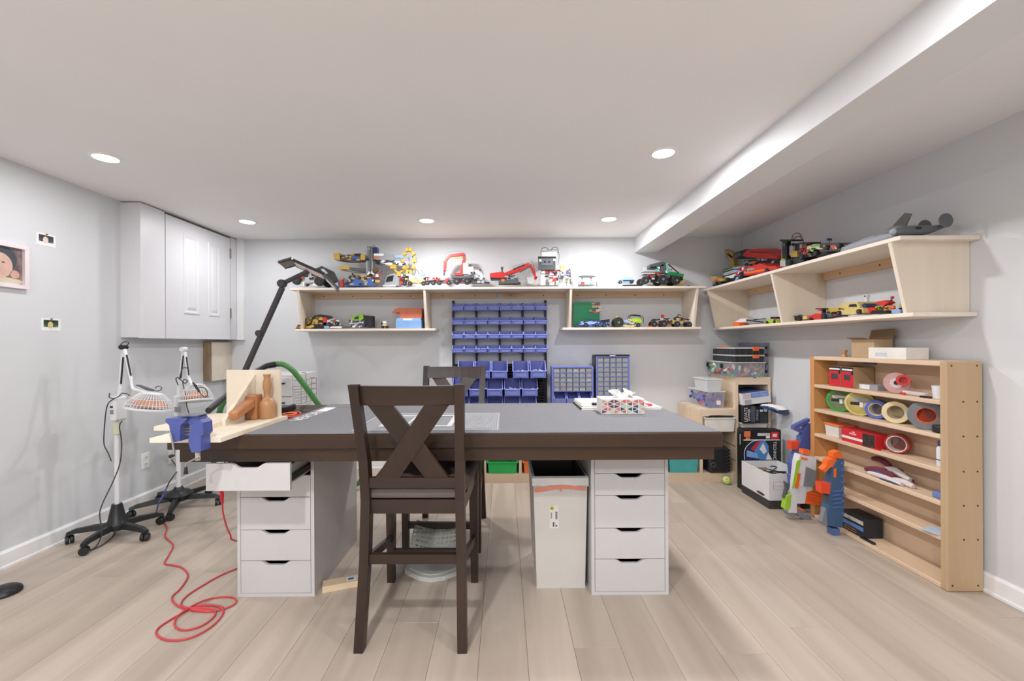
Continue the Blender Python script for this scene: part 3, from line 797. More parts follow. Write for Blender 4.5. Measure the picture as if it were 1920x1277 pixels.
t.part('blades', MB().prism([atz(518, 787, TZ+.002), atz(500, 789, TZ+.002), atz(504, 783, TZ+.002), atz(530, 776, TZ+.002)], (0, 0, .005)), M_STEEL)

# architect lamp clamped to the table's left edge --------------------------------
M_LAMP = plain('lamp graphite', '#3a3638', 0.4, 0.2)
M_LAMPG = plain('lamp grey', '#8d8a88', 0.35, 0.4)
LD = 2.42
def lp(px, py, d=LD): return atd(px, py, d)
t = Thing('task_lamp', 'dark folding arm task lamp with three hinged light bars above the table', 'lamp', (-1.40, 2.42, TZ))
t.part('clamp', MB().box((-1.430, 2.385, .715), (-1.35, 2.455, .738)).box((-1.430, 2.385, .738), (-1.408, 2.455, .825)).box((-1.430, 2.385, TZ+.0005), (-1.35, 2.455, .825)), M_LAMP)
t.part('post', MB().cyl((-1.405, LD, .825), lp(452, 712), .011, n=12), M_LAMP, sm=True)
def flatbar(a, b, w_, th_):
    a, b = Vector(a), Vector(b); M_ = frame(a, b-a, (0, -1, 0) if abs((b-a).normalized().y) < .9 else (0, 0, 1))
    return MB().bbox((0, -th_/2, -w_/2), ((b-a).length, th_/2, w_/2), .004, M_)
t.part('lower_arm', flatbar(lp(452, 712), lp(530, 538), .028, .022), M_LAMP)
t.part('elbow', MB().lathe([(0, -.018), (.021, -.018), (.023, -.012), (.023, .012), (.021, .018), (0, .018)], lp(529, 532), 20, 'y'), M_LAMP, sm=True)
t.part('elbow', MB().lathe([(0, -.017), (.018, -.017), (.018, .017), (0, .017)], lp(487, 625), 18, 'y'), M_LAMP, sm=True)
t.part('upper_arm', flatbar(lp(529, 532), lp(577, 509), .022, .020), M_LAMP)
M_TUBE = plain('unlit light strip', '#e6dad8', 0.4)
def lightbar(p0, p1, d0, d1, wy, w_):
    a, b = lp(*p0, d0), lp(*p1, d1)
    M_ = frame(a, b-a, (0, 1, -0.5)); Ln = (b-a).length
    h = t.part('light_bar', MB().bbox((0, -wy/2, -.006), (Ln, wy/2, .006), .002, M_), M_LAMPG)
    t.part('light_strip', MB().bbox((.012, -wy/2+.010, -.009), (Ln-.012, wy/2-.010, -.006), .001, M_), M_TUBE, h)
    t.part('bar_frame', MB().box((0, -wy/2-.002, -.0075), (Ln, -wy/2+.006, .0065), M_).box((0, wy/2-.006, -.0075), (Ln, wy/2+.002, .0065), M_), M_LAMP, h)
lightbar((553, 493), (611, 519), LD, LD-.03, .062, .05)
lightbar((611, 520), (635, 544), LD-.03, LD-.02, .060, .05)
lightbar((553, 490), (528, 497), LD, LD+.01, .060, .05)
t.part('head_joint', MB().lathe([(0, -.014), (.014, -.014), (.014, .014), (0, .014)], lp(578, 507), 16, 'y'), M_LAMP, sm=True)

# green vacuum hose with a black wand -------------------------------------------------
M_HOSE = plain('hose green', '#4f8a4a', 0.45)
t = Thing('vacuum_hose', 'ribbed green vacuum hose with a black wand arching up behind the table', 'hose', tuple(atz(660, 940, 0)))
path = smooth([lp(516, 683, 2.85), lp(530, 683, 2.86), lp(547, 693, 2.88), lp(563, 712, 2.92), lp(580, 735, 2.97), lp(598, 760, 3.05), lp(628, 800, 3.2), lp(668, 840, 3.38), lp(683, 864, 3.46), lp(682, 886, 3.48), lp(673, 905, 3.48), lp(655, 912, 3.5), Vector((-1.40, 3.82, .022)), Vector((-1.80, 3.92, .022)), Vector((-2.20, 3.86, .022)), lp(404, 896, 3.72), lp(400, 880, 3.60), lp(402, 850, 3.42), lp(405, 810, 3.25), lp(413, 768, 3.05), lp(424, 748, 2.98), lp(440, 735, 2.94), lp(462, 752, 2.96), Vector((-1.72, 2.98, .45)), Vector((-1.66, 3.02, .10)), Vector((-1.58, 3.06, .0225))], 16)
pts = []
acc = 0.0
for i in range(1, len(path)):
    seg = (path[i]-path[i-1]).length; k = max(1, int(seg/.006))
    for j in range(k): pts.append(path[i-1].lerp(path[i], j/k))
t.part('ribbed_hose', MB().rings([(p, .0195 if i % 2 else .0165) for i, p in enumerate(pts)], 12), M_HOSE, sm=True, angle=80)
t.part('wand', MB().rings([(lp(516, 683, 2.85), .021), (lp(500, 686, 2.82), .019), (lp(480, 695, 2.76), .013), (lp(430, 737, 2.36), .014), (Vector((-1.450, 2.105, .856)), .015)], 14), M_BLACK, sm=True)
# white drawer cabinet behind the table with a wire basket
cx0, cx1, cy0, cy1, cz = -1.98, -1.63, 3.30, 3.75, .945
t = Thing('file_cabinet', 'white drawer cabinet standing behind the table under the green hose', 'cabinet', ((cx0+cx1)/2, (cy0+cy1)/2, 0))
t.part('body', MB().bbox((cx0, cy0+.016, 0), (cx1, cy1, cz), .003), M_WHITE)
for k in range(6):
    z0_ = .03+k*.15
    f = t.part('drawer', MB().bbox((cx0+.006, cy0, z0_), (cx1-.006, cy0+.015, z0_+.144), .002), M_WHITE)
    t.part('handle', MB().box((cx1-.10, cy0-.008, z0_+.095), (cx1-.055, cy0, z0_+.105)), M_BLACK, f)
t = Thing('wire_basket', 'small grey wire basket hanging on the side of the white cabinet', 'basket', (cx1+.03, 3.45, .72))
mb = MB()
for k in range(5):
    z = .72+k*.045
    mb.tube([(cx1+.003, 3.33, z), (cx1+.055, 3.33, z), (cx1+.055, 3.60, z), (cx1+.003, 3.60, z)], .002, 6, 1)
for y in (3.33, 3.42, 3.51, 3.60): mb.cyl((cx1+.055, y, .72), (cx1+.055, y, .90), .002, n=6)
t.part('wire_grid', mb, plain('wire grey', '#7d7d7f', 0.4, 0.6))
mb = MB()
for y in (3.40, 3.52): mb.tube([(cx1+.004, y, .90), (cx1+.004, y, cz+.004), (cx1-.03, y, cz+.004)], .002, 6, 1)
t.part('hook', mb, plain('wire grey', '#7d7d7f', 0.4, 0.6))

# ================================================================== HEAT LAMPS AT THE LEFT WALL
M_HL = plain('lamp enamel', '#e6e7ea', 0.35, var=.01)
M_BASE = plain('base black', '#202124', 0.4, var=.05)
M_CORD = plain('cord grey', '#3c3d40', 0.5)
M_ELEM = plain('heater disc', '#d9a183', 0.6, var=.1)
def star_base(t, c, R, a0, hub_h):
    c = Vector(c)
    t.part('hub', MB().lathe([(.0, .055), (.058, .055), (.062, .085), (.045, .11), (.026, hub_h), (0, hub_h)], c, 20), M_BASE, sm=True)
    for k in range(5):
        a = R_(a0 + 72*k); dv = Vector((math.cos(a), math.sin(a), 0)); sv = Vector((-dv.y, dv.x, 0))
        def sec(r, z, w_, h): return [c+dv*r+sv*w_+Vector((0, 0, z)), c+dv*r-sv*w_+Vector((0, 0, z)), c+dv*r-sv*w_*.6+Vector((0, 0, z+h)), c+dv*r+sv*w_*.6+Vector((0, 0, z+h))]
        S = [sec(.03, .060, .026, .035), sec(R*.5, .062, .022, .030), sec(R*.9, .058, .018, .024), sec(R+.012, .050, .015, .018)]
        fs = [(0, 1, 2, 3), (15, 14, 13, 12)]
        for i in range(3):
            for q in range(4): fs.append((4*i+q, 4*i+4+q, 4*i+4+(q+1) % 4, 4*i+(q+1) % 4))
        leg = t.part('leg', MB().add([p for s_ in S for p in s_], fs), M_BASE)
        p = c + dv*R
        M_ = Matrix.Rotation(a + .5, 4, 'Z')
        mb = MB()
        for off in (-.011, .011): mb.lathe([(0, -.008), (.022, -.008), (.0245, 0), (.022, .008), (0, .008)], p + (M_ @ Vector((off, 0, 0))) + Vector((0, 0, .0245)), 16, 'x', M_)
        t.part('caster', mb.cyl(p+Vector((0, 0, .03)), p+Vector((0, 0, .062)), .007, n=8), M_BASE, leg, sm=True)
def cage(t, c, axis, r, h):
    """open wire shade over a heater disc; c = centre of the rim, axis points to the crown"""
    z = Vector(axis).normalized(); x = z.orthogonal().normalized(); y = z.cross(x)
    M_ = Matrix((x, y, z)).transposed().to_4x4()
    g = t.part('cage', MB().lathe([(r, 0), (r*1.0, .010), (r*.985, .012), (r*.985, .002)], c, 32, 'z', M_).lathe([(r*.48, h*.93), (r*.36, h), (0, h*1.02)], c, 24, 'z', M_), M_HL, sm=True)
    mb = MB(); n = 40
    for k in range(n):
        a = 2*math.pi*k/n; ca, sa = math.cos(a), math.sin(a)
        mb.tube([M_ @ Vector((r*.985*ca, r*.985*sa, .010)) + c, M_ @ Vector((r*.86*ca, r*.86*sa, h*.45)) + c, M_ @ Vector((r*.48*ca, r*.48*sa, h*.93)) + c], .0016, 4, 2)
    for q in (.30, .62): mb.torus(c + z*(h*q), r*(.93-.30*max(0, q-.3)), .0018, 28, 5, M_)
    t.part('cage_wires', mb, M_HL, g, kind='stuff')
    t.part('heater_disc', MB().lathe([(0, .020), (r*.70, .020), (r*.72, .034), (r*.45, h*.55), (0, h*.60)], c, 24, 'z', M_), M_ELEM, g, sm=True)
    rim = [(M_ @ Vector((r*.99*math.cos(2*math.pi*k/36), r*.99*math.sin(2*math.pi*k/36), .002))) + c for k in range(36)]
def spring_arm(t, a, b, nm='arm'):
    a, b = Vector(a), Vector(b); dv = (b-a).normalized(); s = Vector((0, 1, 0)).cross(dv).normalized()
    p = t.part(nm, MB().cyl(a, b, .0095, n=10), M_HL, sm=True)
    t.part('spring_slot', MB().cyl(a+dv*(b-a).length*.12+s*.009+Vector((0, -.006, 0)), a+dv*(b-a).length*.80+s*.009+Vector((0, -.006, 0)), .0048, n=8), M_BLACK, p, sm=True)
# first lamp (free standing, nearer)
c1 = Vector((-2.385, 2.64, 0)); D1 = 2.64
def q1(px, py, d=D1): return atd(px, py, d)
t = Thing('heat_lamp', 'white wheeled heat lamp with a caged shade, nearer of the two', 'heat lamp', tuple(c1), group='heat lamps')
star_base(t, c1, .224, -86, .205)
t.part('pole', MB().cyl(c1+Vector((0, 0, .19)), c1+Vector((0, 0, .75)), .0125, n=14), M_HL, sm=True)
t.part('pole_collar', MB().cyl(c1+Vector((0, 0, .635)), c1+Vector((0, 0, .70)), .021, n=16), plain('cream collar', '#dcdcc4', 0.5), sm=True)
p = t.part('control_box', MB().bbox(q1(204, 791, D1-.045), q1(240, 741, D1+.045), .010), M_HL)
t.part('box_label', MB().box(q1(206, 777, D1-.0455), q1(213, 769, D1-.0445)), plain('label grey', '#8f9094', 0.6), p)
t.part('switch', MB().box(q1(206, 765, D1-.048), q1(212, 761.5, D1-.044)), M_BLACK, p)
t.part('post', MB().cyl(q1(224, 742), q1(226, 726), .012, n=10), M_HL, sm=True)
spring_arm(t, q1(225, 728), q1(231, 655))
spring_arm(t, q1(246, 712, D1-.03), q1(234, 655, D1-.01))
t.part('top_joint', MB().lathe([(0, -.02), (.015, -.02), (.015, .02), (0, .02)], q1(231.5, 651), 14, 'y'), M_BLACK, sm=True)
t.part('top_loop', MB().tube([q1(228, 652), q1(227, 645), q1(234, 641), q1(241, 642), q1(239, 647), q1(232, 650)], .003, 6, 4), M_CORD, sm=True)
t.part('neck', MB().tube([q1(246, 712, D1-.03), q1(249, 728, D1-.04), q1(262, 733, D1-.05), q1(275, 736, D1-.06)], .008, 8, 4), M_HL, sm=True)
cage(t, q1(279.5, 768, D1-.06), (0.13, 0.12, 1), .122, .102)
t.part('shade_handle', MB().rings([(q1(255, 722, D1-.17), .003), (q1(264, 724, D1-.17), .007), (q1(276, 729, D1-.17), .009), (q1(288, 732, D1-.17), .006)], 10), plain('handle grey', '#5b5c60', 0.45), sm=True)
t.part('handle_ring', MB().tube([q1(288, 732, D1-.17), q1(297, 733, D1-.17), q1(303, 729, D1-.17), q1(301, 725, D1-.17), q1(295, 724.5, D1-.17), q1(291, 728, D1-.17)], .003, 6, 5), plain('handle grey', '#5b5c60', 0.45), sm=True)
t.part('lead', MB().tube([q1(206, 737, D1-.06), q1(205, 745, D1-.06), q1(213, 747, D1-.06), q1(222, 744, D1-.06), q1(228, 738, D1-.06), q1(237, 738, D1-.06), q1(243, 742, D1-.06)], .003, 6, 5), M_CORD, sm=True)
t.part('lead', MB().tube([q1(215, 747, D1-.06), q1(204, 755, D1-.06), q1(199, 770, D1-.06), q1(196, 800, D1-.06), q1(195, 832, D1-.06), q1(203, 850, D1-.06), q1(209, 865, D1-.06)], .0032, 6, 5), M_CORD, sm=True)
t.part('lead', MB().tube([q1(229, 789, D1-.05), q1(224, 800, D1-.06), q1(228, 830, D1-.06), q1(225, 868, D1-.06), q1(211, 905, D1-.08), q1(192, 945, D1-.10), q1(187, 966, D1-.12), q1(191, 1000, D1-.14), atz(180, 1025, .004), atz(165, 1033, .004), atz(190, 1023, .004), atz(212, 1005, .004), atz(216, 990, .004), atz(222, 985, .004)], .0032, 6, 6), M_CORD, sm=True)
# second lamp (behind the table corner)
c2 = Vector((-2.37, 3.12, 0)); D2 = 3.12
def q2(px, py, d=D2): return atd(px, py, d)
t = Thing('heat_lamp', 'white wheeled heat lamp standing farther back behind the blue vise', 'heat lamp', tuple(c2), group='heat lamps')
star_base(t, c2, .262, -63, .15)
t.part('hub_cover', MB().lathe([(.085, .088), (.088, .098), (.070, .118), (.03, .135), (0, .137)], c2, 24), M_BASE, sm=True)
t.part('pole', MB().cyl(c2+Vector((0, 0, .13)), c2+Vector((0, 0, .68)), .0155, n=14), M_HL, sm=True)
p = t.part('control_box', MB().bbox(q2(324, 782, D2-.05), q2(351, 739, D2+.05), .008), M_HL)
t.part('box_label', MB().box(q2(327, 773, D2-.0505), q2(339, 763, D2-.0495)), plain('label grey', '#8f9094', 0.6), p)
t.part('post', MB().cyl(q2(336, 741), q2(337, 712), .018, n=12), M_HL, sm=True)
spring_arm(t, q2(337, 716), q2(344, 654))
spring_arm(t, q2(354, 710, D2-.03), q2(347, 660, D2-.01))
t.part('top_joint', MB().lathe([(0, -.02), (.017, -.02), (.017, .02), (0, .02)], q2(344.5, 655), 14, 'y'), M_HL, sm=True)
t.part('neck', MB().tube([q2(354, 710, D2-.03), q2(357, 716, D2-.03), q2(361, 722, D2-.03)], .012, 8, 3), M_HL, sm=True)
cage(t, q2(368, 753, D2-.03), (-.12, .15, 1), .108, .125)
t.part('shade_handle', MB().rings([(q2(361, 717, D2-.15), .004), (q2(367, 724, D2-.15), .009), (q2(374, 735, D2-.15), .006)], 10), M_BLACK, sm=True)
t.part('handle_ring', MB().tube([q2(374, 735, D2-.15), q2(382, 744, D2-.15), q2(388, 743, D2-.15), q2(388, 733, D2-.15), q2(382, 727, D2-.15), q2(374, 726, D2-.15)], .003, 6, 5), M_CORD, sm=True)
t.part('lead', MB().tube([q2(334, 722, D2-.05), q2(330, 711, D2-.05), q2(333, 708, D2-.05), q2(340, 713, D2-.05), q2(347, 719, D2-.05), q2(351, 714, D2-.05), q2(345, 712, D2-.05), q2(343, 720, D2-.05), q2(348, 740, D2-.07), q2(350, 760, D2-.07), q2(355, 778, D2-.07)], .0035, 6, 5), M_CORD, sm=True)
t.part('lead', MB().tube([q2(352, 690, D2-.03), q2(343, 690, D2-.05), q2(339, 700, D2-.05), q2(336, 712, D2-.05)], .0035, 6, 4), M_CORD, sm=True)

# cords on the floor ---------------------------------------------------------------
M_REDC = plain('cord red', '#c8444a', 0.45, var=.05)
def fz(cx, cy, z=.0045): return atz(cx/3.19, 840 + cy/3.19, z)
t = Thing('extension_cord', 'red extension cord looping across the floor left of the drawer unit', 'cord', tuple(fz(1150, 960, 0)))
pp = [(975, 440), (998, 480), (988, 530), (1035, 580), (1010, 640), (985, 690), (1040, 702), (1090, 718), (1124, 765), (1080, 840), (1030, 890), (1045, 930), (1100, 962), (1200, 978), (1290, 975), (1333, 955), (1260, 938), (1170, 948), (1050, 1010), (950, 1075), (940, 1120), (1010, 1150), (1140, 1135), (1270, 1065), (1335, 985), (1300, 945), (1200, 945), (1150, 965), (1300, 970), (1390, 942), (1414, 912), (1380, 892), (1280, 897), (1180, 930), (1070, 1000), (1045, 1060), (1100, 1090), (1210, 1062), (1285, 1000), (1260, 962), (1110, 955), (1085, 925), (1130, 875), (1230, 812), (1320, 762), (1404, 726), (1450, 705)]
t.part('cable', MB().tube([fz(x, y, .0045 + (.008 if i in (25, 26, 27, 33, 34, 39, 40) else 0)) for i, (x, y) in enumerate(pp)], .0042, 8, 6), M_REDC, sm=True)
t.part('connector', MB().rings([(fz(958, 415, .012), .008), (fz(968, 428, .010), .009), (fz(978, 448, .006), .005)], 10), M_REDC, sm=True)
t = Thing('power_lead', 'blue and black power lead running down behind the far heat lamp', 'cord', tuple(atd(297, 960, 2.98)))
t.part('blue_lead', MB().tube([atd(313, 914, 2.85), atd(305, 930, 2.84), atd(297, 945, 2.82), atz(293, 962, .006)], .0045, 8, 4), plain('cord blue', '#5560a8', 0.45), sm=True)
t.part('black_lead', MB().tube([atd(313, 914, 2.85), atd(318, 903, 2.90), atd(325, 893, 2.95), atd(332, 880, 3.2), atx(322, 862, XL+.012)], .004, 8, 4), M_BLACK, sm=True)
t = Thing('hanging_cord', 'red plug cord hanging beside the left drawer unit', 'cord', tuple(atd(440, 1010, 2.12)))
t.part('plug', MB().rings([(atd(414, 906, 2.10), .004), (atd(415, 913, 2.10), .009), (atd(416, 930, 2.10), .009), (atd(417, 945, 2.10), .005)], 10), plain('plug red', '#d8202c', 0.4), sm=True)
t.part('cable', MB().tube([atd(417, 943, 2.10), atd(418, 960, 2.10), atd(424, 985, 2.11), atd(432, 1003, 2.12), atd(441, 1014, 2.14), Vector((-1.262, 2.3, .10)), Vector((-1.265, 2.45, .006))], .004, 8, 5), M_REDC, sm=True)
t.part('upper_lead', MB().tube([atd(414, 908, 2.10), atd(413, 890, 2.10), Vector((-1.385, 2.13, .60)), Vector((-1.34, 2.15, .684))], .003, 6, 4), M_BLACK, sm=True)
# round foot of a stand at the left edge
t = Thing('stand_base', 'small black round floor stand base cut by the left edge', 'stand', (-2.383, 2.04, 0))
t.part('base_disc', MB().lathe([(0, .0005), (.060, .0005), (.064, .008), (.060, .020), (.048, .030), (.030, .036), (0, .038)], (-2.383, 2.04, 0), 28), M_BASE, sm=True)
t.part('pole', MB().cyl((-2.425, 2.04, .034), (-2.44, 2.04, .62), .006, n=12), M_BASE, sm=True)

# ================================================================== WALL SHELVES
M_SH_X = wood('shelf pine x', '#dfd0be', '#eee4d8', 0, 0.55, 1.5, 14.0, knots=2.2, ckn='#b98f63', tint=0.04)
M_SH_Y = wood('shelf pine y', '#dfd0be', '#eee4d8', 1, 0.55, 1.5, 14.0, knots=2.2, ckn='#b98f63', tint=0.04)
M_SH_Z = wood('shelf pine z', '#dccdb8', '#ebe0d0', 2, 0.55, 1.5, 14.0, knots=2.0, ckn='#b98f63', tint=0.04)
M_CLEAT = wood('cleat pine x', '#d6b08a', '#e8caa9', 0, 0.55, 1.5, 12.0, knots=2.0, ckn='#96623a', tint=0.05)
M_CLEAT_Y = wood('cleat pine y', '#d6b08a', '#e8caa9', 1, 0.55, 1.5, 12.0, knots=2.0, ckn='#96623a', tint=0.05)
M_SCREW = plain('screw', '#4a4138', 0.4, 0.6)
SZ, LZ = 1.675, 1.318       # tops of the upper and lower boards
SF, LF = 3.762, 3.838       # their front edges on the back wall
t = Thing('wall_shelf', 'long two-level pine wall shelf with toy vehicles across the back wall', 'shelf', (0, 3.92, 1.298))
t.part('top_board', MB().bbox((-1.873, SF-.004, SZ-.020), (1.775, YB-.002, SZ), .002), M_SH_X)
t.part('lower_board', MB().bbox((-1.80-.062, LF-.006, LZ-.020), (-.615, YB-.002, LZ), .002), M_SH_X)
t.part('lower_board', MB().bbox((.525, LF-.006, LZ-.020), (1.762, YB-.002, LZ), .002), M_SH_X)
for nm, x in (('end_panel', -1.815), ('divider', -.706), ('divider', .580), ('end_panel', 1.690)):
    t.part(nm, MB().prism([(x, SF, SZ-.020), (x, YB-.002, SZ-.020), (x, YB-.002, LZ), (x, LF, LZ)], (.020, 0, 0)), M_SH_Z)
cz0, cz1 = SZ-.066, SZ-.0205
for x0_, x1_ in ((-1.794, -.707), (-.685, -.075), (-.045, .579), (.601, 1.689)):
    c = t.part('cleat', MB().box((x0_, YB-.022, cz0), (x1_, YB-.002, cz1)), M_CLEAT)
    n = max(2, int((x1_-x0_)/.26))
    for k in range(n):
        x = x0_ + (x1_-x0_)*(k+.35)/n
        t.part('screw', MB().cyl((x, YB-.0235, (cz0+cz1)/2), (x, YB-.021, (cz0+cz1)/2), .0055, n=8), M_SCREW, c)
# right wall
RX, RLX = 1.884, 1.958
t = Thing('wall_shelf', 'two-level pine wall shelf with toys and a model plane on the right wall', 'shelf', (2.1, 3.0, 1.298))
RT, RL = 1.680, 1.316
t.part('top_board', MB().bbox((RX-.004, 2.035, RT-.020), (XR-.002, 4.06, RT), .002), M_SH_Y)
t.part('lower_board', MB().bbox((RLX-.006, 2.050, RL-.020), (XR-.002, 4.01, RL), .002), M_SH_Y)
for nm, y in (('end_panel', 2.085), ('divider', 3.015), ('end_panel', 3.965)):
    t.part(nm, MB().prism([(RX, y, RT-.020), (XR-.002, y, RT-.020), (XR-.002, y, RL), (RLX, y, RL)], (0, .020, 0)), M_SH_Z)
for y0_, y1_ in ((2.106, 3.014), (3.036, 3.964)):
    c = t.part('cleat', MB().box((XR-.022, y0_, RT-.072), (XR-.002, y1_, RT-.0205)), M_CLEAT_Y)
    for k in range(3):
        y = y0_ + (y1_-y0_)*(k+.5)/3
        t.part('screw', MB().cyl((XR-.0235, y, RT-.045), (XR-.021, y, RT-.045), .0055, n=8), M_SCREW, c)

# ================================================================== BOOKCASE ON THE RIGHT
M_BC_X = wood('cedar x', '#c99a68', '#e3bd8e', 0, 0.5, 1.6, 12.0, tint=0.04)
M_BC_Y = wood('cedar y', '#d3b596', '#e4ccb2', 1, 0.5, 1.6, 12.0, tint=0.05)
M_BC_Z = wood('cedar z', '#b89875', '#c9ae8b', 2, 0.5, 1.6, 12.0, tint=0.04)
M_BC_D = wood('cedar dark z', '#b77840', '#dca76d', 2, 0.45, 1.6, 12.0, tint=0.03)
KX, KY0, KY1, KZ = 2.078, 2.014, 2.915, 1.082
KI = KX + 0.002
t = Thing('bookcase', 'shallow open pine bookcase of tapes and oddments against the right wall', 'bookcase', (2.17, 2.46, 0))
sp = t.part('side_panel', MB().bbox((KX-.004, KY0, 0), (XR-.018, KY0+.034, KZ), .005), M_BC_Z)
for z in (.03, .245, .405, .565, .73, .893, KZ-.02):
    for x in ((KX+.075, KX+.14) if .1 < z < 1.0 else (KX+.02, KX+.14)):
        t.part('screw', MB().cyl((x, KY0-.0008, z), (x, KY0+.002, z), .0045, n=8), M_SCREW, sp)
t.part('side_panel', MB().bbox((KX-.004, KY1-.034, 0), (XR-.018, KY1, KZ), .005), M_BC_D)
t.part('top_board', MB().bbox((KX, KY0+.034, KZ-.024), (XR-.018, KY1-.034, KZ), .003), M_BC_Y)
SHZ = [.022, .248, .412, .568, .732, .895]
for z in SHZ:
    t.part('shelf_board', MB().bbox((KX+(.0 if z > .1 else -.002), KY0+.034, z-.022), (XR-.030, KY1-.034, z), .003), M_BC_Y)
for k in range(6):
    z0_, z1_ = k*KZ/6, (k+1)*KZ/6
    t.part('back_board', MB().box((XR-.030, KY0+.034, z0_+.001), (XR-.019, KY1-.034, z1_-.001)), M_BC_Y)

# ================================================================== BLUE BIN RACK
M_BLUE = plain('bin blue', '#6d78c2', 0.4, var=.04)
M_RACK = plain('rack black', '#17181b', 0.45, 0.3)
RY = YB - .004
t = Thing('bin_rack', 'black metal bin rack on the back wall holding rows of blue bins', 'rack', (-.04, RY, .545))
for px in (850, 893.5, 937, 980, 1023):
    x = (px-945)*4.05/805
    t.part('upright', MB().box((x-.010, RY-.034, .545), (x+.010, RY, 1.585 if px in (850, 1023) else 1.56)), M_RACK)
xa_, xb_ = (850-945)*4.05/805, (1023-945)*4.05/805
zr = [1.483, 1.354, 1.225, 1.096]
for z in zr:
    t.part('rail', MB().box((xa_+.011, RY-.046, z+.030), (xb_-.011, RY-.034, z+.060)), M_RACK)
for z0_, z1_ in ((.71, .99), (.545, .705)):
    t.part('louvre_panel', MB().box((xa_+.011, RY-.046, z0_), (xb_-.011, RY-.036, z1_)), M_RACK)
mb = MB()
for k in range(16):
    z = .552 + k*.0265
    mb.prism([(xa_+.02, RY-.046, z), (xa_+.02, RY-.056, z+.006), (xa_+.02, RY-.046, z+.014)], (xb_-xa_-.04, 0, 0))
t.part('louvres', mb, M_RACK, kind='stuff')
def make_bin(w_, dp, h, lip, label, group, yb):
    t = Thing('storage_bin', label, 'bin', (0, yb, 0), group=group)
    th = .003; hw = w_/2
    def side(x): return MB().prism([(x, yb, 0), (x, yb, h), (x, yb-dp*.38, h), (x, yb-dp*.80, lip+.010), (x, yb-dp, lip), (x, yb-dp+.006, 0)], (th, 0, 0))
    mb = MB(); mb.box((-hw+.004, yb-dp+.006, 0), (hw-.004, yb, th)); mb.box((-hw, yb-th, 0), (hw, yb, h))
    for x in (-hw, hw-th): m_ = side(x); mb.add(m_.v, m_.f)
    mb.prism([(-hw+.003, yb-dp+.006, 0), (-hw+.003, yb-dp, lip), (-hw+.003, yb-dp+th, lip), (-hw+.003, yb-dp+.006+th, 0)], (w_-.006, 0, 0))
    b = t.part('bin_shell', mb, M_BLUE)
    r_ = .0045 if w_ > .12 else .0035
    t.part('rim', MB().tube([(-hw, yb-dp*.30, h), (-hw, yb-dp*.42, h-.004), (-hw, yb-dp*.80, lip+.012), (-hw+.008, yb-dp, lip), (hw-.008, yb-dp, lip), (hw, yb-dp*.80, lip+.012), (hw, yb-dp*.42, h-.004), (hw, yb-dp*.30, h)], r_, 6, 2), plain('bin rim blue', '#96a1e4', 0.4), b, sm=True)
    t.part('label_slot', MB().box((-hw*.72, yb-dp-.0015, lip*.18), (hw*.72, yb-dp+.004, lip*.72)), plain('bin slot', '#6f7cc4', 0.4), b)
    return t.o
ORD = ['first', 'second', 'third', 'fourth', 'fifth', 'sixth', 'seventh', 'eighth']
ROWS = ['top', 'second', 'third', 'fourth']
proto = None
for r in range(4):
    for k in range(8):
        x = (859.5 + k*22.15 - 945)*3.97/805
        lab = 'small blue bin, %s from the left in the %s row of the rack' % (ORD[k], ROWS[r])
        if proto is None: proto = make_bin(.104, .105, .070, .034, lab, 'small blue bins on the rack', 0); o = proto
        else: o = dup(proto, label=lab)
        o.location = (x, RY-.047, zr[r])
        o.rotation_euler = (0, 0, R_(random.uniform(-1.2, 1.2)))
proto = None
LB = []
for k, px in enumerate((874, 905, 936.5, 975.5, 1007.5)): LB.append((px, .868, 'large blue bin, %s from the left in the upper row of large bins' % ORD[k]))
for k, px in enumerate((864, 895.5, 927.3, 960, 992)): LB.append((px, .707, 'large blue bin, %s from the left in the middle row of large bins' % ORD[k]))
for k, px in enumerate((864, 895, 927, 959, 990)): LB.append((px, .545, 'large blue bin, %s from the left in the lowest row, cut by the table' % ORD[k]))
for px, z, lab in LB:
    if proto is None: proto = make_bin(.139, .175, .148, .062, lab, 'large blue bins on the rack', 0); o = proto
    else: o = dup(proto, label=lab)
    o.location = ((px-945)*3.94/805, RY-.058, z)
# loose parts that show in a few bins
def loose(name, x, y, z, w_, d_, cols, n, label, h=.018):
    t = Thing(name, label, 'parts', (x, y, z))
    rr = random.Random(int(x*1000+z*77))
    for ci, c in enumerate(cols):
        mb = MB()
        for k in range(n):
            p = Vector((x+rr.uniform(-w_/2, w_/2), y+rr.uniform(-d_/2, d_/2), z+h*.5+rr.uniform(0, h)))
            M_ = Matrix.Translation(p) @ Matrix.Rotation(rr.uniform(0, 3), 4, Vector((rr.random(), rr.random(), 1)))
            mb.box((-.009, -.004, -.004), (.009, .004, .004), M_)
        t.part('small_pieces', mb, plain('piece ' + c, c, 0.5), kind='stuff')
bx = lambda px: (px-945)*3.97/805
loose('loose_parts', bx(948), RY-.10, zr[0]+.004, .07, .05, ['#e8e8e8', '#2a2a2c'], 12, 'white and black parts heaped in the fifth bin of the top row', .022)
loose('loose_parts', bx(970.5), RY-.10, zr[0]+.004, .07, .05, ['#c9b06a', '#e8dfc0', '#6a5a34'], 12, 'gold parts heaped in the sixth bin of the top row', .026)
loose('loose_parts', bx(904), RY-.11, zr[3]+.004, .07, .05, ['#f0f0f0', '#dcdcdc'], 16, 'white parts filling the third bin of the fourth row', .020)
loose('loose_parts', bx(992.5), RY-.10, zr[3]+.004, .07, .05, ['#e8d9d0', '#f0f0f0', '#b78d7c'], 12, 'pale mixed parts in the seventh bin of the fourth row', .024)
loose('loose_parts', (1007-945)*3.94/805, RY-.17, .872, .10, .08, ['#d9d9de', '#a8abb8'], 16, 'pale parts in the rightmost bin of the upper large row', .045)
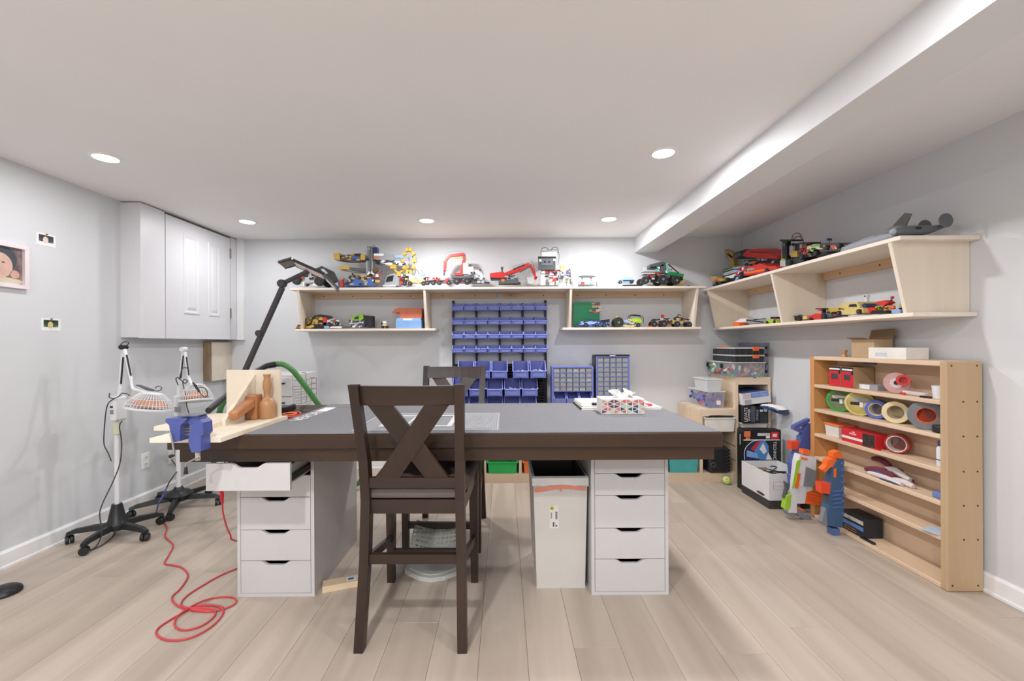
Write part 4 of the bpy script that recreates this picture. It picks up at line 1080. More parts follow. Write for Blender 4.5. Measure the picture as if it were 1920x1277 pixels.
loose('loose_parts', (975-945)*3.94/805, RY-.17, .872, .10, .08, ['#c3c6d2', '#9094a8'], 14, 'grey parts in the fourth bin of the upper large row', .040)
loose('loose_parts', (960-945)*3.94/805, RY-.18, .711, .06, .05, ['#f4f4f4'], 10, 'white parts in the fourth bin of the middle large row', .045)
loose('loose_parts', (992-945)*3.94/805, RY-.18, .711, .08, .05, ['#b9bccb', '#e4e4ea'], 12, 'grey white parts in the fifth bin of the middle large row', .038)

# ================================================================== LOW STORAGE UNITS, BACK WALL
M_TR_X = wood('whitewashed pine x', '#dcc3a6', '#ead7c0', 0, 0.6, 1.8, 12.0, tint=0.03)
M_TR_Y = wood('whitewashed pine y', '#dcc3a6', '#ead7c0', 1, 0.6, 1.8, 12.0, tint=0.03)
M_TR_Z = wood('whitewashed pine z', '#dcc0a0', '#ead5bb', 2, 0.6, 1.8, 12.0, tint=0.03)
UY0, UY1 = 3.622, 4.056
def upright(t, x, h, grooves=(), face=0):
    p = t.part('side_panel', MB().box((x-.012, UY0, 0), (x+.012, UY1, h)), M_TR_Z)
    for z in grooves:
        t.part('groove', MB().box((x+face*.012-.0008, UY0+.002, z-.004), (x+face*.012+.0008, UY1-.01, z+.004)), plain('groove dark', '#7d6449', 0.8), p)
t = Thing('low_shelf', 'low pine storage frame along the back wall behind the table', 'shelf', (.58, 3.84, 0))
xs = [-.168, .133, .434, .735, 1.036, 1.333]
for x in xs: upright(t, x, .518)
for a, b in zip(xs[:-1], xs[1:]):
    t.part('base_shelf', MB().box((a+.012, UY0, .062), (b-.012, UY1, .080)), M_TR_X)
    t.part('base_rail', MB().box((a+.012, UY0, 0), (b-.012, UY0+.018, .062)), M_TR_X)
t.part('top_board', MB().box((xs[0]-.012, UY0, .5185), (xs[-1]+.012, UY1, .536)), M_TR_X)
t = Thing('stair_shelf', 'stepped pine storage frame filling the back right corner', 'shelf', (1.8, 3.84, 0))
ss = [(1.362, .35), (1.660, .618), (1.962, .884), (2.242, .884)]
upright(t, 1.362, .334); upright(t, 1.660, .60); upright(t, 1.962, .866, (.18, .30, .42, .54), -1); upright(t, 2.236, .866)
for (a, ha), (b, hb), top in ((ss[0], ss[1], .334), (ss[1], ss[2], .60), (ss[2], (2.236, 0), .866)):
    t.part('base_shelf', MB().box((a+.012, UY0, .062), (b-.012, UY1, .080)), M_TR_X)
    t.part('base_rail', MB().box((a+.012, UY0, 0), (b-.012, UY0+.018, .062)), M_TR_X)
    t.part('top_board', MB().box((a-.012, UY0, top), (b+(.012 if b > 2.2 else -.0122), UY1, top+.018)), M_TR_X)
    t.part('top_rail', MB().box((a+.012, UY0, top-.045), (b-.012, UY0+.018, top)), M_TR_X)
def tray(x0_, x1_, z0_, z1_, y0_, col, label, cat='bin', name='storage_tray'):
    t = Thing(name, label, cat, ((x0_+x1_)/2, y0_+.2, z0_))
    m_ = plain('tray ' + col, col, 0.4)
    y1_ = UY1-.02
    b = t.part('tray_shell', MB().openbox((x0_+.012, y0_+.008), (x1_-.012, y1_-.01), (x0_+.004, y0_), (x1_-.004, y1_), z0_, z1_, .003), m_)
    mb = MB()
    for a, b_ in (((x0_-.004, y0_-.010), (x1_+.004, y0_)), ((x0_-.004, y1_), (x1_+.004, y1_+.008)), ((x0_-.004, y0_), (x0_+.004, y1_)), ((x1_-.004, y0_), (x1_+.004, y1_))):
        mb.box((a[0], a[1], z1_-.004), (b_[0], b_[1], z1_+.004))
    t.part('rim', mb, m_, b)
tray(-.145, .110, .0808, .178, UY0-.004, '#23b95c', 'green plastic tray at the left end of the low pine frame')
tray(.156, .411, .0808, .178, UY0-.004, '#f0803a', 'orange plastic tray half hidden behind the waste bin')
tray(1.385, 1.637, .0808, .215, UY0-.004, '#4fb3b3', 'teal plastic tray in the lowest step of the corner frame')
tray(1.685, 1.935, .43, .545, UY0-.03, '#eeeae4', 'white plastic tray slid high into the middle step of the corner frame')
single('black_stick', MB().tube([(1.69, UY0+.01, .560), (1.80, UY0+.0, .556), (1.92, UY0-.02, .556)], .008, 8, 3), M_BLACK, 'black stick lying across the white tray in the corner frame', 'stick', sm=True)
# hard black case
t = Thing('hard_case', 'ribbed black hard case standing in the corner frame', 'case', (1.80, 3.72, .0805))
b = t.part('case_shell', MB().bbox((1.715, UY0-.03, .0807), (1.885, UY0+.28, .300), .018), plain('case black', '#1d1e20', 0.5), sm=False)
for k in range(7):
    z = .098 + k*.028
    t.part('rib', MB().bbox((1.855, UY0-.036, z), (1.888, UY0+.06, z+.016), .003), plain('case black', '#1d1e20', 0.5), b)
t.part('latch', MB().torus((1.745, UY0-.034, .155), .018, .004, 16, 6, Matrix.Rotation(R_(90), 4, 'X')), plain('case latch', '#4b4c4e', 0.5), b)

# small-parts cabinets on the low frame ----------------------------------------------
M_CLEAR = plain('clear drawer', '#c3c7cb', 0.25, alpha=.38)
M_CABB = plain('cabinet blue', '#7480c8', 0.4)
def parts_cabinet(x0_, x1_, y0_, z0_, z1_, rows, cols, bins, label, shell, contents):
    y1_ = y0_ + .155
    t = Thing('parts_cabinet', label, 'parts cabinet', ((x0_+x1_)/2, (y0_+y1_)/2, z0_))
    fr = t.part('frame', MB().box((x0_, y0_, z0_), (x0_+.012, y1_, z1_)).box((x1_-.012, y0_, z0_), (x1_, y1_, z1_)).box((x0_+.012, y0_, z1_-.012), (x1_-.012, y1_, z1_)).box((x0_+.012, y0_, z0_), (x1_-.012, y1_, z0_+.010)).box((x0_+.012, y1_-.006, z0_+.010), (x1_-.012, y1_, z1_-.012)), shell)
    zb = z0_ + .010
    for lvl in range(2 if bins else 0):
        bw = (x1_-x0_-.024)/bins; bh = .100
        for k in range(bins):
            a = x0_+.012+k*bw
            t.part('open_bin', MB().openbox((a+.004, y0_+.004), (a+bw-.004, y1_-.01), (a+.002, y0_-.012), (a+bw-.002, y1_-.008), zb+.001, zb+.040, .003).box((a+.002, y0_+.06, zb+.040), (a+.006, y1_-.01, zb+bh)).box((a+bw-.006, y0_+.06, zb+.040), (a+bw-.002, y1_-.01, zb+bh)).prism([(a+.002, y0_-.012, zb+.040), (a+.002, y0_+.06, zb+bh), (a+.002, y0_+.06, zb+.040)], (.008, 0, 0)).prism([(a+bw-.010, y0_-.012, zb+.040), (a+bw-.010, y0_+.06, zb+bh), (a+bw-.010, y0_+.06, zb+.040)], (.008, 0, 0)), M_CABB)
        zb += bh + .004
    ph = (z1_-.012-zb)/rows; pw = (x1_-x0_-.024)/cols
    for r in range(rows):
        t.part('row_shelf', MB().box((x0_+.012, y0_-.001, zb+r*ph-.0035), (x1_-.012, y1_-.006, zb+r*ph+.0015)), M_CABB, fr)
        for k in range(cols):
            a, z = x0_+.012+k*pw, zb+r*ph
            if r == 0 and k == 0:
                d_ = t.part('drawer', MB().openbox((a+.003, y0_), (a+pw-.003, y1_-.01), (a+.003, y0_), (a+pw-.003, y1_-.01), z+.002, z+ph-.006, .002), M_CLEAR)
                me, base = d_.data, (a, z)
            else:
                d_ = bpy.data.objects.new('drawer', me); COL.objects.link(d_); d_.parent = t.o
                d_.location = (a-base[0], 0, z-base[1])
            if (r*7+k*3) % 4 != 3:
                c = contents[(r*5+k*2) % len(contents)]
                q = t.part('drawer_contents', MB().box((a+.007, y0_+.004, z+.0045), (a+pw-.007, y1_-.03, z+ph*(.35+.25*((r+k) % 3)/2))), plain('content ' + c, c, 0.7, var=.4, scale=160))
                q.parent = d_; q.matrix_parent_inverse = Matrix.Translation(d_.location).inverted()
    return t
parts_cabinet(.425, .790, 3.80, .5365, .972, 5, 6, 3, 'blue small-parts cabinet with coloured drawers and three open bins', M_CABB, ['#bfc3c8', '#c4574f', '#e3e3e6', '#555566', '#d98a6c', '#777c86'])
t = parts_cabinet(.815, 1.112, 3.80, .5365, 1.062, 12, 5, 0, 'taller blue small-parts cabinet with a black top and grey drawers', M_CABB, ['#74766e', '#5e605c', '#8a8d84', '#6d6e70'])
t.part('black_shell', MB().box((.809, 3.806, .5365), (.8145, 3.955, 1.066)).box((.8145, 3.797, 1.0625), (1.112, 3.955, 1.074)), M_BLACK)
t.part('name_plate', MB().box((.935, 3.7955, 1.0645), (.985, 3.797, 1.0715)), plain('plate grey', '#c9cacb', 0.4))

# ================================================================== TOY VEHICLES ON THE SHELVES
C = {k: plain('toy ' + k, v, 0.35, var=.04) for k, v in dict(gold='#c2a045', tan='#cdb878', blue='#3f5fa6', lblue='#8fb0dc', grey='#94989d', dgrey='#54575b', black='#1c1d20', white='#e9e9ea', red='#c8282b', orange='#e8752c', lime='#9bcb30', green='#17814a', navy='#2c355f', silver='#b4b7ba', teal='#6fb7b0', brown='#6b4426', yellow='#e0c23c', purple='#5a4a7d', dorange='#9a4a22').items()}
M_TYRE = plain('tyre', '#202022', 0.7)
class Toy(Thing):
    def __init__(s, name, label, cat, plane, coord, zmin, px, py=530, group=None):
        s.plane, s.coord, s.zmin = plane, coord, zmin
        s.N = Vector((0, 1, 0)) if plane == 'y' else Vector((1, 0, 0))
        p = atd(px, py, coord) if plane == 'y' else atx(px, py, coord)
        super().__init__(name, label, cat, (p.x, p.y, zmin), group=group)
    def P(s, px, py, off=0.0):
        p = atd(px, py, s.coord) if s.plane == 'y' else atx(px, py, s.coord)
        p.z = max(p.z, s.zmin + .0004)
        return p + s.N*off
    def poly(s, nm, m, pts, t0=-.05, t1=.05, parent=None):
        return s.part(nm, MB().prism([s.P(x, y, t0) for x, y in pts], s.N*(t1-t0)), C.get(m, m) if isinstance(m, str) else m, parent)
    def box(s, nm, m, x0, y0, x1, y1, t0=-.05, t1=.05, parent=None):
        return s.poly(nm, m, [(x0, y0), (x1, y0), (x1, y1), (x0, y1)], t0, t1, parent)
    def wheel(s, px, py, r, t0, t1, hub='grey', tyre=None):
        c = s.P(px, py); R = r*c.y/F
        c.z = max(c.z, s.zmin + R + .0005)
        ax = 'y' if s.plane == 'y' else 'x'
        w_ = s.part('wheel', MB().lathe([(R*.55, t0), (R*.9, t0), (R, t0+.2*(t1-t0)), (R, t1-.2*(t1-t0)), (R*.9, t1), (R*.55, t1)], c, 18, ax), tyre or M_TYRE, sm=True)
        s.part('hub', MB().lathe([(0, t0+.10*(t1-t0)), (R*.22, t0-.04*(t1-t0)), (R*.24, t0+.12*(t1-t0)), (R*.50, t0+.02*(t1-t0)), (R*.56, t0), (R*.56, t1), (0, t1)], c, 14, ax), C[hub], w_, sm=True)
    def tube(s, nm, m, pts, r, off=0.0, parent=None, res=4):
        return s.part(nm, MB().tube([s.P(q[0], q[1], q[2] if len(q) > 2 else off) for q in pts], r, 8, res), C.get(m, m) if isinstance(m, str) else m, parent, sm=True)
    def bar(s, nm, m, a, b, w_, t0, t1, parent=None):
        """straight beam between two photo points, w_ px wide"""
        dx, dy = b[0]-a[0], b[1]-a[1]; l = math.hypot(dx, dy); nx, ny = -dy/l*w_/2, dx/l*w_/2
        return s.poly(nm, m, [(a[0]+nx, a[1]+ny), (b[0]+nx, b[1]+ny), (b[0]-nx, b[1]-ny), (a[0]-nx, a[1]-ny)], t0, t1, parent)
    def bits(s, cols, x0, y0, x1, y1, t0, t1, n, sz=2.2, seed=1):
        rr = random.Random(seed)
        for c in cols:
            mb = MB()
            for k in range(n):
                x, y = rr.uniform(x0, x1), rr.uniform(y0, y1); w_, h = sz*rr.uniform(.6, 1.9), sz*rr.uniform(.5, 1.1)
                a = rr.uniform(t0, t1)
                mb.prism([s.P(x-w_, y-h, a), s.P(x+w_, y-h, a), s.P(x+w_, y+h, a), s.P(x-w_, y+h, a)], s.N*rr.uniform(.012, .03))
            s.part('brick_details', mb, C[c], kind='stuff')
YT, ZT_ = 3.90, SZ + .0002
def top(name, label, px, cat='toy vehicle', d=YT): return Toy(name, label, cat, 'y', d, ZT_, px, 530, 'toy models on the shelves')
# black big-wheeled truck under the lamp
t = top('toy_truck', 'black and silver big-wheeled toy truck under the task lamp', 585)
t.poly('chassis', 'silver', [(566, 514), (600, 512), (606, 530), (568, 532)], -.04, .05)
t.poly('bonnet', 'dgrey', [(574, 509), (592, 504), (600, 512), (576, 516)], -.03, .05)
t.poly('cab', 'black', [(592, 506), (606, 500), (622, 508), (632, 528), (604, 530)], -.03, .06)
t.poly('windscreen', 'silver', [(604, 506), (610, 505), (618, 514), (611, 514)], -.034, -.03)
for x, y, r in ((563, 528, 8), (605, 529, 9)): t.wheel(x, y, r, -.085, -.045, 'dgrey'); t.wheel(x+4, y, r*.9, .05, .09, 'dgrey')
t.box('suspension', 'dorange', 569, 516, 574, 525, -.05, -.03); t.box('suspension', 'dorange', 594, 518, 600, 526, -.05, -.03)
t.box('bumper', 'white', 570, 530, 576, 538, -.06, -.02); t.box('bumper', 'white', 592, 533, 602, 538, -.06, -.02)
t.bits(['silver', 'black'], 570, 514, 602, 530, -.055, -.03, 10, 2.2, 3)
t = top('toy_rover', 'small blue and silver toy piece beside the task lamp head', 632, 'toy part')
t.box('body', 'lblue', 628, 532, 636, 538, -.03, .02); t.poly('nose', 'grey', [(628, 532), (636, 529), (636, 532)], -.02, .01)
t = top('toy_beacon', 'small red toy figure standing left of the gold excavator', 641.5, 'toy figure')
t.box('base', 'red', 638.5, 531, 645, 538, -.02, .015); t.box('body', 'red', 639.5, 525, 644, 531, -.016, .010); t.box('head', 'orange', 640.3, 521.5, 643.3, 525, -.010, .006)
# bucket wheel excavator
t = top('toy_excavator', 'large gold and blue toy bucket-wheel excavator with long booms', 700)
t.poly('crawler', 'blue', [(655, 527), (668, 524), (700, 524), (704, 537), (650, 538)], -.06, .07)
t.poly('crawler_frame', 'black', [(650, 534), (664, 525), (668, 527), (656, 537)], -.065, .07)
t.box('deck', 'gold', 656, 517, 700, 523, -.05, .06); t.box('deck_rail', 'dgrey', 674, 518, 704, 521, -.055, -.048)
t.poly('lower_boom', 'gold', [(638, 500), (657, 500), (658, 506), (638, 506)], -.03, .03)
t.poly('lower_boom_rear', 'dgrey', [(657, 502), (690, 505), (690, 511), (657, 507)], -.025, .025)
t.tube('boom_truss', 'dgrey', [(640, 506), (660, 510), (688, 512)], .003)
t.box('mast', 'grey', 688, 470, 700, 530, -.030, .035); t.box('mast_column', 'dgrey', 696, 464, 698.5, 515, -.045, -.03)
t.poly('counterweight', 'gold', [(629, 477), (640, 476), (641, 489), (630, 488)], -.05, .05)
t.poly('upper_boom', 'dgrey', [(640, 479), (692, 481), (692, 490), (641, 489)], -.035, .04)
t.box('boom_panel', 'blue', 662, 481, 680, 487, -.042, -.034); t.box('boom_joint', 'gold', 679, 479, 687, 489, -.044, .045)
t.tube('truss_rail', 'brown', [(636, 489), (660, 492), (688, 491)], .004)
t.box('cabin', 'navy', 700, 465, 709, 476, -.03, .03); t.tube('cable', 'black', [(691, 470), (689, 462), (697, 466), (701, 460), (706, 467)], .0025)
t.poly('discharge_boom', 'grey', [(702, 478), (722, 477), (766, 481), (766, 490), (702, 488)], -.03, .04)
t.box('boom_panel', 'white', 703, 477, 721, 481, -.034, .03); t.box('boom_panel', 'orange', 703, 482, 713, 484.5, -.036, -.03); t.box('boom_panel', 'lblue', 741, 480, 758, 485, -.036, -.03)
t.poly('truss', 'white', [(716, 488), (766, 490), (762, 499), (720, 497)], -.025, .03)
t.bits(['dgrey', 'black'], 705, 489, 762, 497, -.034, -.026, 9, 1.9, 5)
wc = t.P(768, 490); wr = 14*YT/F
mb = MB()
for k in range(10):
    a = 2*math.pi*k/10
    p = wc + Vector((math.cos(a)*wr*.75, -.02, math.sin(a)*wr*1.55))
    mb.box((-.015, -.02, -.012), (.015, .02, .012), Matrix.Translation(p) @ Matrix.Rotation(-a, 4, 'Y'))
t.part('bucket_ring', mb, C['gold'], kind='stuff')
t.part('bucket_wheel', MB().torus(wc+Vector((0, -.01, 0)), wr*.95, .008, 20, 6, Matrix.Rotation(R_(90), 4, 'X') @ Matrix.Scale(.72, 4, Vector((1, 0, 0))) @ Matrix.Scale(1.5, 4, Vector((0, 1, 0)))), C['yellow'], sm=True)
t.poly('wheel_cover', 'grey', [(773, 480), (780, 482), (780, 492), (774, 490)], -.01, .02)
t.tube('gold_arm', 'gold', [(728, 498), (738, 503), (746, 512), (757, 508), (768, 500)], .010, -.02)
t.box('gold_claw', 'gold', 733, 498, 744, 505, -.035, .0); t.box('gold_claw', 'gold', 745, 510, 753, 519, -.035, .0)
t.bits(['brown', 'black', 'gold'], 640, 478, 692, 489, -.044, -.036, 8, 1.8, 6)
t.bits(['red', 'white', 'navy', 'gold'], 690, 512, 712, 534, -.05, -.02, 7, 2.2, 8)
t.bits(['black', 'gold', 'grey'], 656, 516, 704, 536, -.068, -.055, 9, 2.0, 9)
t.poly('hopper', 'brown', [(700, 505), (709, 503), (708, 509), (702, 512)], -.02, .02)
t.tube('strut', 'dgrey', [(706, 525), (712, 515), (718, 508)], .003, -.02)
# grey scoop
t = top('toy_scoop', 'grey toy scoop with a dark opening right of the gold excavator', 733, 'toy part', 3.86)
t.poly('scoop_shell', 'grey', [(722, 535), (727, 518), (741, 513), (749, 523), (748, 536)], -.03, .03)
t.poly('opening', 'black', [(725, 530), (728, 520), (740, 517), (738, 528)], -.033, -.030)
t.box('lip', 'silver', 720, 535, 744, 538, -.04, -.02)
# white flatbed
t = top('toy_hauler', 'white and gold flat toy hauler between scoop and red crane truck', 775)
t.poly('bed', 'white', [(754, 516), (772, 514), (774, 520), (802, 523), (802, 527), (756, 525)], -.04, .04)
t.box('tray', 'tan', 770, 525, 798, 531, -.05, .04); t.box('cab', 'red', 752, 520, 758, 534, -.03, .03); t.box('lamp', 'red', 799, 520, 805, 527, -.03, .02)
for x in (761, 771, 796): t.wheel(x, 533, 4.2, -.06, -.035, 'silver')
t.box('canopy', 'lblue', 788, 511, 796, 517, -.02, .02); t.tube('hoop', 'dgrey', [(777, 516), (781, 505), (786, 515)], .003); t.tube('hoop', 'dgrey', [(788, 505), (793, 510), (795, 516)], .003)
t.bits(['gold', 'black', 'silver'], 756, 516, 800, 533, -.055, -.035, 9, 1.8, 11)
# red crane truck with white cab
t = top('toy_crane_truck', 'red and white toy crane truck with its arm bent over', 862)
t.box('chassis', 'dgrey', 806, 526, 904, 531, -.04, .04)
for x in (803, 814, 825, 843): t.wheel(x, 532, 4.3, -.062, -.035, 'silver')
for x in (857.5, 877): t.wheel(x, 529, 6.4, -.068, -.035, 'silver')
t.box('wheel_arch', 'dgrey', 849, 519, 888, 523, -.055, .04); t.box('cab', 'white', 869, 495, 878, 515, -.045, .05); t.box('cab', 'white', 878.5, 502, 888, 516, -.045, .05); t.box('exhaust', 'brown', 880, 496, 884, 502, -.02, .0)
t.box('turntable', 'red', 853, 513, 869, 517, -.04, .04)
t.bar('crane_post', 'red', (865, 514), (870, 488), 5, -.02, .02); t.bar('crane_arm', 'red', (872, 477), (843, 480), 5, -.018, .018); t.bar('crane_arm_tip', 'red', (835, 490), (834, 508), 5, -.016, .016)
t.bar('knuckle', 'dorange', (843, 480), (836, 489), 4, -.014, .014); t.bar('knuckle', 'dorange', (871, 489), (870, 477), 5, -.014, .014); t.bar('piston', 'tan', (850, 484), (866, 482), 3, -.01, .01)
t.bar('hook_block', 'dgrey', (833.5, 508), (832.5, 517), 3, -.01, .01)
t.tube('hydraulic_hose', 'grey', [(833, 490), (826, 497), (828, 506), (836, 506), (846, 503), (846, 495), (838, 493)], .002, -.02); t.tube('hydraulic_hose', 'teal', [(834, 487), (836, 478), (846, 473), (866, 473), (874, 480), (875, 492)], .002, -.02)
t.box('red_box', 'red', 836, 524, 842, 533, -.05, .0)
t.poly('rear_body', 'white', [(888, 506), (900, 509), (906, 518), (904, 526), (888, 526)], -.03, .04)
t.bits(['dgrey', 'black', 'silver'], 884, 506, 908, 532, -.05, -.025, 9, 1.9, 12); t.bits(['red', 'black', 'grey'], 806, 521, 868, 530, -.055, -.03, 9, 1.9, 13)
t.tube('cable', 'dgrey', [(888, 503), (898, 504), (905, 511), (906, 516)], .0025, -.03)
t.bar('tow_bar', 'black', (898, 529), (918, 531), 2.5, -.02, .0)
# red excavator
t = top('toy_excavator', 'red toy excavator reaching right with a grey bucket', 960)
t.poly('body', 'red', [(919, 514), (944, 511), (948, 517), (944, 523), (919, 522)], -.05, .05)
t.box('skirt', 'black', 920, 522, 950, 525, -.045, .045); t.box('crawler', 'dgrey', 935, 526, 972, 533, -.06, -.02); t.box('crawler', 'dgrey', 935, 526, 972, 533, .02, .06)
t.box('crawler_hub', 'orange', 940, 525, 946, 530, -.064, -.058); t.poly('shoe', 'black', [(960, 532), (964, 527), (976, 531), (976, 534), (962, 535)], -.05, .0)
t.bar('boom', 'red', (945, 516), (992, 496), 6, -.02, .02); t.bar('boom_lower', 'red', (958, 514), (990, 501), 3, -.014, .014); t.bar('boom_stripe', 'black', (962, 506), (984, 497), 2, -.023, -.018)
t.bar('stick', 'red', (994, 496), (1005, 522), 4, -.012, .012); t.bar('stick_link', 'red', (1000, 497), (1004, 517), 1.6, -.014, -.010); t.bar('piston', 'dgrey', (974, 511), (993, 501), 2.5, -.016, -.010)
t.poly('bucket', 'silver', [(988, 522), (998, 520), (1003, 528), (998, 534), (989, 533)], -.035, .035); t.poly('bucket_link', 'red', [(1000, 523), (1008, 518), (1006, 524), (1001, 528)], -.012, .012)
t.box('seat', 'dgrey', 940, 503, 943, 511, -.01, .01); t.box('light', 'dgrey', 939, 501, 944, 504, -.012, .012)
t.tube('hydraulic_hose', 'grey', [(966, 521), (980, 524), (989, 516), (990, 506), (982, 503)], .002, -.02); t.tube('hydraulic_hose', 'grey', [(992, 493), (997, 490), (999, 495), (995, 499)], .002, -.02)
t.bits(['dgrey', 'black', 'silver'], 942, 517, 968, 531, -.055, -.025, 8, 2, 14)
# robots
t = top('toy_robot', 'tall white toy robot with a grey control screen and cable loops', 1028, 'toy robot')
t.box('screen', 'dgrey', 1008.5, 486, 1040, 508, -.06, -.03); t.box('screen_frame', 'black', 1008, 483.5, 1041, 486, -.062, -.028); t.box('screen_face', plain('screen slate', '#6d737c', 0.4), 1014, 487.5, 1035, 500, -.064, -.06)
t.box('button', 'white', 1010, 489, 1014, 493, -.066, -.06); t.box('button', 'white', 1035.5, 488, 1040, 492, -.066, -.06)
t.box('eye', 'black', 1019, 492, 1022, 495, -.067, -.064); t.box('eye', 'black', 1027, 492, 1030, 495, -.067, -.064)
t.box('head', 'white', 1015, 474, 1043, 484, -.03, .03); t.box('torso', 'grey', 1014, 508, 1042, 518, -.03, .035)
t.box('leg', 'white', 1013, 516, 1022, 535, -.04, .04); t.box('leg', 'white', 1030, 518, 1038, 535, -.03, .03); t.box('leg', 'silver', 1041, 505, 1047, 535, -.03, .03)
t.tube('cable_loop', 'dgrey', [(1014, 484), (1014, 472), (1018, 466), (1024, 466), (1028, 471)], .003, -.03); t.tube('cable_loop', 'dgrey', [(1033, 471), (1036, 466), (1042, 465), (1046, 470), (1045, 476)], .003, -.03); t.tube('cable', 'dgrey', [(1014, 473), (1022, 473), (1032, 470), (1042, 470), (1047, 476), (1047, 488), (1045, 498)], .002, -.034)
t.bits(['black', 'silver', 'white', 'red'], 1016, 508, 1046, 532, -.048, -.03, 8, 2.1, 15)
t = top('toy_robot', 'shorter white and grey toy robot beside the screen robot', 1060, 'toy robot')
t.box('head', 'tan', 1050, 498, 1058, 505, -.02, .02); t.poly('torso', 'white', [(1049, 505), (1062, 506), (1066, 516), (1052, 516)], -.03, .03)
t.bar('arm', 'grey', (1051, 506), (1047, 522), 3.5, -.03, -.01); t.bar('arm', 'white', (1061, 505), (1065, 500), 3, -.02, .0); t.bar('leg', 'grey', (1054, 516), (1050, 535), 5, -.02, .02); t.bar('leg', 'silver', (1062, 515), (1065, 535), 5, -.02, .02); t.bar('back_rail', 'dgrey', (1068, 504), (1070, 533), 2.5, -.01, .01)
t.box('foot', 'white', 1046, 532, 1055, 537, -.03, .02); t.bits(['purple', 'dgrey', 'tan', 'silver'], 1050, 505, 1068, 530, -.038, -.022, 7, 1.9, 16)
# chrome racer seen from behind
t = top('toy_racer', 'low chrome-wheeled toy racer with a flat dark rear wing', 1100)
for a, b in ((1072.5, 1083), (1118.5, 1127)):
    c = t.P((a+b)/2, 527); r = 7*YT/F; c.z = t.zmin + r + .0005; hw = (b-a)/2*YT/F
    w_ = t.part('wheel', MB().lathe([(r*.5, -hw), (r*.9, -hw), (r, -hw*.6), (r, hw*.6), (r*.9, hw), (r*.5, hw)], c, 18, 'x'), C['silver'], sm=True)
    t.part('hub', MB().lathe([(0, -hw*.8), (r*.5, -hw*.8), (r*.5, hw*.8), (0, hw*.8)], c, 14, 'x'), C['dgrey'], w_)
t.poly('wing', 'dgrey', [(1084, 519.5), (1092, 518), (1108, 518), (1116, 519.5), (1108, 521), (1092, 521)], -.05, .0); t.box('wing_post', 'silver', 1089, 521, 1092, 528, -.03, -.01); t.box('wing_post', 'silver', 1106, 521, 1109, 528, -.03, -.01)
t.poly('body', 'silver', [(1084, 534), (1088, 527), (1112, 527), (1117, 534)], -.03, .12); t.box('tail_light', 'red', 1088, 530, 1094, 534, -.045, -.03); t.box('tail_light', 'teal', 1105, 530, 1110, 534, -.045, -.03)
# small car on a flat case
t = top('toy_car', 'small white and navy toy car parked on a flat black case', 1172, d=3.84)
t.poly('body', 'lblue', [(1157, 530), (1158, 525), (1166, 523), (1172, 520), (1184, 521), (1188, 526), (1187, 531)], -.03, .03); t.box('stripe', 'navy', 1166, 526, 1187, 528, -.033, -.03); t.poly('roof', 'white', [(1168, 523), (1173, 520.5), (1183, 521.5), (1184, 524)], -.026, .026)
t.wheel(1161, 530, 3.4, -.04, -.02, 'white'); t.wheel(1182, 530, 3.2, -.04, -.02, 'dgrey')
single('flat_case', MB().bbox((atd(1167, 530, 3.80).x, 3.775, SZ+.0005), (atd(1195, 530, 3.80).x, 3.81, SZ+.017), .003), M_BLACK, 'flat black case on the front edge of the back shelf', 'case')
# grey green off-road truck
t = top('toy_truck', 'grey toy off-road truck with a green bonnet at the shelf\'s right', 1242)
t.poly('chassis', 'black', [(1208, 517), (1276, 519), (1278, 527), (1250, 532), (1206, 526)], -.04, .05)
for x, y, r in ((1205, 528, 7), (1237, 526, 8.5), (1262, 528, 7.5)): t.wheel(x, y, r, -.085, -.045, 'silver'); t.wheel(x, y, r, .05, .085, 'silver')
t.poly('bonnet', 'green', [(1249, 511), (1262, 512), (1278, 516), (1277, 521), (1249, 517)], -.05, .05); t.bar('windscreen_post', 'black', (1249, 497), (1269, 514), 1.8, -.05, -.044); t.bar('door_post', 'teal', (1247, 495), (1248, 514), 3, -.052, -.045)
t.box('cab_back', 'dgrey', 1236, 498, 1246, 513, -.045, .045); t.poly('roof_rack', 'dgrey', [(1215, 498), (1238, 492), (1248, 495), (1240, 500), (1216, 502)], -.045, .045); t.box('cargo', 'black', 1216, 501, 1238, 505, -.04, .04)
t.box('bed_rail', 'silver', 1203, 509, 1224, 511, -.05, .05); t.box('bed_rail', 'silver', 1203, 513, 1224, 515.5, -.05, .05); t.box('seat', 'orange', 1224, 511, 1232, 515, -.03, .03); t.box('light', 'silver', 1206, 502, 1211, 508, -.03, .0)
t.bits(['silver', 'red', 'dgrey', 'black'], 1208, 515, 1274, 530, -.06, -.035, 10, 2, 17); t.bits(['white', 'teal', 'red'], 1226, 500, 1258, 514, -.05, -.03, 6, 1.8, 18)
t.poly('winch', 'tan', [(1264, 532), (1278, 526), (1280, 535), (1266, 536)], -.05, .0)
t = top('toy_ring', 'lone small black toy ring at the right end of the back shelf', 1290.5, 'toy part', 3.80)
t.part('tyre', MB().torus(t.P(1290.5, 541)+Vector((0, 0, .004)), .012, .0055, 18, 8), M_TYRE, sm=True)

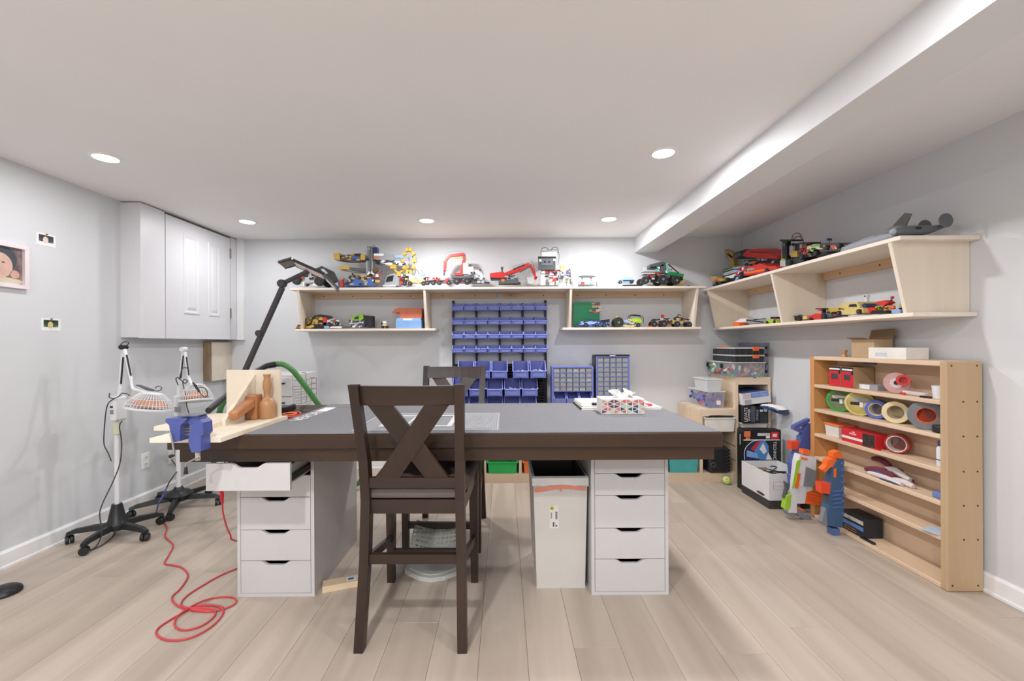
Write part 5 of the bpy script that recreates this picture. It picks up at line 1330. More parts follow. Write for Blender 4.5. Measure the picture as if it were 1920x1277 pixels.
# lower left shelf ---------------------------------------------------------------------
def low(name, label, px, cat='toy vehicle', d=3.935): return Toy(name, label, cat, 'y', d, LZ+.0002, px, 615, 'toy models on the shelves')
t = low('toy_dozer', 'gold and black toy dozer with a red panel at the shelf\'s left end', 600, d=3.92)
t.poly('body', 'black', [(576, 608), (582, 601), (594, 592), (604, 590), (618, 592), (626, 600), (612, 606), (596, 612), (580, 613)], -.04, .05)
t.poly('side_panel', 'gold', [(589, 608), (591, 600), (597, 598), (601, 602), (598, 607)], -.046, -.04); t.poly('side_panel', 'gold', [(600, 600), (604, 595), (609, 596), (609, 601)], -.046, -.04); t.box('red_panel', 'red', 610, 596, 616.5, 605, -.05, -.04)
t.poly('blade', 'brown', [(575, 609), (577, 601), (582, 602), (580, 610)], -.05, .05); t.poly('track', 'black', [(588, 612), (602, 607), (612, 610), (612, 615), (588, 616)], -.05, .05)
t.bits(['gold', 'brown'], 578, 596, 608, 610, -.05, -.04, 8, 1.7, 19)
t = low('toy_trailer', 'gold openwork toy trailer hanging off the shelf\'s left end', 567, d=3.87)
t.box('frame', 'gold', 557, 612, 580, 615, -.02, .02); t.box('frame', 'gold', 560, 616.5, 578, 619, -.02, .02)
for x in (560, 574.5): t.box('post', 'brown', x, 609, x+1.8, 621, -.024, .024)
t.poly('hitch', 'brown', [(554, 616), (558, 613), (558, 618)], -.01, .01); t.poly('drawbar', 'gold', [(578, 612), (588, 609), (590, 613), (580, 616)], -.015, .015)
t = low('toy_car', 'small orange-wheeled silver toy car next to the gold dozer', 628, d=3.90)
t.poly('body', 'silver', [(615, 605), (620, 599), (630, 597), (636, 602), (638, 610), (616, 610)], -.03, .03); t.wheel(621, 609, 4, -.045, -.025, 'orange'); t.wheel(635, 607, 4, -.045, -.025, 'orange'); t.bits(['white', 'dgrey', 'dorange'], 617, 599, 637, 609, -.038, -.03, 7, 1.6, 20)
t = low('toy_plane', 'flat grey and white toy glider at the front of the lower left shelf', 632, 'toy vehicle', 3.865)
t.poly('fuselage', 'white', [(619, 615), (622, 612.5), (642, 612), (644, 615.5)], -.02, .02); t.poly('wing', 'dgrey', [(642, 612.5), (656, 611.5), (656, 615), (643, 615.5)], -.02, .02); t.box('tail', 'lblue', 609, 611, 618, 616, -.015, .015)
t = low('toy_car', 'lime green and black toy car with one fat black wheel', 680)
t.poly('body', 'lime', [(660, 600), (664, 593), (676, 589), (683, 590), (684, 598), (676, 603), (664, 603)], -.035, .035); t.poly('window', 'navy', [(666, 599), (668, 595), (675, 593), (675, 599)], -.038, -.035); t.poly('chassis', 'silver', [(658, 603), (684, 602), (684, 611), (664, 613)], -.035, .035)
t.box('wheel', plain('tyre', '#202022', 0.7), 690, 593, 701, 614, -.05, .03); t.box('wheel', 'black', 684, 592, 691, 613, -.035, .04)
t.box('headlight', 'navy', 656.5, 600, 660, 604, -.03, .0); t.bits(['navy', 'dgrey', 'white'], 660, 602, 684, 613, -.045, -.034, 9, 1.8, 21)
t = low('toy_figure', 'tiny white and black toy robot between green car and blue box', 721.5, 'toy figure', 3.90)
t.box('head', 'white', 718.5, 602.5, 724.5, 606.5, -.012, .012); t.box('torso', 'tan', 718, 607, 725, 611, -.012, .012); t.box('leg', 'black', 715.5, 611, 719.5, 616, -.014, .014); t.box('leg', 'black', 723.5, 611, 727.5, 616, -.014, .014); t.box('arm', 'black', 714.8, 605, 717.3, 609.5, -.01, .01)
t = low('gift_box', 'light blue carton on the lower left shelf under the orange one', 770, 'box', 3.94)
t.box('carton', plain('box blue', '#7fa6d8', 0.5), 746, 602, 793, 616, -.075, .08); t.box('lid_edge', plain('box pale blue', '#8fb4e2', 0.5), 747, 597.5, 792, 602, -.070, .075)
t.poly('print', 'white', [(758, 598), (778, 598), (774, 601.5), (760, 601.5)], -.072, -.0702)
zt_ = t.P(770, 597.5).z
t = Toy('orange_box', 'orange carton with an open flap on top of the blue one', 'box', 'y', 3.95, zt_+.0002, 770, 597)
t.box('carton', plain('box orange', '#d8795a', 0.55), 752, 579, 793, 600, -.065, .06); t.poly('flap', plain('box orange', '#d8795a', 0.55), [(738, 587), (744, 580), (752, 579), (752, 586), (744, 588)], -.065, .04)
# lower right shelf
t = low('baseplate', 'green studded toy baseplate leaning at the shelf divider', 1100, 'toy baseplate', 4.03)
p = t.box('plate', plain('baseplate green', '#18a06c', 0.4), 1075, 567, 1124, 616, -.004, .004); t.box('dark_strip', 'green', 1075, 567, 1108, 573, -.0055, -.004, p)
mb = MB()
for i in range(16):
    for j in range(16):
        c = t.P(1076.5+i*3, 569+j*2.9, -.006); mb.box((c.x-.004, c.y-.0008, c.z-.004), (c.x+.004, c.y+.002, c.z+.004))
t.part('studs', mb, plain('baseplate green', '#18a06c', 0.4), p, kind='stuff')
t.bits(['red', 'yellow', 'white', 'blue', 'orange'], 1106, 568, 1124, 586, -.016, -.008, 6, 2.0, 22)
t = low('toy_race_car', 'low dark blue toy race car in front of the green baseplate', 1108, d=3.90)
t.poly('body', 'navy', [(1075, 613), (1083, 607), (1096, 602), (1108, 599), (1120, 601), (1128, 604), (1140, 601), (1141, 612), (1100, 615)], -.05, .05); t.poly('canopy', 'black', [(1098, 602), (1107, 598), (1117, 600), (1120, 603), (1102, 604)], -.03, .03); t.poly('stripe', 'lblue', [(1082, 609), (1098, 604), (1118, 604), (1112, 608), (1092, 610)], -.054, -.05); t.poly('wing', 'black', [(1126, 601), (1141, 599), (1140, 602), (1128, 603)], -.055, .055)
for x in (1096, 1130): t.wheel(x, 610, 4.2, -.064, -.045, 'lblue')
t.bits(['lblue', 'black', 'blue'], 1088, 604, 1138, 612, -.06, -.05, 7, 1.7, 23)
t = low('toy_buggy', 'lime green toy buggy with one large lime-hubbed rear wheel', 1176, d=3.91)
t.wheel(1157, 606, 9.5, -.06, -.025, 'lime'); t.wheel(1158, 606, 9, .03, .06, 'lime'); t.wheel(1194, 611, 4, -.05, -.03, 'lime')
t.bar('frame', 'lblue', (1166, 602), (1194, 608), 4, -.03, .03); t.poly('body', 'lime', [(1180, 601), (1186, 597), (1200, 598), (1201, 605), (1190, 606)], -.035, .035); t.tube('roll_cage', 'black', [(1178, 598), (1183, 591), (1198, 592), (1204, 596), (1204, 606)], .003, -.03); t.tube('roll_cage', 'black', [(1178, 598), (1183, 591), (1198, 592), (1204, 596), (1204, 606)], .003, .03); t.bar('roof', 'black', (1183, 591), (1199, 592), 2, -.03, .03)
t.box('flag', 'yellow', 1154, 592, 1158, 596, -.01, .01); t.bits(['dgrey', 'silver', 'yellow'], 1166, 599, 1198, 611, -.038, -.025, 7, 1.7, 24); t.box('floor', 'tan', 1166, 610, 1188, 613, -.03, .03)
t = low('toy_roadster', 'silver and black open-wheel toy roadster at the lower right shelf end', 1255, d=3.91)
for x, y, r in ((1223, 608, 6), (1241, 608, 6.5), (1266, 609, 5.6), (1288, 609, 5)): t.wheel(x, y, r, -.055, -.03, 'silver'); t.wheel(x+2, y, r, .03, .055, 'silver')
t.tube('spine', 'black', [(1219, 601), (1230, 600), (1246, 598), (1258, 600), (1268, 595), (1280, 598), (1290, 600)], .005, -.02); t.poly('body', 'tan', [(1246, 602), (1258, 599), (1270, 597), (1280, 602), (1276, 607), (1250, 608)], -.03, .03); t.poly('fin', 'red', [(1240, 590), (1245, 591), (1244, 597), (1241, 596)], -.015, .015); t.tube('handlebar', 'black', [(1262, 597), (1268, 594), (1271, 590), (1275, 592)], .004, -.02); t.box('engine', 'brown', 1248, 600, 1258, 608, -.034, .03)
t.box('tail_block', 'red', 1216, 611, 1222, 614, -.05, .0); t.bits(['black', 'silver', 'dorange'], 1222, 598, 1286, 608, -.04, -.028, 8, 1.6, 25)

# right wall, upper board ----------------------------------------------------------------
RTZ = RT + .0002
def rtop(name, label, px, py=500, X=2.03, cat='toy vehicle', z=RTZ): return Toy(name, label, cat, 'x', X, z, px, py, 'toy models on the shelves')
t = rtop('toy_loader', 'small gold and red toy loader at the far corner end of the right shelf', 1352, 525, 1.97)
t.box('body', 'gold', 1340, 522, 1362, 527, -.03, .03); t.box('cab', 'tan', 1337, 518, 1348, 524, -.025, .025); t.box('step', 'red', 1347, 524, 1353, 528, -.034, -.03); t.bar('tray', 'black', (1342, 535), (1358, 530), 3, -.03, .03); t.wheel(1350, 532, 3.5, -.04, -.02, 'gold')
t = rtop('toy_crane', 'gold toy crane arm rising behind the white truck on the right shelf', 1372, 490, 2.12, 'toy crane')
t.bar('arm', 'gold', (1378, 512), (1374, 474), 8, -.02, .02); t.bar('jib', 'gold', (1375, 476), (1361, 470), 6, -.018, .018); t.bar('wrist', 'brown', (1368, 476), (1378, 484), 3, -.02, .02); t.tube('hook_line', 'dgrey', [(1364, 471), (1362.5, 479), (1362.5, 485)], .002); t.box('base', 'brown', 1372, 508, 1384, 518, -.03, .03)
t = rtop('toy_truck', 'white and green slatted toy truck on the right shelf\'s far half', 1378, 512, 2.00)
t.poly('bed', 'white', [(1364, 520), (1364, 508), (1392, 499), (1394, 512), (1382, 522)], -.03, .05)
for k, c in enumerate(('green', 'black', 'silver', 'black')): t.bar('slat', c, (1363, 506.5+k*4), (1392, 498+k*4), 2, -.036, -.03)
t.bar('chassis', 'black', (1360, 529), (1396, 518), 3, -.03, .04); t.wheel(1372, 525, 4.5, -.045, -.025, 'dgrey'); t.wheel(1388, 521, 4.5, -.045, -.025, 'dgrey')
t = rtop('toy_sports_car', 'red toy sports car with a grey wheel arch on the right shelf', 1425, 508, 1.99)
t.poly('body', 'red', [(1388, 513), (1392, 505), (1406, 500), (1424, 498), (1438, 494), (1452, 499), (1468, 499), (1471, 503), (1440, 512), (1412, 516), (1396, 518)], -.05, .08); t.poly('window', 'grey', [(1406, 505), (1420, 502), (1430, 503), (1422, 507), (1408, 508)], -.053, -.05); t.poly('stripe', 'orange', [(1408, 511), (1440, 505), (1460, 503), (1440, 509), (1412, 514)], -.053, -.05)
t.wheel(1402, 517, 6.5, -.065, -.04, 'silver'); t.wheel(1452, 508, 5, -.062, -.04, 'dgrey'); t.bits(['white', 'red', 'lblue', 'black'], 1390, 502, 1412, 514, -.062, -.05, 6, 1.8, 26)
t.poly('splitter', 'lblue', [(1391, 527), (1394, 520), (1404, 514), (1398, 522)], -.06, -.05)
t = rtop('toy_supercar', 'larger red and black toy supercar raised behind the red sports car', 1430, 480, 2.12)
t.poly('plinth', 'black', [(1400, 512), (1402, 488), (1470, 482), (1472, 505)], -.03, .06)
t.poly('body', 'red', [(1405, 478), (1414, 469), (1434, 466), (1448, 469), (1456, 476), (1472, 481), (1472, 486), (1440, 484), (1412, 482)], -.06, .09); t.poly('engine_cover', 'black', [(1382, 482), (1392, 473), (1410, 467), (1418, 468), (1416, 480), (1396, 486)], -.055, .08); t.poly('grille', 'dgrey', [(1384, 480), (1400, 473), (1404, 478), (1388, 486)], -.059, -.055); t.bar('roof_line', 'black', (1420, 472), (1452, 474), 1.6, -.064, -.06)
t.bits(['dgrey', 'silver', 'white', 'orange'], 1396, 486, 1468, 500, -.045, -.03, 8, 2, 27)
t = rtop('toy_forklift', 'tall black toy forklift with looped cables on the right shelf', 1488, 470, 2.02)
t.box('mast', 'black', 1474.5, 450, 1483, 494, -.03, .0); t.box('mast_rail', 'grey', 1473, 452, 1475, 500, -.03, .03); t.box('crossbar', 'black', 1473, 449, 1496, 452.5, -.04, .04); t.box('carriage', 'dgrey', 1475, 455, 1481, 462, -.034, .0)
t.poly('body', 'black', [(1484, 495), (1484, 456), (1502, 458), (1502, 489)], .0, .06); t.box('seat', 'gold', 1488, 470, 1500, 482, -.02, .0); t.box('back', 'silver', 1484, 461, 1491, 479, -.015, .0); t.tube('cable_loop', 'dgrey', [(1482, 450), (1484, 441), (1491, 437), (1498, 440), (1502, 452)], .003, .01); t.tube('cable_loop', 'dgrey', [(1482, 450), (1486, 445), (1493, 443), (1499, 448), (1501, 456)], .003, .02)
t.box('fork_block', 'silver', 1473, 488, 1483, 500, -.04, .0); t.box('lamp', 'lime', 1476, 485, 1481, 489, -.043, -.03); t.poly('chassis', 'black', [(1484, 497), (1484, 487), (1518, 483), (1518, 490)], -.04, .05); t.wheel(1494, 492, 4.5, -.055, -.035, 'dgrey')
t = rtop('toy_tractor', 'lime and white toy tractor with an orange stack on the right shelf', 1532, 472, 2.02)
t.poly('body', 'white', [(1520, 480), (1522, 462), (1534, 458), (1546, 460), (1548, 474)], -.03, .05); t.poly('side_panel', 'lime', [(1522, 473), (1526, 466), (1536, 466), (1534, 472)], -.036, -.03); t.poly('bonnet', 'lime', [(1528, 460), (1546, 458), (1547, 462), (1530, 463)], -.034, .05); t.box('stack', 'dorange', 1509, 455, 1518, 469, -.02, .03); t.box('stack_grille', 'silver', 1505, 458, 1509, 468, -.02, .02); t.poly('roof', 'black', [(1505, 455), (1528, 454), (1528, 457), (1506, 458)], -.03, .04)
t.poly('chassis', 'black', [(1506, 486), (1508, 472), (1558, 466), (1560, 474)], -.03, .05); t.wheel(1516, 482, 4.5, -.05, -.03, 'grey'); t.wheel(1542, 475, 5, -.05, -.03, 'dgrey'); t.bits(['red', 'dgrey', 'black'], 1510, 466, 1550, 482, -.045, -.03, 8, 1.8, 28)
t = rtop('toy_car', 'long black toy car with red stripe beside the model plane', 1580, 462, 2.00)
t.poly('body', 'black', [(1548, 472), (1550, 457), (1562, 455), (1580, 455), (1598, 459), (1611, 461), (1600, 466), (1570, 472)], -.04, .05); t.wheel(1565, 464, 4.6, -.055, -.03, 'grey'); t.wheel(1589, 461, 4.6, -.055, -.03, 'grey'); t.box('red_panel', 'red', 1571, 460, 1582, 466, -.045, -.04); t.box('plinth', 'tan', 1590, 463, 1606, 467, -.03, .02); t.bits(['dgrey', 'tan'], 1552, 458, 1600, 467, -.05, -.04, 6, 1.8, 29)
t.box('antenna_block', 'navy', 1550, 447, 1554, 451, .0, .02); t.tube('antenna', 'dgrey', [(1552, 458), (1552, 450)], .002, .01)
# two grey model planes at the near end
M_PLN = plain('plane grey', '#9a9ea5', 0.5, var=.05); M_PLD = plain('plane dark grey', '#5f6266', 0.5, var=.05); M_PLO = plain('plane olive', '#76786f', 0.5)
t = Thing('model_plane', 'dark grey model aeroplane with twin round tail fins at the shelf end', 'model plane', (2.02, 2.08, RT))
pz_ = RT + .030
t.part('fuselage', MB().rings([((1.880, 2.080, pz_-.006), .006), ((1.890, 2.080, pz_-.004), .017), ((1.93, 2.080, pz_), .026), ((2.00, 2.080, pz_+.002), .027), ((2.06, 2.080, pz_+.008), .020), ((2.11, 2.080, pz_+.018), .011), ((2.14, 2.080, pz_+.022), .004)], 18), M_PLD, sm=True)
t.part('nose_glass', MB().ball((1.895, 2.080, pz_-.002), .017, 14, (1.3, 1, 1)), M_PLN, sm=True)
t.part('gun_port', MB().box((1.975, 2.0515, pz_+.004), (1.998, 2.056, pz_+.014)), M_BLACK)
t.part('tailplane', MB().prism([(2.085, 2.045, pz_+.022), (2.125, 2.045, pz_+.022), (2.125, 2.150, pz_+.022), (2.085, 2.150, pz_+.022)], (0, 0, .005)), M_PLD)
for y, dx in ((2.040, .0), (2.150, .008)):
    n = 22
    t.part('tail_fin', MB().prism([(2.105+dx+.033*math.cos(2*math.pi*k/n), y, pz_+.042+.034*math.sin(2*math.pi*k/n)) for k in range(n)], (0, .005, 0)), M_PLD)
t.part('stand', MB().box((1.93, 2.065, RT+.0003), (2.02, 2.095, RT+.008)), M_PLD)
t = Thing('model_plane', 'light grey model aeroplane with engines and a raised wing beside black car', 'model plane', (1.98, 2.35, RT))
px_ = 1.968; pz_ = RT + .028
t.part('fuselage', MB().rings([((px_, 2.50, pz_-.008), .006), ((px_, 2.485, pz_-.004), .016), ((px_, 2.43, pz_), .025), ((px_, 2.32, pz_+.002), .027), ((px_, 2.22, pz_+.002), .024), ((px_, 2.145, pz_+.004), .012)], 18), M_PLN, sm=True)
t.part('nose_glass', MB().ball((px_-.004, 2.478, pz_+.010), .012, 12, (1, 1.4, .8)), M_PLD, sm=True)
w1 = t.part('wing', MB().prism([(px_, 2.36, pz_+.026), (px_, 2.28, pz_+.026), (px_+.15, 2.29, pz_+.034), (px_+.15, 2.33, pz_+.034)], (0, 0, .007)), M_PLN)
for x, z in ((px_+.055, .036), (px_+.105, .046)):
    t.part('engine', MB().rings([((x, 2.405, pz_+z), .008), ((x, 2.39, pz_+z), .014), ((x, 2.33, pz_+z), .014), ((x, 2.27, pz_+z), .006)], 12), M_PLN, w1, sm=True)
t.part('raised_wing', MB().prism([atx(1672, 425, 2.09), atx(1697, 424, 2.09), atx(1708, 401, 2.09), atx(1696, 399, 2.09)], (.008, 0, 0)), M_PLO)
t.part('wing_root', MB().prism([atx(1660, 431, 2.06), atx(1700, 430, 2.06), atx(1698, 423, 2.06), atx(1672, 424, 2.06)], (.06, 0, 0)), M_PLN)
t.part('stand', MB().box((px_-.015, 2.25, RT+.0003), (px_+.015, 2.42, RT+.006)), M_PLD)

# right wall, lower board ------------------------------------------------------------------
RLZ = RL + .0002
def rlow(name, label, px, py=596, X=2.05, cat='toy vehicle'): return Toy(name, label, cat, 'x', X, RLZ, px, py, 'toy models on the shelves')
t = rlow('toy_blocks', 'small orange toy block at the far end of the lower right shelf', 1390, 607, 2.00, 'toy part')
t.box('block', 'orange', 1379, 604, 1396, 611, -.02, .02); t.box('stud_block', 'dorange', 1392, 606, 1401, 611, -.024, .016)
t = rlow('toy_jet', 'flat grey and white toy jet in the far bay of the right shelf', 1420, 602, 2.06)
t.poly('nose', 'white', [(1387, 603), (1398, 597), (1412, 597), (1410, 606), (1392, 607)], -.04, .04); t.poly('fuselage', 'grey', [(1410, 598), (1445, 599), (1447, 605), (1410, 607)], -.05, .05); t.bar('stripe', 'black', (1412, 600), (1444, 604), 1.6, -.054, -.05); t.bar('fin', 'dgrey', (1424, 600), (1446, 597), 1.6, -.05, -.04)
t = rlow('toy_car', 'lime toy car with a black roof beside the shelf divider', 1456, 600, 2.03)
t.box('body', 'lime', 1445, 599, 1467, 605, -.04, .04); t.box('roof', 'black', 1452, 594, 1464, 598, -.03, .03); t.box('lamp', 'red', 1461, 598.5, 1466, 601, -.044, -.04); t.wheel(1449, 604.5, 2.6, -.05, -.03, 'lime'); t.wheel(1463, 603.5, 2.6, -.05, -.03, 'lime')
t = rlow('toy_drone', 'small dark toy drone beside the divider in the near bay', 1504, 597, 2.06)
t.box('body', 'black', 1495, 594, 1510, 600, -.02, .02); t.bar('rotor', 'dgrey', (1486, 593), (1512, 592), 1, -.03, .03); t.box('mast', 'black', 1499, 590, 1502, 594, -.008, .008); t.box('box', 'tan', 1508, 592, 1518, 599, -.02, .02); t.wheel(1506, 600, 2.2, -.03, -.015, 'dgrey')
t = rlow('toy_race_car', 'red toy race car with a raised rear wing in the near bay', 1540, 592, 2.04)
t.poly('body', 'red', [(1522, 596), (1526, 592), (1538, 588), (1550, 588), (1552, 598), (1524, 599)], -.03, .04); t.box('wing', 'black', 1541, 578, 1556, 580, -.04, .04); t.box('wing_end', 'red', 1546, 579, 1552, 583, -.042, -.036); t.box('wing_post', 'dgrey', 1543, 580, 1546, 588, -.01, .01); t.wheel(1531, 599, 3, -.045, -.02, 'dgrey'); t.wheel(1556, 595, 5.5, -.045, -.02, 'dgrey'); t.poly('engine', 'dgrey', [(1551, 588), (1566, 586), (1570, 594), (1552, 597)], -.03, .03)
t = rlow('toy_pickup', 'tan toy pickup truck in the middle of the near bay', 1602, 580, 2.07)
t.poly('body', 'tan', [(1583, 590), (1584, 582), (1604, 579), (1634, 577), (1636, 586), (1610, 590)], -.05, .07); t.poly('cab', 'tan', [(1586, 577), (1592, 568), (1622, 566), (1628, 577), (1604, 580)], -.045, .065); t.poly('window', 'black', [(1606, 575), (1608, 571), (1620, 570), (1622, 575)], -.048, -.045); t.box('box_panel', 'gold', 1562, 577, 1584, 586, -.04, .05); t.poly('windscreen', 'navy', [(1624, 572), (1630, 569), (1636, 575), (1628, 577)], -.03, .05)
for x, y, r in ((1590, 587, 4.6), (1629, 584, 4.6)): t.wheel(x, y, r, -.062, -.04, 'tan')
t.bits(['black', 'dgrey', 'red', 'lblue'], 1566, 585, 1600, 593, -.052, -.03, 6, 1.8, 31)
t = rlow('toy_helicopter', 'red toy helicopter with a ball on top near the shelf end', 1660, 575, 2.08)
t.poly('skid_base', 'black', [(1644, 589), (1648, 582), (1674, 582), (1677, 587)], -.04, .04); t.poly('body', 'red', [(1633, 584), (1638, 576), (1652, 577), (1652, 584), (1640, 589)], -.03, .04); t.poly('rotor_arm', 'red', [(1648, 566), (1666, 563), (1673, 567), (1664, 573), (1650, 571)], -.02, .02); t.tube('mast', 'dgrey', [(1662, 582), (1662, 570), (1672, 562)], .004); t.part('top_ball', MB().ball(t.P(1673, 558), 3*2.3/F, 12), C['red'], sm=True); t.part('orange_ball', MB().ball(t.P(1674, 577), 4.5*2.3/F, 12), C['orange'], sm=True); t.bits(['lime', 'dgrey', 'orange'], 1650, 574, 1674, 584, -.035, -.02, 5, 1.6, 32)
t = rlow('toy_mast', 'small blue-grey toy radio mast by the near end panel', 1693, 580, 2.09, 'toy part')
t.box('base', 'lblue', 1682, 580, 1699, 587, -.03, .03); t.box('mast', 'grey', 1691, 560, 1693.5, 581, -.008, .008); t.box('ball_mount', 'gold', 1690, 571, 1695, 576, -.012, .012); t.bar('skid', 'black', (1692, 578), (1704, 586), 1.8, -.02, .0)
t = rlow('toy_signal', 'white toy signal post standing behind the tan pickup', 1625, 560, 2.17, 'toy part')
t.box('post', 'white', 1623.5, 556, 1627.5, 590, -.008, .008); t.box('head', 'white', 1622.5, 552.5, 1628.5, 558, -.012, .012); t.box('lens', 'black', 1624, 554, 1627, 556.5, -.014, -.012)

# ================================================================== CORNER STACKS
def clearbox(name, x0_, x1_, y0_, y1_, z0_, z1_, label, body, lid, contents=None, latches=None, group=None):
    t = Thing(name, label, 'box', ((x0_+x1_)/2, (y0_+y1_)/2, z0_), group=group)
    b = t.part('box_shell', MB().openbox((x0_+.008, y0_+.008), (x1_-.008, y1_-.008), (x0_, y0_), (x1_, y1_), z0_+.0003, z1_-.008, .003), body)
    t.part('lid', MB().bbox((x0_-.006, y0_-.006, z1_-.010), (x1_+.006, y1_+.006, z1_), .003), lid)
    if contents:
        rr = random.Random(int(z0_*999))
        for c in contents:
            mb = MB()
            for k in range(9):
                p = Vector((rr.uniform(x0_+.03, x1_-.03), rr.choice([y0_+.022, y0_+.022, rr.uniform(y0_+.02, y1_-.03)]), rr.uniform(z0_+.022, z1_-.040)))
                if k % 3 == 0: p.x, p.y = x0_+.018, rr.uniform(y0_+.03, y1_-.03)
                M_ = Matrix.Translation(p) @ Matrix.Rotation(rr.uniform(0, 3), 4, Vector((0, 1, 0))) @ Matrix.Rotation(rr.uniform(-.2, .2), 4, 'Z')
                l = rr.uniform(.012, .038); mb.box((-l, -.006, -.010), (l, .006, .010), M_)
            t.part('contents', mb, plain('piece ' + c, c, 0.5), b, kind='stuff')
    for (ax, ay, az) in (latches or []):
        t.part('latch', MB().bbox((ax-.010, ay-.010, az-.030), (ax+.010, ay+.010, az+.008), .003), M_BLACK)
    return t
M_CLR = plain('clear plastic', '#e4e7ea', 0.2, alpha=.16); M_CLRW = plain('frosted plastic', '#eceef0', 0.35, alpha=.6); M_LIDG = plain('grey lid', '#d6d8da', 0.35, alpha=.85)
clearbox('storage_box', 1.905, 2.195, 3.605, 4.04, .8845, 1.012, 'clear latched box of coloured oddments under two black organisers', M_CLR, M_LIDG, ['#2d8d83', '#cf4a5c', '#e8d9b0', '#4b5aa0', '#5fb04a', '#e7e7e7', '#d9622e', '#3e4258', '#596079'], [(1.897, 3.75, .985), (1.897, 4.0, .985), (2.20, 3.63, .985)])
for k, lb in enumerate(('lower of two black organiser cases with orange latches in the corner', 'upper of two black organiser cases with orange latches in the corner')):
    z0_ = 1.0122 + k*.062
    t = Thing('organiser_case', lb, 'organiser', (2.06, 3.81, z0_), group='organiser cases')
    b = t.part('case_tray', MB().bbox((1.935, 3.605, z0_+.0002), (2.185, 3.985, z0_+.047), .008), plain('organiser black', '#27282b', 0.45))
    for j in range(6):
        y = 3.66 + j*.055; t.part('compartment_rib', MB().box((1.9335, y-.004, z0_+.005), (1.936, y+.004, z0_+.044)), plain('organiser rib', '#3a3b3f', 0.45), b)
    for j in range(4):
        x = 1.975 + j*.055; t.part('compartment_rib', MB().box((x-.004, 3.6035, z0_+.005), (x+.004, 3.606, z0_+.044)), plain('organiser rib', '#3a3b3f', 0.45), b)
    t.part('lid', MB().bbox((1.930, 3.600, z0_+.047), (2.190, 3.990, z0_+.0615), .004), plain('organiser lid', '#c9cbd0', 0.3, alpha=.8))
    t.part('latch', MB().bbox((2.085, 3.592, z0_+.032), (2.135, 3.602, z0_+.066 if k else z0_+.060), .002), plain('latch orange', '#ef6a26', 0.4))
    if k: t.part('carry_handle', MB().tube([(1.935, 3.72, z0_+.064), (1.932, 3.74, z0_+.070), (1.932, 3.86, z0_+.070), (1.935, 3.88, z0_+.064)], .005, 8, 3), plain('latch orange', '#ef6a26', 0.4), sm=True)
t = Thing('clear_case', 'tall clear plastic case standing against the wall behind the organisers', 'case', (2.232, 3.85, .8845))
t.part('case_shell', MB().bbox((2.212, 3.66, .8847), (2.252, 4.04, 1.17), .006), plain('clear case', '#b9bdc9', 0.25, alpha=.5)); t.part('lid', MB().bbox((2.208, 3.655, 1.15), (2.256, 4.045, 1.175), .004), plain('clear case lid', '#9aa0b4', 0.3, alpha=.7))
for z in (.93, 1.0, 1.07, 1.13): t.part('latch', MB().bbox((2.222, 3.650, z-.012), (2.240, 3.659, z+.012), .002), M_BLACK)
clearbox('storage_box', 1.722, 1.875, 3.645, 4.00, .6185, .765, 'clear box of blue and pink pieces on the middle step', M_CLR, M_CLRW, ['#4a53a8', '#39408a', '#d8557c', '#5b66c0', '#6a74cc', '#4a53a8'])
t = Thing('frosted_tub', 'small frosted white tub on top of the blue-filled clear box', 'tub', (1.79, 3.78, .7652))
t.part('tub', MB().openbox((1.738, 3.67), (1.848, 3.90), (1.730, 3.66), (1.856, 3.91), .7653, .855, .003), M_CLRW); t.part('lid', MB().bbox((1.722, 3.652, .855), (1.864, 3.918, .868), .004), M_CLRW)
single('paper_tag', MB().box((1.800, 3.6405, .650), (1.835, 3.6415, .685)), plain('tag', '#f2f2f2', 0.6), 'small square white tag on the blue-filled clear box', 'tag')
# shelf tray, black cartons and the white carton in the tall bay
tray(1.985, 2.215, .462, .500, 3.60, '#efece8', 'white shallow tray in the tall bay under the black cartons')
M_BOXK = plain('carton black', '#17181b', 0.45); M_INK = plain('white ink', '#e6e6e6', 0.5)
def carton(x0_, x1_, y0_, y1_, z0_, z1_, label, m_, name='carton'):
    t = Thing(name, label, 'box', ((x0_+x1_)/2, (y0_+y1_)/2, z0_))
    return t, t.part('carton', MB().bbox((x0_, y0_, z0_+.0003), (x1_, y1_, z1_), .001), m_)
t, b = carton(1.985, 2.085, 3.560, 3.86, .5045, .652, 'black carton with tall sideways white lettering in the corner frame', M_BOXK)
t.text('lettering', 'LEVATS', .036, frame((2.004, 3.5595, .578), (0, 0, 1), (-1, 0, 0)), M_INK, b); t.text('lettering', 'SUMMER', .026, frame((2.030, 3.5595, .575), (0, 0, 1), (-1, 0, 0)), M_INK, b)
t.part('printed_panel', MB().box((2.045, 3.5585, .515), (2.080, 3.560, .645)), plain('slate print', '#4d5260', 0.5, var=.2), b)
t, b = carton(2.090, 2.195, 3.570, 3.86, .5045, .642, 'black carton with blue sideways lettering beside the tall-lettered carton', M_BOXK)
t.text('lettering', 'DIVINUS', .024, frame((2.104, 3.5695, .572), (0, 0, 1), (-1, 0, 0)), plain('blue ink', '#a9c6de', 0.5), b)
t.part('printed_panel', MB().box((2.125, 3.5685, .600), (2.152, 3.570, .618)).box((2.160, 3.5685, .600), (2.185, 3.570, .630)), M_INK, b)
t.part('printed_panel', MB().box((2.125, 3.5685, .51), (2.188, 3.570, .59)), plain('charcoal print', '#34383c', 0.5, var=.3), b)
t = Thing('game_carton', 'white and blue printed carton lying tilted at the top of the tall bay', 'box', (2.08, 3.6, .655))
Mb = Matrix.Translation((2.100, 3.575, .714)) @ Matrix.Rotation(R_(-7), 4, 'Y')
b = t.part('carton', MB().bbox((-.114, 0, -.048), (.118, .30, .048), .001, Mb), plain('carton pale', '#e3e2e4', 0.5))
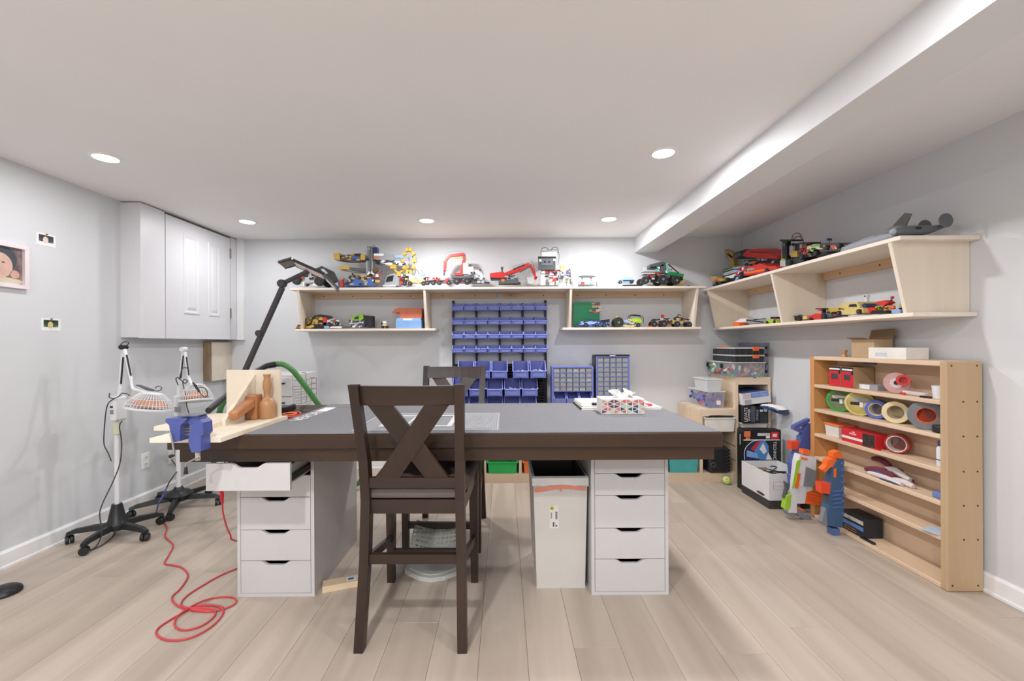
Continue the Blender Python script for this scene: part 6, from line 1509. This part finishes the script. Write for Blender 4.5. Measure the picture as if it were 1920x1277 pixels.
t.part('blue_print', MB().box((-.045, -.001, .004), (.105, 0, .046), Mb), plain('print sky blue', '#7f98cf', 0.5, var=.25, scale=40), b); t.part('label_print', MB().box((-.111, -.001, .004), (-.050, 0, .044), Mb), plain('print beige', '#cfc0bd', 0.5, var=.15, scale=60), b); t.part('grey_print', MB().box((-.100, -.001, -.044), (-.045, 0, -.006), Mb), plain('print grey', '#b4b3b6', 0.5), b)
t.part('blue_top', MB().box((-.113, .003, .048), (.117, .30, .0485), Mb), plain('print deep blue', '#56649f', 0.5), b)
t = Thing('plastic_bag', 'crumpled white and blue plastic bag sticking out of the tall bay', 'bag', (2.18, 3.5, .65))
def bagpt(u, v, up): 
    x = 2.105+.225*u; y = 3.555-.10*math.sin(math.pi*u)*1.0 - .02
    e = math.sin(math.pi*min(1, max(0, u)))**.6; z = .655 - .045*u + (.035 if up else -.028)*e*math.cos((v-.5)*2.6) + .006*math.sin(u*14+v*9)
    return (min(x, 2.255), y + .12*(v-.5)*e + .05*u*0, z)
for up, m_ in ((True, plain('bag white', '#e9e8e6', 0.35)), (False, plain('bag blue', '#2f5aa8', 0.35))):
    vs_ = [bagpt(i/16, j/8, up) for i in range(17) for j in range(9)]
    t.part('bag_side', MB().add(vs_, [(i*9+j, (i+1)*9+j, (i+1)*9+j+1, i*9+j+1) for i in range(16) for j in range(8)]), m_, sm=True)
# big toy carton on the floor
t, b = carton(1.893, 2.190, 3.400, 3.495, 0, .482, 'large black toy carton with a blue car picture behind the white box', M_BOXK, 'toy_carton')
yf = 3.3995
def fr(px0, py0, px1, py1, m_, nm='printed_panel', o=0.0): 
    a, c = atd(px0, py0, 3.40), atd(px1, py1, 3.40)
    return t.part(nm, MB().box((a.x, yf-.0008-o, c.z), (c.x, yf-o, a.z)), m_, b)
fr(1445.5, 810, 1460, 823, plain('logo red', '#d8222a', 0.4), 'logo'); fr(1448.5, 813.5, 1456.5, 819, plain('logo white', '#f2dcd8', 0.4), 'logo_lettering', .0009)
fr(1420, 812, 1443.5, 817.5, plain('title grey', '#c9c9cb', 0.4, var=.3, scale=90), 'title_print'); fr(1436, 817.5, 1443.5, 822, M_INK, 'title_print'); fr(1395, 808.5, 1407, 819, plain('print orange', '#e07a4e', 0.4), 'emblem'); fr(1398, 820, 1406, 824, plain('print orange', '#e07a4e', 0.4), 'emblem')
fr(1393.8, 824.3, 1462, 825.6, M_INK, 'white_line')
def pp_(pts, m_, nm, o=.001): t.part(nm, MB().prism([atd(x, y, 3.3985-o) for x, y in pts], (0, -.0006, 0)), m_, b)
pp_([(1397, 862), (1397, 845), (1404, 834), (1414, 827), (1436, 827), (1446, 862)], plain('print dark blue', '#233056', 0.5, var=.3, scale=30), 'picture_ground', 0)
pp_([(1412, 842), (1422, 828), (1434, 826), (1441, 836), (1442, 862), (1424, 862)], plain('print car blue', '#4f86c9', 0.4, var=.2), 'picture_car'); pp_([(1424, 842), (1431, 831), (1438, 846), (1432, 852)], plain('print car white', '#e6e4e2', 0.4), 'picture_car', .0018)
pp_([(1407, 842), (1420, 828), (1426, 829), (1414, 846)], plain('print car red', '#c2333a', 0.4), 'picture_car', .0018); pp_([(1400, 856), (1400, 844), (1420, 850), (1422, 860)], plain('print car pale', '#7fa7dd', 0.4), 'picture_car', .0018); pp_([(1436, 862), (1440, 848), (1448, 862)], plain('print car white', '#e6e4e2', 0.4), 'picture_car', .0024)
t.text('lettering', 'TECHNIC', .034, frame(atd(1452.5, 845, 3.398), (0, 0, -1), (1, 0, 0)), M_INK, b)
t.text('lettering', 'TECHNIC', .020, frame((1.8925, 3.45, .40), (0, 0, -1), (0, -1, 0)), M_INK, b)
t.part('picture_frame_line', MB().tube([atd(1396, 862, 3.397), atd(1396, 846, 3.397), atd(1402, 835, 3.397), atd(1413, 827, 3.397), atd(1424, 825.5, 3.397)], .002, 6, 4), M_INK, b)
# white archive box
M_ARC = plain('archive board', '#dedede', 0.7, var=.02); M_ARCD = plain('archive dark', '#3b3737', 0.7)
ax0, ax1, ay0, ay1, az = 1.866, 2.150, 3.030, 3.380, .246
t = Thing('archive_box', 'open white archive box with a dark base and black cables inside', 'box', ((ax0+ax1)/2, (ay0+ay1)/2, 0))
b = t.part('box_shell', MB().openbox((ax0, ay0), (ax1, ay1), (ax0, ay0), (ax1, ay1), .0003, az, .006), M_ARC)
t.part('dark_base', MB().box((ax0-.001, ay0-.001, .0005), (ax1+.001, ay0, .060)).box((ax0-.001, ay0, .0005), (ax0, ay1, .060)), M_ARCD, b)
t.part('handle_cutout', MB().box((ax0+.09, ay1-.0075, .165), (ax0+.19, ay1-.0062, .195)), plain('kraft', '#a98d6d', 0.8), b)
mb = MB(); n = 10
mb.prism([(ax0-.0015, ay0+.10+.05*math.cos(2*math.pi*k/n), .078+.010*math.sin(2*math.pi*k/n)+.0*k) for k in range(n)], (.0008, 0, 0)); t.part('handle_cutout', mb, M_ARCD, b)
mb = MB()
for z in (.135, .162, .190): mb.box((ax0+.03, ay0-.0012, z), (ax0+.17, ay0-.0002, z+.0015))
mb.box((ax0+.03, ay0-.0012, .135), (ax0+.0315, ay0-.0002, .190)); t.part('label_lines', mb, plain('print pale grey', '#a9a9a9', 0.7), b)
for k in range(4):
    rr = random.Random(50+k)
    pts = [(rr.uniform(ax0+.05, ax1-.05), rr.uniform(ay0+.04, ay1-.08), .165+.020*k+rr.uniform(0, .008)) for i in range(7)]
    single('coiled_cable', MB().tube(pts, .004, 6, 5), M_BLACK, ('black cable coiled in the archive box, thickest loop', 'black cable crossing the archive box corner to corner', 'black cable lying at the back of the archive box', 'black cable bunched at the front of the archive box')[k], 'cable', 'cables in the archive box', sm=True)
# tennis ball
bc = atz(1367, 911, 0); 
t = Thing('tennis_ball', 'yellow-green tennis ball on the floor by the corner frame', 'ball', (bc.x, 3.565, 0))
b = t.part('felt_ball', MB().ball((bc.x, 3.565, .0335), .033, 20), plain('tennis felt', '#c4d27a', 0.9, bump=.3), sm=True); t.part('printed_mark', MB().ball((bc.x-.010, 3.542, .050), .010, 10, (1, .5, .7)), plain('print rust', '#d08a52', 0.8), b, sm=True)

# ================================================================== TOY BLASTERS
B = {k: plain('blaster ' + k, v, 0.4, var=.03) for k, v in dict(white='#dddcdf', green='#9cc83c', orange='#f4702c', grey='#82868c', dgrey='#54585e', blue='#3f5f86', lblue='#5570a8', violet='#5560a4', red='#e8502e').items()}
class Gun(Toy):
    def __init__(s, name, label, d, px, py): super().__init__(name, label, 'toy blaster', 'y', d, .0003, px, py, 'toy dart blasters')
    def poly(s, nm, m, pts, t0=-.03, t1=.03, parent=None): return s.part(nm, MB().prism([s.P(x, y, t0) for x, y in pts], s.N*(t1-t0)), B[m], parent)
def g(cx, cy): return (1460 + cx/5.32, 770 + cy/5.32)
def G(*pts): return [g(*p) for p in pts]
t = Gun('toy_blaster', 'white and lime toy blaster with an orange magazine leaning on the bookcase', 2.86, 1495, 972)
t.poly('body', 'white', G((185, 430), (345, 455), (345, 560), (330, 610), (300, 740), (140, 735), (165, 500)), -.028, .028); t.poly('receiver', 'white', G((140, 735), (300, 745), (310, 785), (255, 800), (235, 915), (160, 915), (130, 800)), -.024, .024); t.poly('stock', 'white', G((110, 805), (165, 800), (158, 1012), (75, 1005), (95, 900)), -.022, .022); t.poly('top_rail', 'grey', G((318, 470), (352, 475), (345, 555), (318, 560)), -.012, .012)
t.poly('lime_trim', 'green', G((150, 490), (190, 470), (140, 700), (115, 770), (105, 750)), -.033, -.028); t.poly('stock_trim', 'green', G((60, 840), (100, 820), (95, 940), (70, 985), (40, 970)), -.025, .02)
t.poly('orange_slide', 'orange', G((155, 610), (185, 612), (160, 760), (130, 755)), -.035, -.028); t.poly('muzzle', 'orange', G((225, 380), (298, 390), (295, 435), (222, 425)), -.020, .020); t.poly('front_sight', 'orange', G((190, 450), (255, 465), (250, 480), (195, 470)), -.033, -.028)
t.poly('grey_cover', 'grey', G((240, 545), (340, 590), (320, 740), (215, 735)), -.036, -.028); t.poly('magazine', 'orange', G((260, 785), (440, 830), (465, 945), (235, 915)), -.022, .012)
for k in range(3): t.poly('magazine_rib', 'red', G((262, 815+k*28), (430, 850+k*28), (431, 857+k*28), (261, 822+k*28)), -.024, -.022)
t.poly('grip', 'grey', G((150, 975), (185, 960), (265, 1045), (310, 1045), (300, 1095), (235, 1100), (180, 1045)), -.018, .018); t.poly('trigger', 'orange', G((165, 945), (230, 975), (235, 995), (165, 965)), -.020, .012); t.poly('stock', 'grey', G((65, 1000), (150, 1020), (140, 1045), (70, 1030)), -.02, .02); t.poly('side_rail', 'dgrey', G((60, 705), (105, 740), (70, 830), (45, 870), (70, 770)), -.01, .015)
t = Gun('toy_blaster', 'blue toy blaster with orange drum and muzzle against the bookcase front', 2.63, 1557, 1000)
t.poly('body', 'blue', G((555, 475), (612, 470), (605, 700), (615, 900), (600, 1150), (470, 1130), (460, 960), (495, 700), (510, 560)), -.030, .030); t.poly('barrel_end', 'lblue', G((500, 1160), (585, 1165), (580, 1235), (510, 1225)), -.022, .022)
t.poly('butt', 'orange', G((520, 410), (575, 395), (605, 440), (600, 475), (520, 460)), -.022, .022); t.poly('grip', 'orange', G((460, 490), (555, 455), (555, 540), (490, 560), (440, 610), (415, 580), (455, 540)), -.020, .020); t.poly('orange_slide', 'orange', G((510, 570), (535, 560), (530, 650), (512, 650)), -.034, -.030)
t.poly('drum', 'red', G((395, 710), (525, 720), (525, 825), (395, 810)), -.024, .024); t.poly('pump', 'dgrey', G((460, 840), (500, 835), (500, 920), (465, 920)), -.02, .02); t.poly('bipod', 'grey', G((410, 1100), (450, 960), (470, 970), (470, 1140), (430, 1130)), -.015, .015)
for k in range(9): t.poly('rail_tooth', 'lblue', G((582, 500+k*62), (612, 498+k*62), (612, 520+k*62), (582, 522+k*62)), -.034, -.030)
for k in range(5): t.poly('grip_rib', 'lblue', G((500, 780+k*40), (590, 770+k*40), (590, 784+k*40), (500, 794+k*40)), -.034, -.030)
t.poly('side_accent', 'red', G((610, 760), (622, 770), (620, 850), (610, 840)), -.01, .02)
t = Gun('toy_blaster', 'violet-blue toy blaster with a red-orange block behind the white one', 3.0, 1500, 935)
t.poly('barrel', 'violet', G((265, 130), (292, 120), (292, 380), (200, 560), (120, 640), (105, 520)), -.025, .025); t.poly('stock', 'violet', G((140, 150), (260, 90), (292, 75), (292, 105), (190, 165), (230, 190), (292, 175), (292, 240), (235, 230), (135, 185)), -.018, .018); t.poly('orange_block', 'red', G((105, 300), (200, 300), (190, 385), (105, 380)), -.022, .022); t.poly('joint', 'lblue', G((195, 250), (235, 235), (235, 285), (195, 285)), -.022, .02); t.poly('foot', 'violet', G((100, 640), (160, 600), (200, 960), (140, 960)), -.018, .018)

# ================================================================== BOOKCASE CONTENTS
def kp(px, X): return X*F/(px - CX)
KR = XR - .030
class K(Toy):
    def __init__(s, name, label, cat, z, px, py=700, X=2.12, group=None): super().__init__(name, label, cat, 'x', X, z+.0003, px, py, group)
M_KRAFT = plain('kraft board', '#b59a78', 0.75, var=.04); M_KRAFTD = plain('kraft inside', '#92795a', 0.8)
top_z = KZ
t = K('wood_spool', 'small turned wooden spool on top of the bookcase', 'spool', top_z, 1577); c = t.P(1577, 668); c = Vector((c.x+.02, c.y, top_z+.0003))
t.part('spool', MB().lathe([(0, 0), (.017, 0), (.017, .006), (.012, .014), (.013, .030), (.018, .038), (.018, .044), (0, .044)], c, 20), M_BEECH, sm=True)
t = K('cardboard_box', 'small brown cardboard box with raised flap on top of the bookcase', 'box', top_z, 1620, X=2.12)
y0_, y1_ = kp(1645, 2.12), kp(1598, 2.12)
b = t.part('carton', MB().openbox((2.11, y0_+.01), (2.215, y1_-.005), (2.11, y0_+.01), (2.215, y1_-.005), top_z+.0005, top_z+.108, .003), M_KRAFT)
t.part('flap', MB().prism([(2.214, y0_+.012, top_z+.108), (2.214, y1_-.006, top_z+.108), (2.232, y1_-.006, top_z+.165), (2.232, y0_+.012, top_z+.168)], (.003, 0, .001)), M_KRAFTD, b); t.part('flap', MB().prism([(2.112, y1_-.006, top_z+.108), (2.214, y1_-.006, top_z+.108), (2.214, y1_+.035, top_z+.118), (2.112, y1_+.035, top_z+.118)], (0, 0, .003)), M_KRAFT, b)
t, b = carton(2.095, 2.215, kp(1704, 2.11), kp(1650, 2.11)+.06, top_z, top_z+.062, 'long white carton lying on top of the bookcase', plain('carton white', '#e6e2dc', 0.55))
t.part('label_print', MB().box((2.0942, kp(1668, 2.11), top_z+.012), (2.095, kp(1652, 2.11)+.02, top_z+.034)), plain('print faint', '#c9cbd2', 0.6), b)
# shelf 1
s1, s2, s3, s4, s5, s0 = SHZ[5], SHZ[4], SHZ[3], SHZ[2], SHZ[1], SHZ[0]
for k, (pa, pb) in enumerate(((1554, 1576), (1577.5, 1600))):
    ya, yb_ = kp(pb, 2.10), kp(pa, 2.10)
    t, b = carton(2.10, 2.225, ya, yb_, s1, s1+.128, ('red and black carton at the far end of the bookcase\'s top shelf', 'red and black carton second from the far end on the top shelf')[k], plain('kraft side', '#a88a66', 0.7), 'hardware_carton')
    t.part('front_print', MB().box((2.0992, ya+.001, s1+.003), (2.0998, yb_-.001, s1+.127)), plain('print carton red', '#cf2a33', 0.4), b)
    t.part('title_print', MB().box((2.0985, ya+.001, s1+.100), (2.0992, yb_-.001, s1+.127)), plain('print carton black', '#242427', 0.4), b); t.part('title_lettering', MB().box((2.0978, ya+.006, s1+.106), (2.0985, yb_-.006, s1+.116)), M_INK, b)
    t.part('picture', MB().box((2.0985, ya+.022, s1+.048), (2.0992, yb_-.022, s1+.082)), plain('print carton slate', '#41454c', 0.4, var=.3), b); t.part('picture_band', MB().box((2.0985, ya+.002, s1+.082), (2.0992, ya+.018, s1+.100)), plain('print carton black', '#242427', 0.4), b)
t, b = carton(2.13, 2.20, kp(1645, 2.13), kp(1609, 2.13), s1, s1+.032, 'flat grey and white box on the bookcase\'s top shelf', plain('carton grey', '#9a9a9e', 0.5), 'small_box'); t.part('white_label', MB().box((2.1295, kp(1630, 2.13), s1+.003), (2.1299, kp(1611, 2.13), s1+.029)), M_INK, b)
def tape(px, z, R, ri, w_, X, turn, outer, core, label, face=None, name='tape_roll'):
    y = kp(px, X); a = R_(turn)
    ax = Vector((-math.cos(a), -math.sin(a), 0)); M_ = Matrix.Rotation(math.atan2(ax.y, ax.x), 4, 'Z')
    c = Vector((X, y, z + R + .0006))
    t = Thing(name, label, 'tape', (X, y, z), group='tape rolls in the bookcase')
    h = w_/2
    r = t.part('tape', MB().lathe([(ri, -h), (R-.002, -h), (R, -h+.002), (R, h-.002), (R-.002, h), (ri, h), (ri, -h)], c, 36, 'x', M_), outer, sm=True)
    t.part('core', MB().lathe([(ri-.004, -h), (ri-.0003, -h), (ri-.0003, h), (ri-.004, h), (ri-.004, -h)], c, 30, 'x', M_), core, sm=True)
    if face:
        t.part('label_disc', MB().lathe([(ri*.25, h+.0006), (R*.86, h+.0006), (R*.86, h+.0014), (ri*.25, h+.0014), (ri*.25, h+.0006)], c, 32, 'x', M_), face[0], r)
        fr_ = frame(c + ax*(h+.0016), M_ @ Vector((0, -1, 0)) if False else Vector((-ax.y, ax.x, 0))*-1.0, (0, 0, 1))
        up = Vector((0, 0, 1)); rt = up.cross(ax)
        F2 = Matrix((rt, up, ax)).transposed().to_4x4(); F2.translation = c + ax*(h+.0015)
        t.part('label_band', MB().box((-R*.52, R*.18, 0), (R*.52, R*.42, .0006), F2), face[1], r)
        t.part('label_black', MB().box((-R*.60, -R*.14, 0), (-R*.02, R*.10, .0006), F2), plain('print carton black', '#242427', 0.4), r); t.part('label_white', MB().box((.0, -R*.30, 0), (R*.22, R*.10, .0007), F2).box((R*.30, -R*.24, 0), (R*.52, R*.10, .0007), F2), M_INK, r)
M_CORE = plain('card core', '#d2c3ae', 0.8)
t = Thing('tape_dispenser', 'clear and red tape dispenser lying on the top shelf', 'tape dispenser', (2.14, kp(1690, 2.14), s1))
yc = kp(1688, 2.13); a = R_(40); Md = Matrix.Rotation(math.atan2(-math.sin(a), -math.cos(a)), 4, 'Z'); cc = Vector((2.14, yc+.03, s1+.058))
t.part('tape', MB().lathe([(.030, -.020), (.056, -.020), (.056, .020), (.030, .020), (.030, -.020)], cc, 32, 'x', Md), plain('tape clear pink', '#d9a9a6', 0.25, alpha=.75), sm=True); t.part('hub', MB().lathe([(.012, -.024), (.029, -.024), (.029, .024), (.012, .024), (.012, -.024)], cc, 24, 'x', Md), plain('dispenser white', '#e3d6d2', 0.4, alpha=.8), sm=True)
t.part('red_guard', MB().lathe([(.018, .0205), (.030, .0205), (.030, .026), (.018, .026), (.018, .0205)], cc + Vector((.0, -.040, .018)), 24, 'x', Md), plain('guard red', '#c23a38', 0.4), sm=True); t.part('handle', MB().bbox((2.115, yc-.145, s1+.0006), (2.145, yc-.02, s1+.022), .006), plain('dispenser white', '#e3d6d2', 0.4, alpha=.8)); t.part('blade_edge', MB().box((2.110, yc-.045, s1+.0008), (2.150, yc-.018, s1+.012)), plain('guard red', '#c23a38', 0.4))
single('paper_cup', MB().lathe([(0, 0), (.026, 0), (.031, .062), (.029, .062), (.024, .004), (0, .004)], (2.150, 2.118, s1+.0004), 20), plain('cup white', '#e8e8ea', 0.5), 'white paper cup at the near end of the top shelf', 'cup', sm=True)
single('remote_control', MB().bbox((2.09, 2.115, s1+.0004), (2.112, 2.165, s1+.010), .003), M_BLACK, 'small black remote lying on the top shelf\'s front edge', 'remote')
single('utility_knife', MB().bbox((2.10, kp(1637, 2.1), KZ-.0355), (2.125, kp(1617, 2.1), KZ-.0245), .003), plain('knife blue', '#2f3f5c', 0.4), 'small blue-black tool stuck under the bookcase top board', 'tool')
# shelf 2: tapes
tape(1575, s2, .072, .046, .030, 2.155, 38, plain('tape green', '#1fae3c', 0.4), M_CORE, 'green tape roll with a printed disc, first on the tape shelf', (plain('disc dark', '#6d7d54', 0.5, var=.3), plain('band grey', '#c2c5c0', 0.5)))
tape(1613, s2, .074, .046, .045, 2.150, 40, plain('tape yellow', '#d9c877', 0.45), M_CORE, 'pale yellow tape roll with a printed disc beside the green roll', (plain('disc khaki', '#bca85e', 0.5, var=.2), plain('band slate', '#9aa4ac', 0.5)))
tape(1645, s2, .054, .037, .048, 2.160, 32, plain('tape blue', '#5b6bb4', 0.5), M_CORE, 'smaller blue tape roll between the yellow and cream rolls')
tape(1681, s2, .059, .040, .060, 2.150, 35, plain('tape cream', '#e6d3a4', 0.55), M_CORE, 'cream masking tape roll right of the blue roll')
tape(1737, s2, .072, .040, .040, 2.135, 40, plain('tape grey', '#74797f', 0.4), plain('core orange', '#e8602a', 0.5), 'large grey duct tape roll with an orange core')
tape(1748, s2, .062, .038, .045, 2.192, 40, plain('tape black', '#222326', 0.45), M_CORE, 'black tape roll standing behind the grey duct tape')
single('black_tape_reel', MB().lathe([(.012, 0), (.033, 0), (.035, .003), (.035, .030), (.033, .034), (.012, .034), (.012, 0)], (2.128, 2.088, s2+.0004), 24), plain('tape black', '#222326', 0.45), 'small black tape lying flat at the near end of the tape shelf', 'tape', sm=True)
# shelf 3
t = Thing('plastic_tub', 'white plastic tub with an orange lid on the third shelf', 'tub', (2.15, kp(1560, 2.13), s3)); ya, yb_ = kp(1573, 2.11), kp(1546, 2.11)
t.part('tub', MB().openbox((2.115, ya+.010), (2.21, yb_-.006), (2.108, ya+.004), (2.217, yb_), s3+.0004, s3+.070, .003), plain('tub white', '#e2ddd8', 0.4)); t.part('lid', MB().bbox((2.102, ya-.002, s3+.070), (2.222, yb_+.006, s3+.082), .003), plain('lid orange', '#ea7a45', 0.4))
t, b = carton(2.090, 2.20, kp(1640, 2.09), kp(1577, 2.09), s3, s3+.078, 'long red and black carton lying on the third shelf', plain('print carton red', '#cf2a33', 0.4), 'hardware_carton'); ya, yb_ = kp(1640, 2.09), kp(1577, 2.09)
t.part('dark_print', MB().box((2.0892, ya+.001, s3+.002), (2.09, ya+.085, s3+.077)), plain('print carton dark', '#3a2f2c', 0.4, var=.4, scale=40), b); t.part('white_stripe', MB().box((2.0885, ya+.085, s3+.022), (2.0899, yb_-.004, s3+.036)), M_INK, b); t.part('lettering', MB().box((2.0885, ya+.13, s3+.052), (2.0899, yb_-.06, s3+.060)).box((2.0885, ya+.14, s3+.064), (2.0899, yb_-.08, s3+.070)), plain('print pink', '#f0b5b5', 0.4), b)
single('red_card', MB().bbox((2.086, kp(1648, 2.09), s3+.0004), (2.10, kp(1632, 2.09), s3+.007), .001), plain('print carton red', '#cf2a33', 0.4), 'small red piece lying in front of the red carton', 'card')
tape(1683, s3, .052, .044, .055, 2.150, 32, plain('tape red label', '#a83a2c', 0.35, var=.25, scale=30), plain('tape clear white', '#d9d4d0', 0.3), 'red-labelled clear tape roll lying on the third shelf')
t = Thing('glue_bottle', 'white bottle with a blue cap at the near end of the third shelf', 'bottle', (2.128, 2.092, s3)); t.part('bottle', MB().lathe([(0, .0004), (.017, .0004), (.018, .006), (.018, .085), (.012, .098), (0, .098)], (2.128, 2.092, s3), 20), plain('bottle white', '#dfe0e4', 0.4), sm=True); t.part('cap', MB().lathe([(.013, .098), (.013, .122), (0, .122)], (2.128, 2.092, s3), 18), plain('cap blue', '#4c5a8e', 0.4), sm=True); t.part('label_band', MB().lathe([(.0183, .030), (.0186, .030), (.0186, .034), (.0183, .034)], (2.128, 2.092, s3), 20), M_BLACK)
# shelf 4: crumpled garment in folds
t = Thing('work_gloves', 'crumpled maroon, white and navy cloth gloves on the fourth shelf', 'gloves', (2.13, kp(1668, 2.13), s4))
M_MAR = plain('cloth maroon', '#6e2f3c', 0.9, var=.12); M_CLW = plain('cloth white', '#d6ccca', 0.9, var=.05); M_CLN = plain('cloth navy', '#44506f', 0.9)
def fold(pts, r, m_, nm, sq=.5):
    pr = smooth([Vector(p) for p in pts], 5); n = len(pr); mb = MB().rings([(p, max(.002, r*(.55+.45*math.sin(math.pi*(.12+.76*i/(n-1)))))) for i, p in enumerate(pr)], 12)
    lo = s4+.0008
    for v in mb.v:
        v.z = max(lo, v.z)
    t.part(nm, mb, m_, sm=True, angle=80)
def cp(px, z, X): return (X, kp(px, X), s4+z)
fold([cp(1636, .068, 2.20), cp(1650, .078, 2.19), cp(1668, .062, 2.18)], .016, M_MAR, 'glove_finger'); fold([cp(1622, .022, 2.11), cp(1640, .036, 2.12), cp(1660, .045, 2.13)], .016, M_MAR, 'glove_cuff'); fold([cp(1645, .030, 2.12), cp(1660, .034, 2.12), cp(1676, .026, 2.12)], .018, M_MAR, 'glove_palm'); fold([cp(1660, .048, 2.15), cp(1676, .052, 2.16), cp(1690, .040, 2.16), cp(1706, .028, 2.16)], .018, M_CLW, 'glove_back')
fold([cp(1628, .010, 2.10), cp(1648, .016, 2.10), cp(1668, .012, 2.10), cp(1690, .010, 2.10)], .015, M_CLW, 'glove_back'); fold([cp(1634, .022, 2.105), cp(1650, .024, 2.105), cp(1664, .020, 2.105)], .012, M_CLN, 'glove_trim'); fold([cp(1672, .014, 2.11), cp(1692, .018, 2.12), cp(1712, .012, 2.12)], .016, M_CLW, 'glove_finger'); fold([cp(1676, .058, 2.17), cp(1688, .060, 2.17), cp(1692, .048, 2.17)], .008, M_MAR, 'glove_hem'); fold([cp(1696, .046, 2.18), cp(1704, .036, 2.18), cp(1712, .022, 2.17)], .006, M_MAR, 'glove_hem')
fold([cp(1650, .004, 2.092), cp(1670, .006, 2.094), cp(1686, .004, 2.096)], .010, M_CLN, 'glove_trim')
single('blue_sponge', MB().bbox((2.10, 2.055, s4+.0004), (2.16, 2.115, s4+.030), .006), plain('sponge blue', '#6c80bc', 0.8, bump=.3), 'blue sponge at the near end of the fourth shelf', 'sponge')
single('paper_sheet', MB().prism([(2.075, 2.055, s5+.0004), (2.15, 2.055, s5+.0004), (2.15, 2.16, s5+.0004), (2.055, 2.13, s5+.0004)], (0, 0, .0012)), plain('paper pale blue', '#b9cfe0', 0.7), 'pale blue paper sheet on the fifth shelf\'s near end', 'paper')
# bottom
t, b = carton(2.10, 2.215, kp(1617, 2.10), kp(1574, 2.10), s0, s0+.112, 'black and blue boxed set on the bookcase floor behind the blue blaster', plain('carton blueblack', '#262a33', 0.45), 'boxed_set'); ya, yb_ = kp(1617, 2.10), kp(1574, 2.10)
t.part('blue_band', MB().box((2.0992, ya+.001, s0+.040), (2.10, yb_-.001, s0+.062)), plain('band blue', '#5f86c2', 0.5), b); t.part('cream_band', MB().box((2.0992, ya+.001, s0+.076), (2.10, yb_-.001, s0+.098)), plain('band cream', '#c9c1ae', 0.5, var=.2, scale=40), b); t.part('plate_outline', MB().box((2.0992, ya+.05, s0+.012), (2.10, yb_-.03, s0+.015)).box((2.0992, ya+.05, s0+.026), (2.10, yb_-.03, s0+.029)), plain('line amber', '#c9923e', 0.5), b)
for k, px in enumerate((1537, 1548)):
    y = kp(px, 2.13); t = Thing('small_bottle', ('small dark bottle at the far end of the bookcase floor', 'small dark bottle with white label beside the blue blaster')[k], 'bottle', (2.13, y, s0)); t.part('bottle', MB().lathe([(0, .0004), (.020, .0004), (.021, .01), (.021, .075), (.010, .092), (.010, .105), (0, .105)], (2.13, y, s0), 18), plain('bottle dark', '#2a2a2e', 0.3), sm=True); t.part('label', MB().lathe([(.0213, .025), (.0216, .025), (.0216, .06), (.0213, .06)], (2.13, y, s0), 18), M_INK)
single('black_clip', MB().bbox((2.088, kp(1639, 2.10), s0+.0004), (2.108, kp(1613, 2.10), s0+.012), .004), M_BLACK, 'small black clip on the bookcase\'s bottom board', 'clip')
